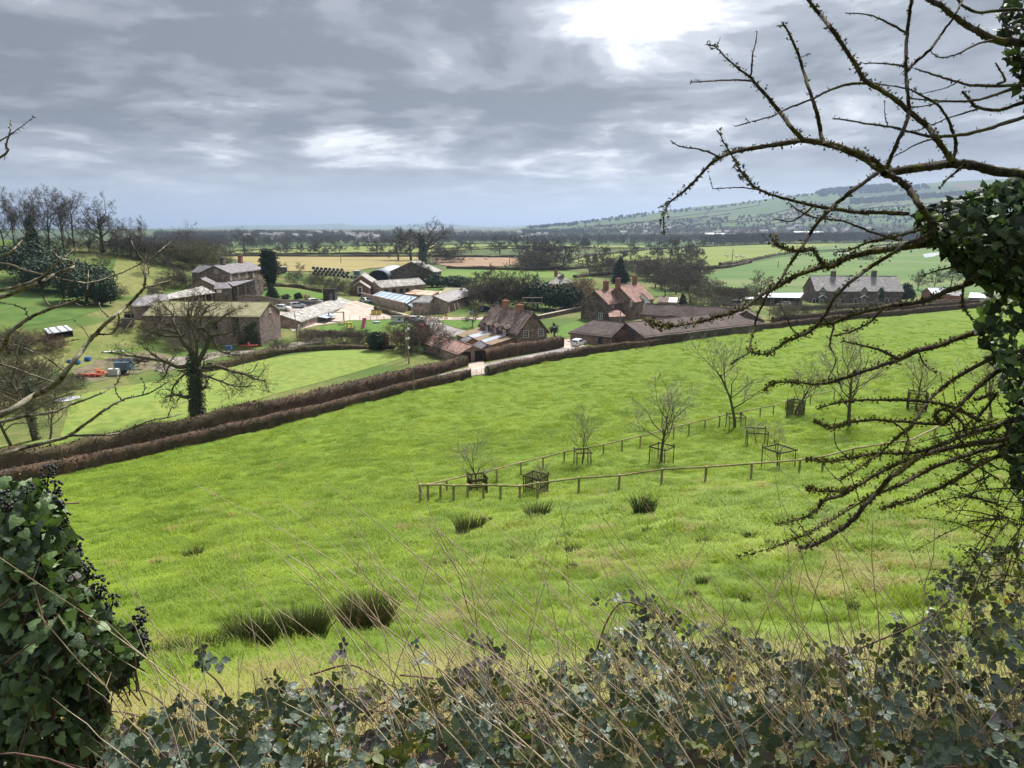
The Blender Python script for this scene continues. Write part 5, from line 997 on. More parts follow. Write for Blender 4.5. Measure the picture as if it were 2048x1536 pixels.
for i, (px, py, w_, h_, d_, lab) in enumerate([(955, 984, 1.1, 1.2, 1, 'dark slatted timber guard round the many-stemmed young tree'), (1072, 986, 1.15, 1.35, 1, 'dense square timber guard just behind the near rail fence'), (1165, 931, 1.15, 1.3, 0, 'open four-post guard round the thin sapling'), (1322, 928, 1.3, 1.5, 0, 'two-tier netted guard round the spreading orchard tree'), (1470, 858, 1.4, 1.4, 0, 'open guard round the tall pale-stemmed tree'), (1590, 832, 1.2, 1.7, 2, 'tall stake palisade guard near the far rail fence'), (1512, 892, 1.5, 1.4, 0, 'wide open guard between the two rail fences'), (1556, 936, 1.5, 1.5, 0, 'broken leaning guard right behind the near rail fence'), (1832, 822, 1.5, 2.0, 2, 'stake palisade guard half hidden by the mossy branches')]): guard(px, py, w_, h_, d_, lab, i)
for i, (px, py, hp, k, sx, lab) in enumerate([(955, 984, 100, 1, 1.0, 'many-stemmed young tree in the dark slatted guard'), (1072, 986, 62, 2, .9, 'short pruned tree inside the dense square guard'), (1165, 931, 102, 3, .7, 'thin sapling in the open four-post guard'), (1322, 928, 145, 0, 1.15, 'spreading orchard tree with upright twigs in the netted guard'), (1470, 858, 165, 1, .95, 'tall pale-stemmed bare tree by the far rail fence'), (1590, 832, 100, 2, 1.1, 'bushy young tree inside the stake palisade'), (1700, 856, 165, 3, 1.2, 'broad many-stemmed bare tree between the fences'), (1512, 892, 50, 2, 1, 'stunted sapling in the wide open guard'), (1556, 936, 80, 1, .9, 'crooked sapling in the broken leaning guard'), (1832, 822, 95, 0, 1.2, 'twiggy tree rising from the half-hidden palisade'), (1985, 840, 120, 3, 1.2, 'bare bushy tree behind the ivied trunk')]):
    p = on(px, py); put_tree(saps[k], p, hp / FPX * p.y / 3.7, i * 1.3, 'orchard_tree', lab, sx=sx * 1.12)
# ---- gate
a, c = on(942, 754), on(974, 750); o = thing('field_gate', 'five-bar pale metal field gate across the gap in the hedge', 'gate', a); d = c - a; rg = random.Random(1)
mGate = M('gate_metal', (.45, .42, .40), (.55, .52, .5), 3, .6, metal=.2)
for k in range(6): mb = MB(); z = .25 + k * .19; mb.cyl((0, 0, z), (d.x, d.y, d.z + z), .025, None, 6); mb.build('bar', mGate, o)
for t_ in (0, .33, .66, 1): mb = MB(); mb.cyl((d.x * t_, d.y * t_, d.z * t_ + .2), (d.x * t_, d.y * t_, d.z * t_ + 1.25), .03, None, 6); mb.build('upright', mGate, o)
for t_ in (-.04, 1.04): mb = MB(); mb.cyl((d.x * t_, d.y * t_, d.z * t_ - .3), (d.x * t_, d.y * t_, d.z * t_ + 1.45), .1, None, 8); mb.build('post', mWood, o)
# hurdle by the right hedge
a, c = on(1272, 702), on(1298, 698); o = thing('hurdle', 'old dark timber hurdle standing against the hedge', 'gate', a); d = c - a
for k in range(4): mb = MB(); mb.cyl((0, 0, .3 + k * .3), (d.x, d.y, d.z + .3 + k * .3), .03, None, 5); mb.build('bar', mGuard, o)
for t_ in (0, 1): mb = MB(); mb.cyl((d.x * t_, d.y * t_, d.z * t_ - .3), (d.x * t_, d.y * t_, d.z * t_ + 1.6), .07, None, 6); mb.build('post', mGuard, o)
# ---- poles
def pole(px, py, pyt, lab, arms=0, lean=0., r=.13, boxes=0, name='telegraph_pole'):
    p = on(px, py); H = (py - pyt) / FPX * p.y * 1.0; o = thing(name, lab, 'pole', p); mb = MB(); mb.cyl((0, 0, -.5), (lean * H, 0, H), r, r * .7, 8); mb.build('shaft', mWood if r < .2 else mBark, o)
    for i in range(arms): z = H - .25 - .55 * i; mb = MB(); mb.box((lean * z, 0, z), (1.5, .1, .12)); mb.build('crossarm', mDark, o); 
    for i in range(arms):
        z = H - .25 - .55 * i
        for s_ in (-.6, -.2, .2, .6): mb = MB(); mb.cyl((lean * z + s_, 0, z + .06), (lean * z + s_, 0, z + .22), .05, .03, 6); mb.build('insulator', mWhite, o)
    for i in range(boxes): mb = MB(); mb.box((lean * H * .7 + .18, -.12, H * (.82 - .22 * i)), (.35, .25, .35)); mb.build('fitting', mWhite, o)
    return o
pole(818, 728, 640, 'tall double telegraph pole with white fittings above the bare bushes', 1, -.02, .15, 3)
pole(812, 722, 646, 'slimmer telegraph pole twinned with the tall one', 0, .02, .1, 2)
pole(823, 632, 590, 'telegraph pole against the corner of the stone barn')
pole(596, 687, 625, 'wooden pole in front of the pale slate range', 0, -.05)
pole(828, 788, 740, 'lone thin pole rising from the field hedge', 0, .0, .07)
pole(1239, 676, 622, 'dark pole behind the thatched barn roof')
pole(1538, 640, 580, 'slim pole left of the pale blue metal shed', 0, .02, .1)
for i, (px, py, t_) in enumerate([(682, 527, 507), (779, 517, 493), (1019, 531, 512), (1157, 530, 505), (1464, 527, 498), (1556, 536, 522), (463, 530, 500)]): pole(px, py, t_, 'slim pole standing out in the valley fields', 0, 0, .22).__setitem__('group', 'poles in the fields')
# ---- cars
mTyre = M('tyre', (.015, .015, .015), (.03, .03, .03), 4, .8); mRim = M('rim', (.4, .4, .42), (.5, .5, .52), 4, .4, metal=.6); mCarGlass = M('car_glass', (.02, .025, .03), (.04, .045, .055), 1, .06, spec=.7)
mLampR = M('tail_lamp', (.4, .02, .02), (.5, .03, .03), 4, .3); mLampW = M('head_lamp', (.7, .7, .72), (.8, .8, .82), 4, .2)
def car(px, py, rz, paint, lab, s=1., est=False, van=False):
    p = on(px, py); o = thing('parked_car', lab, 'car', p, rz); o.scale = (s, s, s)
    W = .86; low = [(-2.1, .28), (-2.15, .55), (-2.05, .85), (-1.0, .93), (1.0, .95), (1.75, .86), (2.12, .68), (2.15, .42), (2.05, .26)]
    bm = MB(); bm.prism(low, -W, W); body = obj('body', bm.mesh('body', paint), o)
    top = [(-1.95, .9), (-1.75 if not est else -2.0, 1.38), (-.9, 1.50), (.25, 1.47), (1.05, .95)] if not van else [(-2.0, .9), (-2.0, 1.8), (.6, 1.85), (1.3, .95)]
    V = []; n = len(top)
    for sgn in (-1, 1): V += [(x, sgn * (W - .02 - (z - .9) * .28), z) for x, z in top]
    F_ = [tuple(range(n)), tuple(range(2 * n - 1, n - 1, -1))] + [(i, i + n, (i + 1) % n + n, (i + 1) % n) for i in range(n)]
    me = bpy.data.meshes.new('cabin'); me.from_pydata(V, [], F_); me.materials.append(paint); obj('cabin', me, o)
    def quad(nm, pts, mat): mb = MB(); mb.poly(pts); mb.build(nm, mat, o)
    f = lambda z, sgn: sgn * (W + .0 - (z - .9) * .28 + .0)
    for sgn in (-1, 1):
        zt = 1.36 if not van else 1.6
        quad('side_window', [(-1.5, f(.97, sgn), .97), (-.35, f(.97, sgn), .97), (-.35, f(zt, sgn), zt), (-1.35, f(zt, sgn), zt)], mCarGlass); quad('side_window', [(-.25, f(.97, sgn), .97), (.85, f(.97, sgn), .97), (.28, f(zt, sgn), zt), (-.25, f(zt, sgn), zt)], mCarGlass)
    a_, b_ = top[-2], top[-1]; quad('windscreen', [(b_[0] + .0, -.7, b_[1] + .03), (b_[0] + .0, .7, b_[1] + .03), (a_[0] + .06, .58, a_[1] - .03), (a_[0] + .06, -.58, a_[1] - .03)], mCarGlass)
    a_, b_ = top[1], top[0]; quad('rear_window', [(b_[0] - .01, -.65, b_[1] + .1), (b_[0] - .01, .65, b_[1] + .1), (a_[0] - .04, .55, a_[1] - .05), (a_[0] - .04, -.55, a_[1] - .05)], mCarGlass)
    for x in (-1.3, 1.35):
        for y in (-.8, .8): mb = MB(); mb.cyl((x, y - .1, .32), (x, y + .1, .32), .32, None, 14); w_ = mb.build('wheel', mTyre, o); mb = MB(); mb.cyl((x, y - .115, .32), (x, y + .115, .32), .19, None, 10); mb.build('rim', mRim, w_)
    for y in (-.62, .62):
        mb = MB(); mb.box((2.1, y, .68), (.1, .3, .14)); mb.build('headlight', mLampW, o); mb = MB(); mb.box((-2.11, y, .75), (.08, .25, .2)); mb.build('tail_light', mLampR, o)
    for x, nm in ((2.16, 'number_plate'), (-2.16, 'number_plate')): mb = MB(); mb.box((x, 0, .48), (.02, .5, .11)); mb.build(nm, mWhite, o)
    return o
def paint(n, c, c2): return M('paint_' + n, c, c2, 1, .25, spec=.6)
pRed, pWhite, pDk, pSil, pBl = paint('red', (.48, .02, .03), (.52, .03, .04)), paint('white', (.75, .76, .78), (.8, .8, .82)), paint('dark', (.02, .025, .03), (.03, .035, .04)), paint('silver', (.42, .45, .48), (.48, .5, .53)), paint('navy', (.035, .06, .11), (.05, .08, .14))
car(846, 660, R(80), pRed, 'bright red hatchback parked on the grey road')
car(838, 650, R(75), pDk, 'black car parked behind the red hatchback'); car(833, 642, R(75), pSil, 'pale grey car behind the black one by the white coop', est=True)
car(732, 605, R(-35), pSil, 'grey-green car parked beside the tan yard wall'); car(1157, 691, R(60), pWhite, 'white hatchback on the gravel drive by the hedge')
car(566, 620, R(-10), pWhite, 'white car beside the creeper barn roof'); car(595, 615, R(30), pSil, 'silver car in the row behind the pale slate range', est=True); car(612, 611, R(32), pBl, 'blue car in the row behind the pale slate range'); car(630, 607, R(34), pWhite, 'white car at the end of the row behind the pale slate range')
car(970, 622, R(60), pBl, 'dark blue car parked by the low wall behind the cottage'); car(1567, 612, R(175), pWhite, 'white car parked before the pale blue metal shed'); car(1468, 612, R(170), pWhite, 'white van half hidden in scrub behind the thatched stable', 1.1, van=True)
# ---- wrapped bales
mBale = M('bale_wrap', (.012, .013, .018), (.03, .032, .04), 1, .22, spec=.6)
base = on(650, 549); k = 0; brows = [(630, 551, 11, 3), (655, 552, 6, 2), (690, 555, 4, 1)]
bm0 = MB(); 
V, F = chain([(0, 0, -.6), (0, 0, -.55), (0, 0, .55), (0, 0, .6)], [.5, .66, .66, .5], 14); bV, bF = V, F
bale_me = npmesh('wrapped_bale', bV, [bF, np.array([list(range(14))[::-1], list(range(42, 56))])], mBale, True)
q = on(628, 549)
for row, (n, zl) in enumerate(((9, 0), (9, 1), (8, 2))):
    for i in range(n):
        for dpt in range(2):
            x = q.x + (i + .5 * (zl % 2)) * 1.75 + dpt * .3; y = q.y + i * .35 - dpt * 1.4
            o = obj('wrapped_bale', bale_me, None, None, (x, y, hz_(x, y) + .66 + zl * 1.18), (R(90), 0, R(random.Random(i + zl * 9).uniform(-10, 10)))); tag(o, 'glossy black wrapped bale in the %s layer of the stack at the stubble edge' % ('bottom', 'middle', 'top')[zl], 'bale', 'black bales, %s layer' % ('bottom', 'middle', 'top')[zl])
q = on(688, 556)
for i in range(5): x, y = q.x + i * 1.7, q.y; o = obj('wrapped_bale', bale_me, None, None, (x, y, hz_(x, y) + .62), (R(90), 0, .2 * i)); tag(o, 'single black wrapped bale lying below the stack', 'bale', 'loose black bales')
# ---- yard clutter
def lump(name, label, px, py, parts, cat, rz=0.):
    """parts: (part name, material, [(centre),(dims)] boxes or ('c',p0,p1,r)) in metres"""
    p = on(px, py); o = thing(name, label, cat, p, rz)
    for nm, mat, boxes in parts:
        mb = MB()
        for b_ in boxes:
            if b_[0] == 'c': mb.cyl(b_[1], b_[2], b_[3], b_[4] if len(b_) > 4 else None, 10)
            else: mb.box(*b_)
        mb.build(nm, mat, o)
    return o
mBlue = M('blue_plastic', (.025, .10, .28), (.05, .15, .36), 2, .4); mOrange = M('orange_plastic', (.55, .15, .05), (.68, .22, .08), 2, .6); mYel = M('yellow_plastic', (.5, .36, .05), (.6, .44, .08), 2, .45); mMag = M('pink_plastic', (.36, .07, .19), (.44, .11, .24), 2, .45); mTrail = M('trailer_blue', (.07, .13, .21), (.11, .18, .27), 2, .6); mPale = M('pale_plastic', (.6, .62, .62), (.7, .72, .72), 2, .5); mRedM = M('red_metal', (.35, .06, .04), (.45, .1, .07), 2, .6)
lump('farm_trailer', 'boxy blue-grey farm trailer parked beside the track', 250, 748, [('body', mTrail, [((0, 0, 1.5), (2.6, 1.7, 1.3))]), ('rim_rail', mTrail, [((0, .82, 2.35), (2.6, .08, .1)), ((0, -.82, 2.35), (2.6, .08, .1)), ((1.26, 0, 2.35), (.08, 1.6, .1)), ((-1.26, 0, 2.35), (.08, 1.6, .1))]), ('drawbar', mDark, [((2.0, 0, .7), (1.6, .12, .12))]), ('wheel', mTyre, [('c', (-.4, -.95, .45), (-.4, -.7, .45), .45)]), ('wheel', mTyre, [('c', (-.4, .7, .45), (-.4, .95, .45), .45)]), ('frame', mDark, [((0, 0, .78), (2.4, 1.2, .12))])], 'trailer', .1)
lump('water_tank', 'white caged water tank next to the blue-grey trailer', 229, 752, [('tank', mPale, [((0, 0, .75), (1.6, 1.1, 1.05))]), ('cage', mGate, [((x, -.57, .75), (.04, .03, 1.1)) for x in (-.78, -.4, 0, .4, .78)] + [((0, -.59, z), (1.64, .03, .04)) for z in (.3, .6, .9, 1.2)]), ('cap', mDark, [('c', (0, 0, 1.28), (0, 0, 1.36), .12)]), ('pallet', mWood, [((0, 0, .1), (1.7, 1.15, .16))])], 'tank', .1)
rg = random.Random(8)
lump('scrap_heap', 'heap of rusty scrap and broken boards in the muddy yard', 180, 752, [('boards', mWood, [((rg.uniform(-2, 2), rg.uniform(-.8, .8), .15 + .12 * i), (rg.uniform(.8, 2.2), .25, .06)) for i in range(9)]), ('rubble', mRedM, [((rg.uniform(-2.2, 2.2), rg.uniform(-1, 1), .25), (rg.uniform(.3, .9), rg.uniform(.3, .8), rg.uniform(.3, .7))) for i in range(10)])], 'heap')
lump('orange_barrier', 'tangle of bright orange plastic barrier beside the scrap heap', 205, 750, [('panel', mOrange, [((rg.uniform(-1.1, 1.1), rg.uniform(-.5, .5), .2 + .15 * i), (rg.uniform(.7, 1.5), .35, .16)) for i in range(6)]), ('foot', mDark, [((x, 0, .06), (.3, .7, .1)) for x in (-.9, .9)])], 'barrier')
lump('barrel', 'round blue plastic barrel lying below the pale sheet', 176, 722, [('drum', mBlue, [('c', (-.45, 0, .4), (.45, 0, .4), .4)]), ('hoop', mTrail, [('c', (-.2, 0, .4), (-.12, 0, .4), .425), ('c', (.12, 0, .4), (.2, 0, .4), .425)])], 'barrel')
lump('tarpaulin_bundle', 'crumpled blue tarpaulin bundle left of the blue barrel', 148, 727, [('fold', mBlue, [((rg.uniform(-.8, .8), rg.uniform(-.3, .3), .15 + .1 * i), (rg.uniform(.6, 1.4), .6, .25)) for i in range(5)]), ('rope', mPale, [((0, 0, .72), (1.5, .05, .05))])], 'tarpaulin')
lump('sheet_strip', 'long pale plastic sheet strip lying on the bank', 205, 706, [('sheet', M('pale_sheet', (.42, .46, .42), (.52, .56, .5), .8, .6), [((-2.8 + i * 1.4, .25 * i, .12), (1.38, .9, .1)) for i in range(5)]), ('weights', mStoneD, [((-3 + i * 1.5, .25 * i - .4, .2), (.25, .25, .18)) for i in range(5)])], 'sheet', .12)
lump('compost_rows', 'long dark earth bed below the pale plastic strip', 238, 722, [('soil', M('black_soil', (.03, .025, .02), (.06, .05, .04), 2, .95), [((-3 + i * 1.2, .22 * i, .15), (1.25, 1.1, .4)) for i in range(7)]), ('edging', mWood, [((-3 + i * 1.2, .22 * i - .6, .15), (1.2, .08, .35)) for i in range(7)])], 'earth bed', .1)
lump('red_harrow', 'red metal harrow parked against the creeper barn', 497, 700, [('frame', mRedM, [((0, 0, .9), (3.4, .15, .15)), ((0, .8, .9), (3.4, .15, .15)), ((-1.6, .4, .9), (.15, .9, .15)), ((1.6, .4, .9), (.15, .9, .15)), ((0, .4, 1.2), (.2, .9, .6))]), ('tines', mRedM, [((-1.5 + .5 * i, 0, .4), (.08, .08, .9)) for i in range(7)])], 'machine', .1)
lump('blue_hopper', 'small blue hopper near the red harrow', 458, 704, [('bin', mBlue, [((0, 0, .9), (1.2, .9, .8))]), ('leg', mDark, [((x, y, .25), (.08, .08, .5)) for x in (-.5, .5) for y in (-.35, .35)])], 'hopper')
for i, px in enumerate((748.5, 758.5)): lump('wheelie_bin', 'bright yellow bin standing beside the low brown hedge', px, 629.5, [('bin', mYel, [((0, 0, .62), (1.15, .8, 1.1))]), ('lid', mDark, [((0, 0, 1.22), (1.2, .85, .1))]), ('wheels', mTyre, [('c', (-.5, .35, .1), (.5, .35, .1), .1)])], 'bin').__setitem__('group', 'yellow bins')
lump('wheelie_bin', 'dark bin beside the yellow bins', 746, 628, [('bin', mDark, [((0, 0, .6), (.7, .7, 1.1))]), ('lid', mDark, [((0, 0, 1.2), (.75, .78, .08))])], 'bin')
lump('slide', 'pink play slide with climbing frame on the play lawn', 729, 655, [('chute', mMag, [((0, -.3 - .35 * i, 1.7 - .32 * i), (.8, .45, .3)) for i in range(6)]), ('ladder', mMag, [((-.3, .5, .9), (.08, .08, 1.9)), ((.3, .5, .9), (.08, .08, 1.9)), ((0, .3, 2.1), (.9, .6, .5))])], 'slide')
lump('play_arch', 'yellow plastic play arch on the lawn', 699, 656, [('arch', mYel, [((-.55, 0, .6), (.3, .7, 1.2)), ((.55, 0, .6), (.3, .7, 1.2)), ((0, 0, 1.25), (1.4, .7, .3))]), ('base', mOrange, [((0, 0, .06), (1.6, .9, .1))])], 'play equipment')
lump('paddling_pool', 'blue lidded sand pit on the play lawn', 753, 646, [('pit', mBlue, [('c', (0, 0, 0), (0, 0, .35), .9)]), ('lid', mTin, [('c', (0, 0, .352), (0, 0, .45), .95, .5)])], 'sand pit')
lump('picnic_table', 'grey timber picnic table on the play lawn', 684, 650, [('top', mWood, [((0, 0, .75), (1.8, .75, .06))]), ('bench', mWood, [((0, .75, .45), (1.8, .25, .05)), ((0, -.75, .45), (1.8, .25, .05))]), ('trestle', mWood, [((x, 0, .38), (.08, 1.5, .08)) for x in (-.6, .6)] + [((x, y, .36), (.08, .08, .72)) for x in (-.6, .6) for y in (-.4, .4)])], 'table')
lump('garden_bench', 'long low timber bench at the edge of the play lawn', 786, 655, [('seat', mWood, [((0, 0, .45), (2.2, .45, .06))]), ('leg', mWood, [((x, 0, .22), (.08, .4, .44)) for x in (-.9, .9)]), ('back', mWood, [((0, .22, .75), (2.2, .05, .35))])], 'bench')
lump('pergola', 'yellowish timber pergola at the end of the pale slate range', 673, 642, [('beam', mWood, [((0, 0, 2.3), (4.2, 1.4, .15))]), ('post', mWood, [((x, y, 1.1), (.15, .15, 2.3)) for x in (-1.9, 1.9) for y in (-.6, .6)])], 'pergola', .4)
lump('hen_house', 'white-sided hen house with dark roof at the lawn corner', 796, 645, [('body', mPale, [((0, 0, .8), (3.2, 1.6, 1.3))]), ('roof', mSlateD, [((0, -.5, 1.62), (3.5, 1.1, .12)), ((0, .5, 1.62), (3.5, 1.1, .12)), ((0, 0, 1.74), (3.5, .9, .1))]), ('window', mGlass, [((.5, -.82, .95), (.7, .04, .5))]), ('run', mMesh, [((2.4, -.7, .6), (1.6, .03, 1.1)), ((3.2, 0, .6), (.03, 1.4, 1.1))])], 'hen house')
o = lump('road_sign', 'red and white striped road works sign on the pale track', 892, 639, [('board', mOrange, [((0, 0, 1.15), (1.0, .05, .55)), ((0, 0, .35), (1.0, .05, .3))]), ('leg', mWhite, [((-.45, 0, .7), (.07, .06, 1.5)), ((.45, 0, .7), (.07, .06, 1.5))])], 'sign')
lump('garden_bench', 'white garden seat by the low wall behind the cottage', 942, 628, [('seat', mWhite, [((0, 0, .45), (1.6, .5, .06))]), ('back', mWhite, [((0, .25, .9), (1.6, .05, .1)), ((0, .25, .7), (1.6, .05, .08))]), ('leg', mWhite, [((x, y, .35), (.07, .07, .75)) for x in (-.75, .75) for y in (-.2, .25)])], 'seat')
lump('black_hut', 'black timber hut beside the garden wall', 661, 601, [('wall', mDark, [((0, 0, 1.6), (3.4, 3, 3.2))]), ('roof', mVoid, [((0, 0, 3.28), (3.8, 3.4, .15))]), ('door', mSlateD, [((.6, -1.52, 1.1), (.9, .05, 2))])], 'hut')
lump('horse_box', 'dark trailer at the paddock corner beside the conifer', 566, 547, [('body', mDark, [((0, 0, 1.7), (3.4, 2, 2.2))]), ('roof', mPale, [((0, 0, 2.85), (3.4, 1.9, .1))]), ('wheel', mTyre, [('c', (-.4, -1.1, .4), (-.4, 1.1, .4), .4), ('c', (.5, -1.1, .4), (.5, 1.1, .4), .4)])], 'trailer')
lump('field_bin', 'square grey feed bin right of the bale stack', 714, 550, [('body', mTrail, [((0, 0, 1), (2.8, 2, 1.9))]), ('lid', mPale, [((0, 0, 2.02), (3, 2.2, .12))])], 'bin')
lump('oil_drum', 'dark box beside the pink barn wall', 257, 652, [('tank', mDark, [((0, 0, .9), (2.2, 1.2, 1.3))]), ('cradle', mStoneD, [((-.7, 0, .12), (.3, 1.2, .3)), ((.7, 0, .12), (.3, 1.2, .3))])], 'tank')
# post and wire along the play lawn
P_ = [(700, 641), (720, 641), (741, 640.5), (754, 640), (768, 640), (782, 639.5)]
o = thing('wire_fence', 'post and wire fence between the gravel yard and play lawn', 'fence', on(*P_[0]))
for px, py in P_: p = on(px, py) - o.location; mb = MB(); mb.cyl((p.x, p.y, p.z - .2), (p.x, p.y, p.z + 1.15), .06, None, 6); mb.build('post', mGuard, o)
for a, c in zip(P_[:-1], P_[1:]):
    a, c = on(*a) - o.location, on(*c) - o.location
    for z in (.5, 1.0): mb = MB(); mb.cyl((a.x, a.y, a.z + z), (c.x, c.y, c.z + z), .012, None, 3); mb.build('wire', mMesh, o)
# scaffold by the cottage
p = on(1065, 640); o = thing('scaffold', 'pale pole scaffold platform behind the cottage chimneys', 'scaffold', p)
for x in (-2.4, 0, 2.4):
    for y in (0, 1.4): mb = MB(); mb.cyl((x, y, -.3), (x, y, 6.4), .04, None, 6); mb.build('pole', mMesh, o)
for z in (4.4, 5.8): mb = MB(); mb.box((0, .7, z), (5.4, 1.3, .06)); mb.build('deck', mGuard, o)
# puddles shining in the wheat field and the white fence lines
mPud = M('flood_water', (.5, .53, .56), (.6, .62, .64), .1, .15, spec=.6)
psheet('flood_water', [(1845, 509), (1862, 506), (1890, 505), (1876, 510), (1866, 514), (1850, 516)], mPud, .25, 4)
psheet('flood_water', [(1668, 507), (1700, 506), (1705, 508), (1668, 509.5)], mPud, .4, 5)
psheet('flood_pool', [(108, 800), (150, 793), (166, 795), (140, 803), (110, 806)], mPud, .1, 1.5)
# grazing sheep
mWool = M('wool', (.55, .52, .44), (.68, .65, .56), 3, .95); mFace = M('sheep_face', (.08, .07, .06), (.14, .12, .1), 3, .9)
def sheep_mesh():
    V, F = chain([(-.62, 0, .62), (-.55, 0, .64), (-.3, 0, .68), (.1, 0, .68), (.42, 0, .70), (.58, 0, .72), (.64, 0, .72)], [.04, .24, .33, .34, .3, .18, .05], 10); return npmesh('fleece', V, F, mWool, True)
fl = sheep_mesh(); V, F = chain([(.5, 0, .72), (.68, 0, .85), (.85, 0, .80), (.98, 0, .70)], [.14, .12, .10, .05], 8); hd = npmesh('head', V, F, mFace, True); mb = MB(); mb.cyl((0, 0, 0), (0, 0, .5), .045, .07, 6); lg = mb.mesh('leg', mFace)
rg = random.Random(4)
for i in range(22):
    p = on(1445 + rg.uniform(0, 44), 514 + rg.uniform(-2, 3.5)) if i < 15 else on(900 + rg.uniform(0, 130), 517 + rg.uniform(0, 3))
    o = thing('sheep', 'white sheep grazing in the pale pasture' if i < 15 else 'white sheep on the ploughed field', 'sheep', p, rg.uniform(0, 6.28), 'grazing flock' if i < 15 else 'sheep on the ploughed field'); o.scale = (1.5, 1.5, 1.5)
    obj('fleece', fl, o); obj('head', hd, o)
    for x in (-.4, .4):
        for y in (-.15, .15): obj('leg', lg, o, None, (x, y, 0))
# ================================================================== FAR VALLEY: woods, town, haze
def point_instancer(name, P, S, A, proto, label=None, cat=None, tilt=None):
    me = bpy.data.meshes.new(name); P = np.asarray(P, np.float32); n = len(P); me.vertices.add(n); me.vertices.foreach_set('co', P.ravel())
    a = me.attributes.new('sc', 'FLOAT_VECTOR', 'POINT'); S = np.asarray(S, np.float32); S = np.repeat(S[:, None], 3, 1) if S.ndim == 1 else S; a.data.foreach_set('vector', S.ravel())
    a = me.attributes.new('rot', 'FLOAT_VECTOR', 'POINT'); Rt = np.zeros((n, 3), np.float32); Rt[:, 2] = A
    if tilt is not None: Rt[:, :2] = tilt
    a.data.foreach_set('vector', Rt.ravel()); me.update()
    o = bpy.data.objects.new(name, me); COL.objects.link(o); tag(o, label, cat, None, 'stuff')
    ng = bpy.data.node_groups.new(name, 'GeometryNodeTree'); ng.interface.new_socket('Geometry', in_out='INPUT', socket_type='NodeSocketGeometry'); ng.interface.new_socket('Geometry', in_out='OUTPUT', socket_type='NodeSocketGeometry')
    gi, go = ng.nodes.new('NodeGroupInput'), ng.nodes.new('NodeGroupOutput'); m2p = ng.nodes.new('GeometryNodeMeshToPoints'); iop = ng.nodes.new('GeometryNodeInstanceOnPoints'); oi = ng.nodes.new('GeometryNodeObjectInfo'); oi.inputs['Object'].default_value = proto; oi.inputs['As Instance'].default_value = True
    s1 = ng.nodes.new('GeometryNodeInputNamedAttribute'); s1.data_type = 'FLOAT_VECTOR'; s1.inputs[0].default_value = 'sc'; s2 = ng.nodes.new('GeometryNodeInputNamedAttribute'); s2.data_type = 'FLOAT_VECTOR'; s2.inputs[0].default_value = 'rot'
    L = ng.links.new; L(gi.outputs[0], m2p.inputs[0]); L(m2p.outputs[0], iop.inputs['Points']); L(oi.outputs['Geometry'], iop.inputs['Instance']); L(s1.outputs[0], iop.inputs['Scale']); L(s2.outputs[0], iop.inputs['Rotation']); L(iop.outputs[0], go.inputs[0])
    mod = o.modifiers.new('scatter', 'NODES'); mod.node_group = ng; return o
def joined_proto(name, meshes):
    Vs, Fs, mi, mats, o = [], [], [], [], 0
    for k, me in enumerate(meshes):
        v = np.zeros(len(me.vertices) * 3, np.float32); me.vertices.foreach_get('co', v); v = v.reshape(-1, 3); f = np.zeros(len(me.loops), np.int32); me.loops.foreach_get('vertex_index', f); Vs.append(v); Fs.append(f.reshape(-1, 4) + o); o += len(v); mi += [k] * len(me.polygons); mats.append(me.materials[0])
    m = npmesh(name, np.concatenate(Vs), np.concatenate(Fs)); [m.materials.append(q) for q in mats]; m.polygons.foreach_set('material_index', np.array(mi, np.int32)); return bpy.data.objects.new(name, m)
wm = [tree_meshes(400 + i, 13, .10, trunk=.12, r0=.4, nl=(9, 6, 6), lr=(.62, .55, .5), spread=.95, up=.25, wig=.28, sides=(3, 3, 3), ribbons=2, tmat=mTwigP) for i in range(3)]
wood_protos = [joined_proto('wood_tree_%d' % i, wm[i]) for i in range(3)]
wood_protos.append(bpy.data.objects.new('wood_tree_3', leafcloud('wood_tree_3', [(0, 0, 6, 4.2, 4.2, 5), (1.5, 1, 4, 3.5, 3.5, 3.5), (-1.5, -.5, 5, 3.2, 3.2, 4)], 260, 1.7, M('far_wood_leaves', (.02, .032, .02), (.05, .062, .036), .3, .9, spec=.05, var='var'), 17)))
rg = np.random.RandomState(21)
def wood(name, label, pixpoly, n, hmin, hmax, proto_i, world=None):
    """scatter trees over a patch of terrain given by its outline in the picture"""
    poly = world or [tuple(on(*p)[:2]) for p in pixpoly]; A = np.array(poly); lo, hi = A.min(0), A.max(0); P = []
    while len(P) < n:
        q = lo + (hi - lo) * rg.rand(n * 3, 2); P += [tuple(v) for v in q[inpoly(q[:, 0], q[:, 1], poly)]]
    P = np.array(P[:n]); z = Hs(P[:, 0], P[:, 1]); h = rg.uniform(hmin, hmax, n) / 12
    return point_instancer(name, np.column_stack([P, z]), np.column_stack([h * 1.15, h * 1.15, h]), rg.rand(n) * 6.28, wood_protos[proto_i], label, 'woodland')
wood('woodland', 'dark bare woodland belt behind the right-hand fields', [(1395, 494), (1450, 480), (1700, 474), (2048, 474), (2048, 484), (1690, 486), (1560, 488), (1440, 497)], 900, 11, 17, 0)
wood('woodland', 'bare wooded valley floor before the far hill', [(1050, 478), (1400, 470), (2048, 466), (2048, 476), (1440, 482), (1300, 490), (1050, 488)], 1300, 8, 13, 1)
wood('woodland', 'bare wooded ground behind the village fields', [(440, 490), (700, 478), (1060, 474), (1060, 486), (700, 490), (450, 497)], 650, 8, 13, 2)
wood('woodland', 'wooded rise with rooftops beyond the stubble field', [(300, 478), (560, 470), (1080, 467), (1060, 474), (700, 480), (400, 488)], 750, 8, 13, 0)
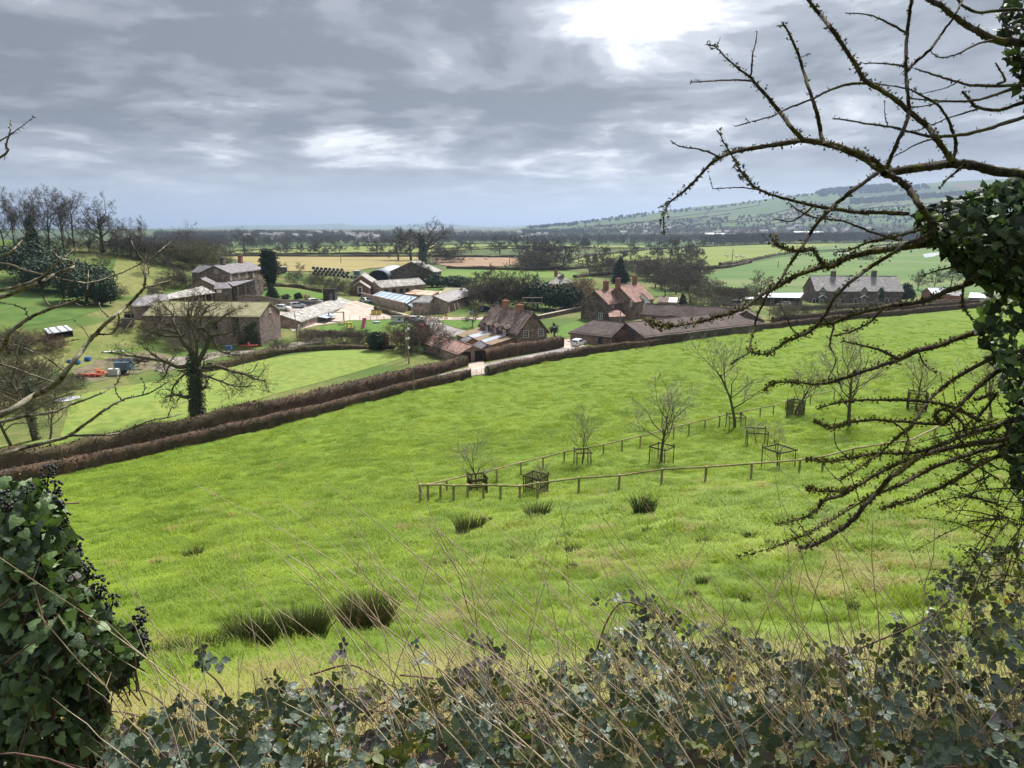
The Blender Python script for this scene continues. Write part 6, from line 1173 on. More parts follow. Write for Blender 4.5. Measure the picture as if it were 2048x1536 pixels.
wood('woodland', 'long dark tree line on the skyline left of the far town', [(310, 468.5), (520, 466), (780, 466), (780, 471), (520, 472), (310, 476)], 650, 9, 13, 1)
wood('woodland', 'wooded foot of the far hill', [(1040, 464), (1250, 458), (1500, 456), (1760, 452), (2048, 450), (2048, 462), (1700, 466), (1300, 468), (1060, 472)], 1500, 8, 13, 2)
wood('woodland', 'trees strung along the ridge of the far hill', [(1050, 455), (1200, 440), (1350, 422), (1450, 412), (1560, 396), (1640, 388), (1640, 391), (1560, 400), (1450, 416), (1350, 427), (1200, 446), (1060, 460)], 420, 10, 17, 3)
wood('hilltop_wood', 'dark plantation crowning the far hill', [(1632, 388), (1700, 378), (1790, 376), (1860, 372), (1860, 378), (1790, 384), (1700, 390), (1640, 394)], 1100, 14, 22, 3)
wood('woodland', 'wooded middle slope of the far hill', [(1700, 400), (1780, 394), (1880, 388), (2000, 380), (2000, 386), (1880, 396), (1780, 404), (1700, 410)], 520, 9, 14, 3)
wood('woodland', 'scattered trees behind the crest of the left hill', [(200, 492), (340, 486), (440, 486), (440, 500), (380, 508), (300, 505)], 260, 9, 14, 0)
wood('woodland', 'scattered trees and copses over the lower slope of the far hill', [(1150, 455), (1400, 436), (1600, 424), (1800, 412), (2048, 400), (2048, 448), (1700, 452), (1300, 458)], 700, 5, 11, 3)
# skyline trees with dark evergreen crowns near the town
for i, (px, py, hp, wp) in enumerate([(792, 476, 22, 30), (800, 474, 26, 16), (905, 463, 10, 8), (885, 470, 12, 14), (700, 480, 10, 20), (735, 478, 9, 14), (1170, 492, 16, 26), (1560, 482, 10, 22), (1420, 484, 10, 16), (1330, 482, 9, 14)]): blobtree('evergreen_tree', 'dark evergreen among the bare trees round the far town', px, py, hp, wp, mEver, 220, 3.0, 'round' if i % 2 else 'cone', 200 + i, group='evergreens round the far town')
# houses of the town
mHouseW = M('render_white', (.70, .69, .67), (.8, .79, .77), .05, .8); mHouseR = M('roof_far', (.26, .235, .23), (.36, .33, .32), .05, .9)
def hmesh(L, W, h, r):
    m = MB(); m.hexa([(-L / 2, -W / 2, -2), (L / 2, -W / 2, -2), (L / 2, W / 2, -2), (-L / 2, W / 2, -2), (-L / 2, -W / 2, h), (L / 2, -W / 2, h), (L / 2, W / 2, h), (-L / 2, W / 2, h)])
    w_ = m.mesh('wall', mHouseW); m = MB(); m.prism([(-W / 2 - .4, h - .1), (W / 2 + .4, h - .1), (0, h + r)], -L / 2 - .3, L / 2 + .3, 'x'); return w_, m.mesh('roof', mHouseR)
hm = [hmesh(12, 8, 5.2, 3), hmesh(20, 8, 5.2, 3), hmesh(9, 8, 6, 3.2), hmesh(46, 18, 6, 2)]
mbw = MB(); mbw.box((0, 0, 0), (1.2, .1, 1.3)); wme = mbw.mesh('window', mGlass)
rgh = random.Random(9); spots = []
for c, n, sx, sy in (((665, 470), 13, 40, 3), ((590, 478), 9, 60, 3), ((735, 476), 10, 40, 4), ((860, 466), 10, 40, 2), ((950, 467), 12, 50, 3), ((1060, 474), 10, 50, 3), ((1330, 463), 10, 50, 4), ((1440, 472), 14, 45, 4), ((1560, 465), 9, 60, 4), ((1680, 462), 8, 60, 4), ((1850, 470), 6, 70, 3), ((540, 480), 5, 50, 3)):
    for i in range(n): spots.append((c[0] + rgh.gauss(0, sx * .7), c[1] + rgh.gauss(0, sy * .9))) if i % 3 else 0
for i, (px, py) in enumerate(spots):
    p = on(px, py)
    if not 900 < p.y < 4300: continue
    k = i % 3; o = thing('town_house', 'pale rendered house of the far town among bare trees', 'house', p, rgh.uniform(-.5, .5), 'houses of the far town'); o.scale = (1.15, 1.15, 1.35)
    obj('wall', hm[k][0], o); obj('roof', hm[k][1], o)
    L = (12, 20, 9, 46)[k]; W = (8, 8, 8, 18)[k]
    for x in (-.3, .3): obj('window', wme, o, None, (x * L, -W / 2 - .06, 3.6))
for px, py, lab in ((1615, 470, 'long white-roofed factory shed below the far hill'), (1440, 474, 'pale-roofed warehouse among the trees below the far hill')):
    p = on(px, py); o = thing('factory_shed', lab, 'building', p, .05); o.scale = (.7, .7, .8); m = MB(); m.box((0, 0, 4), (110, 30, 9)); m.build('wall', mHouseW, o); m = MB(); m.prism([(-15.5, 8.4), (15.5, 8.4), (0, 12)], -56, 56, 'x'); m.build('roof', mTinG, o)
# ---- air
haze = MB(); haze.box((0, 12000, 180), (44000, 29000, 460))
hm_ = bpy.data.materials.new('haze'); hm_.use_nodes = True; t = NT(hm_.node_tree); t.n.clear(); pv = t.new('ShaderNodeVolumePrincipled'); pv.inputs['Color'].default_value = (.43, .56, .78, 1); pv.inputs['Density'].default_value = 1.15e-4; pv.inputs['Anisotropy'].default_value = 0.35
t.l.new(pv.outputs[0], t.new('ShaderNodeOutputMaterial').inputs['Volume'])
tag(haze.build('haze', hm_), 'pale blue winter haze filling the valley', 'haze', None, 'stuff')
# ================================================================== GRASS
def tuft(name, n, h, spread, wd, mat, seed, droop=.5, segs=2):
    rg = np.random.RandomState(seed); V, F, var = [], [], []
    for i in range(n):
        a, r = rg.rand() * 6.28, spread * math.sqrt(rg.rand()); b0 = np.array([r * math.cos(a), r * math.sin(a), -.02]); hh = h * rg.uniform(.5, 1.1); az = rg.rand() * 6.28; ln = droop * rg.uniform(.2, 1.2) * hh; d = np.array([math.cos(az), math.sin(az), 0]); s_ = np.array([-d[1], d[0], 0]) * wd * rg.uniform(.6, 1.2); k = len(V)
        p1 = b0 + d * ln * .3 + np.array([0, 0, hh * .62]); p2 = b0 + d * ln + np.array([0, 0, hh * (1 - .25 * droop)])
        V += [b0 - s_, b0 + s_, p1 + s_ * .8, p1 - s_ * .8, p2]; F += [(k, k + 1, k + 2, k + 3), (k + 3, k + 2, k + 4, k + 4)]; var += [rg.rand()] * 2
    V = np.array(V); q = np.array([f for f in F if f[2] != f[3]]); t3 = np.array([f[:3] for f in F if f[2] == f[3]])
    return bpy.data.objects.new(name, npmesh(name, V, [q, t3], mat, False, [v for v, f in zip(var, F) if f[2] != f[3]] + [v for v, f in zip(var, F) if f[2] == f[3]]))
def gmat(name, c1, c2, c3):
    m = bpy.data.materials.new(name); m.use_nodes = True; t = NT(m.node_tree); b = t.n['Principled BSDF']
    rnd = t.new('ShaderNodeObjectInfo').outputs['Random']; at_ = t.new('ShaderNodeAttribute', attribute_name='var').outputs['Fac']; loc = t.new('ShaderNodeObjectInfo').outputs['Location']
    f = t.rng(t.noise(loc, .22, 4, .6), .3, .7); f = t.math('MULTIPLY_ADD', f, .45, t.math('MULTIPLY', rnd, .45)); f = t.math('MULTIPLY_ADD', at_, .15, f, clamp=True)
    col = t.mix(f, c1, c2); dry = t.math('MULTIPLY', t.rng(t.noise(t.vec('ADD', loc, (31, 7, 0)), .8, 4, .7), .58, .72), t.rng(at_, .3, .9)); col = t.mix(dry, col, c3)
    t.put(b.inputs['Base Color'], col); b.inputs['Roughness'].default_value = .6; b.inputs['Specular IOR Level'].default_value = .2
    nn_ = t.vec('NORMALIZE', t.vec('ADD', t.vec('SCALE', t.new('ShaderNodeNewGeometry').outputs['Normal'], .45), (0, 0, .75))); t.l.new(nn_, b.inputs['Normal'])
    tr = t.new('ShaderNodeBsdfTranslucent'); t.put(tr.inputs[0], t.mix(1., col, (1.3, 1.3, .6), 'MULTIPLY')); mx = t.new('ShaderNodeMixShader'); mx.inputs[0].default_value = .42
    t.l.new(b.outputs[0], mx.inputs[1]); t.l.new(tr.outputs[0], mx.inputs[2]); t.l.new(mx.outputs[0], t.n['Material Output'].inputs[0]); return m
mG = gmat('grass_blades', (.095, .188, .02), (.33, .425, .05), (.38, .35, .11))
mGd = gmat('dry_grass', (.26, .25, .085), (.36, .335, .125), (.22, .19, .08))
protos = {'near': tuft('tuft_near', 50, .19, .20, .0045, mG, 1, .8), 'mid': tuft('tuft_mid', 64, .15, .34, .010, mG, 2, .9), 'far': tuft('tuft_far', 60, .16, .65, .02, mG, 3, .8), 'dry': tuft('tuft_dry', 44, .30, .22, .006, mGd, 4, 1.1)}
rg = np.random.RandomState(91)
def scatter(n, r0, r1, poly=None, amin=-41, amax=41):
    r = np.exp(rg.uniform(math.log(r0), math.log(r1), n)); a = np.radians(rg.uniform(amin, amax, n)); x, y = r * np.sin(a), r * np.cos(a); k = inpoly(x, y, poly or MEADOW); x, y = x[k], y[k]
    return x, y, Hs(x, y) + lumps(x, y)
for nm, n, r0, r1, key, smin, smax in (('near_grass', 50000, 5.2, 24, 'near', .45, 1.25), ('meadow_grass', 62000, 20, 75, 'mid', .4, 1.25), ('far_grass', 46000, 60, 215, 'far', .4, 1.1)):
    x, y, z = scatter(int(n * 1.35), r0, r1); fs = .55 if key != 'far' else 1.1; cl = vnoise(x, y * 1.8, fs, 31) + .6 * vnoise(x, y * 1.8, fs * .5, 32); kk = cl > -.22; x, y, z, cl = x[kk], y[kk], z[kk], cl[kk]
    s_ = rg.uniform(smin, smax, len(x)) * (1 + .35 * vnoise(x, y, 2.3, 7) + .35 * cl); pch = np.clip(1 + .9 * vnoise(x, y * 1.9, .9, 9) + .5 * vnoise(x, y * 2, .45, 19), .2, 2.2)
    point_instancer(nm, np.column_stack([x, y, z]), np.column_stack([s_, s_, s_ * pch]), rg.rand(len(x)) * 6.28, protos[key], {'near_grass': 'coarse tussocky grass on the bank below the brambles', 'meadow_grass': 'bright green tufted grass of the sloping field', 'far_grass': 'short bright grass at the bottom of the field'}[nm], 'grass')
x, y, z = scatter(60000, 6, 80); k = .7 * vnoise(x, y, 2.0, 12) + .8 * vnoise(x, y * 1.5, .55, 13) > .74 + .3 * sstep(20, 70, np.hypot(x, y)) - .25 * (x > 2) * sstep(30, 10, np.hypot(x, y)); x, y, z = x[k], y[k], z[k]
s_ = rg.uniform(.5, 1.25, len(x)); point_instancer('dead_grass', np.column_stack([x, y, z]), s_, rg.rand(len(x)) * 6.28, protos['dry'], 'straw-coloured dead grass patches on the slope', 'grass')
x, y, z = scatter(2600, 2.6, 8.5, [(-9, 2), (9, 2), (9, 9), (-9, 9)]); s_ = rg.uniform(.7, 1.5, len(x)); point_instancer('bank_grass_tufts', np.column_stack([x, y, z]), s_, rg.rand(len(x)) * 6.28, protos['dry'], 'long pale dead grass growing up through the brambles', 'grass')
# ---- rushes
mRush = M('rush_green', (.045, .075, .026), (.11, .145, .052), 3, .7, spec=.2, var='var'); mRushB = M('rush_brown', (.13, .095, .052), (.25, .19, .105), 3, .85, spec=.1, var='var')
def rush(px, py, hp, wp, n, lab, brown=.25, seed=1, name='rush_clump', grp=None):
    p = on(px, py); k = p.y / FPX; H, W = hp * k, wp * k / 2; rg = np.random.RandomState(seed); o = thing(name, lab, 'rush', p, 0, grp)
    for nm, m_, cnt in (('green_blades', mRush, int(n * (1 - brown))), ('brown_blades', mRushB, int(n * brown))):
        a, r = rg.rand(cnt) * 6.28, np.sqrt(rg.rand(cnt)); b0 = np.stack([r * W * .62 * np.cos(a), r * W * .3 * np.sin(a), np.zeros(cnt)], 1); b0[:, 2] = Hs(b0[:, 0] + p.x, b0[:, 1] + p.y) - p.z - .03
        out = np.stack([np.cos(a) * r, np.sin(a) * r, np.zeros(cnt)], 1) * H * .38 + rg.randn(cnt, 3) * (.09 * H, .09 * H, 0); h = H * rg.uniform(.55, 1.08, cnt); t1 = b0 + out * .4 + np.stack([0 * h, 0 * h, h * .6], 1); t2 = b0 + out + np.stack([0 * h, 0 * h, h], 1); R0 = np.full(cnt, max(.004, .55 * k)); 
        V1, F1 = tubes(b0, t1, R0, R0 * .8, 2); V2, F2 = tubes(t1, t2, R0 * .8, R0 * .25, 2)
        obj(nm, npmesh(nm, np.concatenate([V1, V2]), np.concatenate([F1, F2 + len(V1)]), m_, False, rg.rand(len(F1) * 2)), o)
for i, (px, py, hp, wp, n, br, lab) in enumerate([(735, 1268, 100, 140, 1300, .55, 'big brown-topped rush clump at the right end of the rush bank'), (610, 1290, 95, 130, 1200, .3, 'dark rush clump in the middle of the rush bank'), (510, 1300, 90, 150, 1200, .2, 'dark green rush clump left of the middle of the rush bank'), (400, 1325, 70, 150, 1000, .12, 'low green rush clump beside the ivy bush'), (320, 1335, 60, 110, 700, .1, 'short rushes right against the ivy bush'), (940, 1062, 40, 90, 280, .35, 'broad dark rush tuft below the fence tip'), (1075, 1040, 42, 68, 250, .3, 'rounded dark rush tuft under the near fence'), (1288, 1028, 48, 66, 280, .15, 'single upright dark green rush tuft alone on the slope'), (386, 1118, 28, 56, 240, .4, 'small brownish rush tuft out in the left field'), (312, 1135, 18, 34, 150, .5, 'tiny rush tuft beside the brownish one'), (665, 718, 0, 0, 0, 0, ''), (1140, 1470, 0, 0, 0, 0, '')]):
    if n: rush(px, py, hp, wp, n, lab, br, 300 + i)
for i in range(34):
    px, py = rg.uniform(880, 1850), rg.uniform(1040, 1240)
    rush(px, py, rg.uniform(14, 26), rg.uniform(22, 48), 110, 'small dark tussock scattered over the slope', .3, 400 + i, 'grass_tussock', 'dark tussocks on the slope')
# ================================================================== FOREGROUND BRANCHES
mBarkF = M('mossy_bark', (.030, .025, .021), (.075, .063, .052), 22, .95, .006, 60, .1, c3=(.085, .085, .022), s3=5.5, detail=7)
mBarkP = M('lichen_bark', (.12, .11, .08), (.28, .26, .195), 16, .95, .005, 50, .1, c3=(.045, .04, .03), s3=9, detail=7)
mMossT = M('moss_tufts', (.045, .047, .012), (.13, .125, .03), 12, .98, spec=.05, var='var')
mLich = M('dark_lichen', (.032, .03, .022), (.085, .082, .06), 14, .98, spec=.05, var='var')
class Limbs:
    def __init__(s): s.V = []; s.F = []; s.n = 0; s.tuft = []; s.lich = []; s.spur = []
    def add(s, pix, t0, t1, Y0, Y1, seed, moss=0., bumps=.11, spurs=1.0, k=6):
        """pix from the limb's root to its tip; t = thickness in px"""
        rg = np.random.RandomState(seed); n = len(pix); C = catmull([(p[0], p[1]) for p in pix], k); u = np.linspace(0, 1, len(C)); Yj = Y0 + (Y1 - Y0) * u + .10 * np.interp(u, np.linspace(0, 1, n), rg.randn(n) * np.concatenate([[0], np.ones(n - 1)]))
        C = C + np.stack([vnoise(u * 40, u * 0, 1, seed), vnoise(u * 40, u * 0, 1, seed + 9)], 1) * (.7 + .12 * t1)
        P = np.array([tuple(at(c[0], c[1], y)) for c, y in zip(C, Yj)]); th = (t0 + (t1 - t0) * u) * .9 / FPX * Yj / 2; m = 7 if max(t0, t1) > 5 else 5
        ring = th[:, None] * (1 + bumps * rg.randn(len(C), m)); V, F = chain(P, ring, m); s.V.append(V); s.F.append(F + s.n); s.n += len(V)
        # closing tip
        L = np.linalg.norm(np.diff(P, axis=0), axis=1).sum()
        for _ in range(int(L * 15 * spurs)):   # knobs and spur shoots
            i = rg.randint(0, len(P)); d = rg.randn(3); d /= np.linalg.norm(d); l = rg.uniform(.003, .016) * (1 + 1.2 * (rg.rand() < .06)); s.spur.append((P[i], P[i] + d * (th[i] + l), min(th[i] * .55, .0035), .0012))
        if moss > .08:
            for _ in range(int(L * 600 * moss)): i = rg.randint(0, len(P)); d = rg.randn(3) + np.array([0, 0, .5]); d /= np.linalg.norm(d); s.tuft.append((P[i] + rg.randn(3) * .008 + d * th[i] * .75, d))
        for _ in range(int(L * 60)):
            i = rg.randint(0, len(P)); d = rg.randn(3); d /= np.linalg.norm(d); s.lich.append((P[i] + d * th[i] * .9, d))
    def build(s, o, bark, part='branches', leafs=.018):
        obj(part, npmesh(part, np.concatenate(s.V), np.concatenate(s.F), bark, True), o)
        P0, P1, R0, R1 = [np.array(q) for q in zip(*s.spur)]; V, F = tubes(P0, P1, R0, R1, 4); obj('spurs', npmesh('spurs', V, F, bark), o).__setitem__('kind', 'stuff')
        rg = np.random.RandomState(1)
        for lst, nm, m_, sz in ((s.tuft, 'moss', mMossT, .016), (s.lich, 'lichen', mLich, .009)):
            if not lst: continue
            P, D = [np.array(q) for q in zip(*lst)]; n = len(P); TV = np.array([(-.18, 0, 0), (.18, 0, 0), (.06, 0, .9), (-.3, .1, .75), (.3, -.1, .7)]); TF = np.array([[0, 1, 2], [0, 1, 3], [0, 1, 4]])
            V, F = stamp(TV, TF, P, frames(D + rg.randn(n, 3) * .4, rg.randn(n, 3)) , sz * rg.uniform(.5, 1.4, n)); obj(nm, npmesh(nm, V, F, m_, False, rg.rand(len(F))), o).__setitem__('kind', 'stuff')
TRK = 2140
RB = [([(2048, 350), (1990, 342), (1935, 329), (1890, 329), (1845, 335), (1790, 342), (1760, 338), (1735, 320), (1700, 303), (1668, 292), (1640, 285), (1606, 280), (1590, 283), (1550, 290), (1500, 297), (1463, 305), (1440, 315), (1420, 330), (1390, 362), (1365, 385), (1337, 408), (1328, 430), (1327, 465)], 21, 2, .35),
      ([(1766, 337), (1745, 318), (1722, 305), (1690, 300), (1660, 290)], 9, 6, .2), ([(1606, 280), (1585, 258), (1560, 225), (1540, 200), (1515, 172), (1502, 155), (1480, 140), (1455, 118), (1432, 95), (1412, 88)], 10, 2, .2), ([(1502, 152), (1506, 110), (1511, 85), (1515, 62)], 4, 1.5, 0), ([(1502, 161), (1460, 160), (1420, 162), (1381, 165)], 4, 2, 0), ([(1433, 96), (1437, 84)], 2.5, 1.5, 0),
      ([(1650, 290), (1640, 260), (1632, 220), (1618, 180), (1605, 135), (1595, 105), (1580, 70), (1565, 45)], 9, 4, .1), ([(1566, 50), (1553, 52)], 3, 2, 0), ([(1600, 116), (1612, 110), (1622, 108)], 2, 1, 0), ([(1906, 326), (1890, 300), (1870, 275), (1855, 252), (1835, 238), (1810, 215), (1785, 195), (1760, 178), (1735, 165), (1722, 150), (1705, 120), (1685, 90), (1665, 60), (1640, 28), (1618, 0), (1600, -25)], 12, 7, .3),
      ([(1735, 167), (1700, 168), (1660, 180), (1620, 200), (1580, 215), (1545, 232), (1505, 243), (1470, 253)], 6, 2, .05), ([(1500, 245), (1490, 237)], 2, 1, 0), ([(1772, 338), (1778, 325), (1795, 285), (1812, 245), (1818, 220), (1815, 180), (1812, 140), (1812, 120), (1815, 60), (1823, 0), (1826, -30)], 9, 6, .1), ([(1816, 140), (1830, 125), (1860, 100), (1885, 65), (1910, 30), (1925, 0), (1935, -20)], 7, 3, .05), ([(1812, 65), (1775, 45), (1740, 30), (1690, 26)], 5, 2, 0), ([(1808, 132), (1770, 127), (1725, 126)], 4.5, 2, 0),
      ([(2140, 95), (2048, 86), (1990, 80), (1960, 65), (1930, 48), (1905, 30), (1880, 10), (1850, -5), (1830, -20)], 16, 8, .1), ([(2140, 172), (2048, 170), (1960, 172), (1920, 165), (1870, 150), (1830, 137)], 8, 3, 0), ([(1918, 162), (1900, 172), (1885, 178), (1840, 188)], 3, 1.5, 0), ([(2140, 150), (2048, 170), (1990, 190), (1940, 202), (1880, 202), (1820, 197)], 8, 3, .05), ([(1880, 204), (1850, 212), (1818, 215)], 4, 2, 0), ([(2140, 215), (2048, 235), (1975, 258), (1920, 270), (1860, 273), (1815, 262), (1775, 253), (1720, 245), (1668, 237)], 9, 3, .05), ([(1775, 252), (1770, 230), (1770, 200)], 2.5, 1.2, 0), ([(1870, 276), (1830, 290), (1795, 310), (1765, 325)], 4, 1.5, 0),
      ([(2140, 190), (2048, 205), (2000, 220), (1955, 215), (1940, 200), (1925, 184)], 9, 5, .1), ([(1960, 216), (1900, 235), (1850, 255), (1830, 262)], 4, 1.5, 0), ([(1995, 168), (2010, 160), (1998, 138), (1992, 126)], 6, 2.5, 0), ([(1905, 325), (1912, 290), (1905, 262), (1895, 235), (1870, 205), (1840, 190), (1815, 178), (1740, 165)], 8, 2.5, .1), ([(1985, 80), (1950, 90), (1915, 108), (1880, 115), (1863, 105)], 5, 2, 0), ([(2140, 20), (2010, 20), (1960, 25), (1925, 10), (1910, -10)], 7, 4, 0),
      ([(1768, 345), (1787, 355), (1818, 378), (1841, 415), (1870, 450)], 15, 12, .3), ([(1930, 330), (1910, 345), (1890, 362), (1880, 376)], 7, 2, .1), ([(1755, 346), (1735, 360), (1700, 385), (1672, 408), (1655, 425), (1640, 440), (1620, 468), (1600, 500), (1580, 528), (1560, 560), (1545, 580), (1535, 590), (1520, 620), (1510, 650), (1500, 690), (1497, 705), (1480, 715), (1463, 728)], 9, 3, .12),
      ([(2140, 455), (2048, 470), (1900, 485), (1850, 488), (1800, 495), (1740, 505), (1700, 515), (1668, 528), (1640, 535), (1600, 548), (1560, 570), (1530, 585), (1500, 607), (1480, 620), (1440, 632), (1400, 644), (1350, 652), (1325, 654), (1300, 645)], 17, 3, .7), ([(1870, 460), (1840, 478), (1810, 490), (1780, 510), (1740, 535), (1700, 565), (1668, 599), (1650, 630), (1625, 660), (1610, 668)], 10, 5, .4), ([(2140, 500), (1980, 550), (1930, 570), (1890, 585), (1850, 602), (1800, 610), (1760, 615), (1710, 628), (1668, 645), (1640, 650), (1600, 672), (1570, 685), (1535, 707), (1500, 704)], 14, 3, .6), ([(1765, 618), (1745, 640), (1730, 650), (1700, 664), (1668, 672)], 6, 3, .3), ([(2140, 450), (2048, 490), (1990, 505), (1930, 527), (1880, 540), (1839, 553)], 9, 2.5, .15),
      ([(2140, 640), (1980, 660), (1920, 675), (1880, 690), (1830, 703), (1800, 718), (1780, 725), (1720, 745), (1668, 762), (1630, 768), (1590, 765), (1550, 766), (1528, 782)], 15, 3, .6), ([(1797, 718), (1760, 700), (1720, 690), (1685, 682)], 7, 3, .15), ([(1960, 842), (1930, 825), (1900, 812), (1850, 803), (1800, 800), (1730, 800), (1680, 805), (1635, 817)], 10, 3, .5), ([(2100, 690), (2000, 740), (1960, 770), (1930, 800), (1900, 835), (1880, 848), (1820, 845), (1750, 840), (1700, 845), (1665, 855), (1631, 844)], 12, 3, .6), ([(2140, 820), (2048, 835), (2000, 850), (1930, 870), (1880, 890), (1830, 905), (1760, 907), (1690, 918), (1650, 923), (1613, 919)], 14, 3, .8), ([(2120, 860), (2000, 880), (1900, 895), (1850, 910), (1800, 925), (1760, 945), (1700, 978), (1650, 982), (1613, 977)], 15, 3, .8), ([(1705, 978), (1680, 992), (1650, 1000), (1635, 1018), (1620, 1030), (1590, 1040), (1553, 1048)], 9, 2, .6),
      ([(1835, 915), (1810, 935), (1780, 955), (1755, 985), (1730, 1010), (1700, 1045), (1660, 1072), (1625, 1090), (1600, 1096)], 12, 9, 1.0), ([(2120, 870), (2010, 890), (1950, 905), (1880, 930), (1840, 948), (1800, 970), (1760, 985), (1720, 1005), (1670, 1035), (1620, 1065), (1560, 1090), (1480, 1114)], 12, 1.5, .7), ([(2100, 890), (1990, 915), (1950, 935), (1900, 965), (1850, 988), (1810, 1003), (1766, 1017)], 12, 4, .8), ([(2090, 690), (1990, 715), (1920, 750), (1880, 780), (1850, 810), (1825, 850), (1800, 870), (1760, 905), (1720, 935), (1680, 962)], 10, 3, .5), ([(1700, 918), (1690, 910), (1672, 890), (1669, 856), (1672, 835)], 3.5, 1.5, 0), ([(1718, 1000), (1710, 975), (1700, 945), (1688, 930)], 3, 1.2, 0), ([(1633, 1087), (1615, 1070), (1600, 1050), (1585, 1035)], 4, 1.5, .1), ([(1598, 1074), (1580, 1057)], 3, 2, 0), ([(1680, 962), (1660, 945), (1645, 925)], 3, 1.5, 0),
      ([(1815, 428), (1765, 425), (1720, 425), (1668, 418), (1620, 410), (1580, 400), (1545, 390), (1515, 378), (1500, 365), (1480, 340), (1463, 310), (1448, 285), (1437, 262)], 9, 2, .3), ([(1517, 379), (1480, 375), (1450, 376), (1427, 377), (1423, 365), (1419, 352)], 3, 1, 0), ([(1630, 410), (1605, 430), (1580, 443), (1548, 437)], 5, 2, .05), ([(1800, 482), (1760, 470), (1720, 455), (1680, 441), (1640, 437), (1600, 423), (1578, 405)], 6, 2, .2), ([(1840, 460), (1800, 470), (1770, 478), (1735, 485), (1700, 500), (1668, 505)], 7, 3, .35), ([(1680, 525), (1655, 535), (1640, 520), (1625, 500), (1600, 503), (1575, 498), (1552, 488), (1548, 473)], 9, 6, .7), ([(1575, 500), (1545, 490), (1525, 468)], 3, 1.2, 0), ([(1441, 316), (1420, 305), (1395, 298), (1362, 293), (1340, 281)], 5, 2.2, .05), ([(1337, 408), (1325, 412), (1317, 415)], 2, 1, 0),
      ([(1668, 650), (1660, 690), (1672, 720), (1655, 760)], 5, 2, .1), ([(1560, 606), (1575, 640), (1590, 665), (1620, 676)], 4, 2.5, .05), ([(1835, 700), (1850, 730), (1870, 745)], 4, 2, .2), ([(1990, 540), (1935, 560), (1925, 600), (1930, 620), (1945, 640)], 6, 4, .3), ([(1790, 845), (1815, 870), (1812, 890), (1803, 920)], 4, 2.5, .1), ([(1950, 800), (1990, 790), (1960, 830), (1945, 860)], 7, 4, .5), ([(1880, 848), (1870, 830), (1890, 818), (1920, 840), (1935, 870)], 8, 5, .7)]
_r = random.Random(12)
for i in range(70):   # fine twigs tangled round the foot of the trunk
    x_, y_ = _r.uniform(1930, 2090), _r.uniform(820, 1180); a_ = _r.gauss(3.3, .8); l_ = _r.uniform(60, 190); RB.append(([(x_, y_), (x_ + math.cos(a_) * l_ * .5, y_ - math.sin(a_) * l_ * .5 + _r.uniform(-12, 12)), (x_ + math.cos(a_ + _r.uniform(-.4, .4)) * l_, y_ - math.sin(a_) * l_ + _r.uniform(-20, 20))], _r.uniform(2, 4.5), 1, .1))
tr_base = at(2200, 1450, 4.3); tr_base.z = hz_(tr_base.x, tr_base.y) - .1
o = thing('mossy_tree', 'mossy bare tree with lichened branches reaching over the field from an ivied trunk', 'tree', tr_base); LB = Limbs()
off = np.array(tr_base)
for i, (pix, t0, t1, ms) in enumerate(RB):
    rg0 = random.Random(i); Yb = 4.2 if pix[0][0] > 2000 else 3.9 - .9 * (2000 - pix[0][0]) / 700 + rg0.uniform(-.12, .12); Yt = 3.9 - .9 * (2000 - pix[-1][0]) / 700 + rg0.uniform(-.25, .25)
    LB.add(pix, t0, t1, Yb, Yt, 500 + i, ms)
LB.V = [v - off for v in LB.V]; LB.spur = [(a - off, c - off, r, q) for a, c, r, q in LB.spur]; LB.tuft = [(a - off, d) for a, d in LB.tuft]; LB.lich = [(a - off, d) for a, d in LB.lich]
LB.build(o, mBarkF)
tp = [tuple(Vector(q) - tr_base) for q in (tr_base - Vector((0, 0, .3)), at(2185, 1200, 4.35), at(2160, 900, 4.3), at(2150, 600, 4.3), at(2150, 300, 4.35), at(2165, 0, 4.4), at(2190, -350, 4.5))]
C = catmull(tp, 6); V, F = chain(C, np.linspace(.17, .1, len(C))[:, None] * (1 + .1 * np.random.RandomState(4).randn(len(C), 10)), 10); obj('trunk', npmesh('trunk', V, F, mBarkF, True), o)
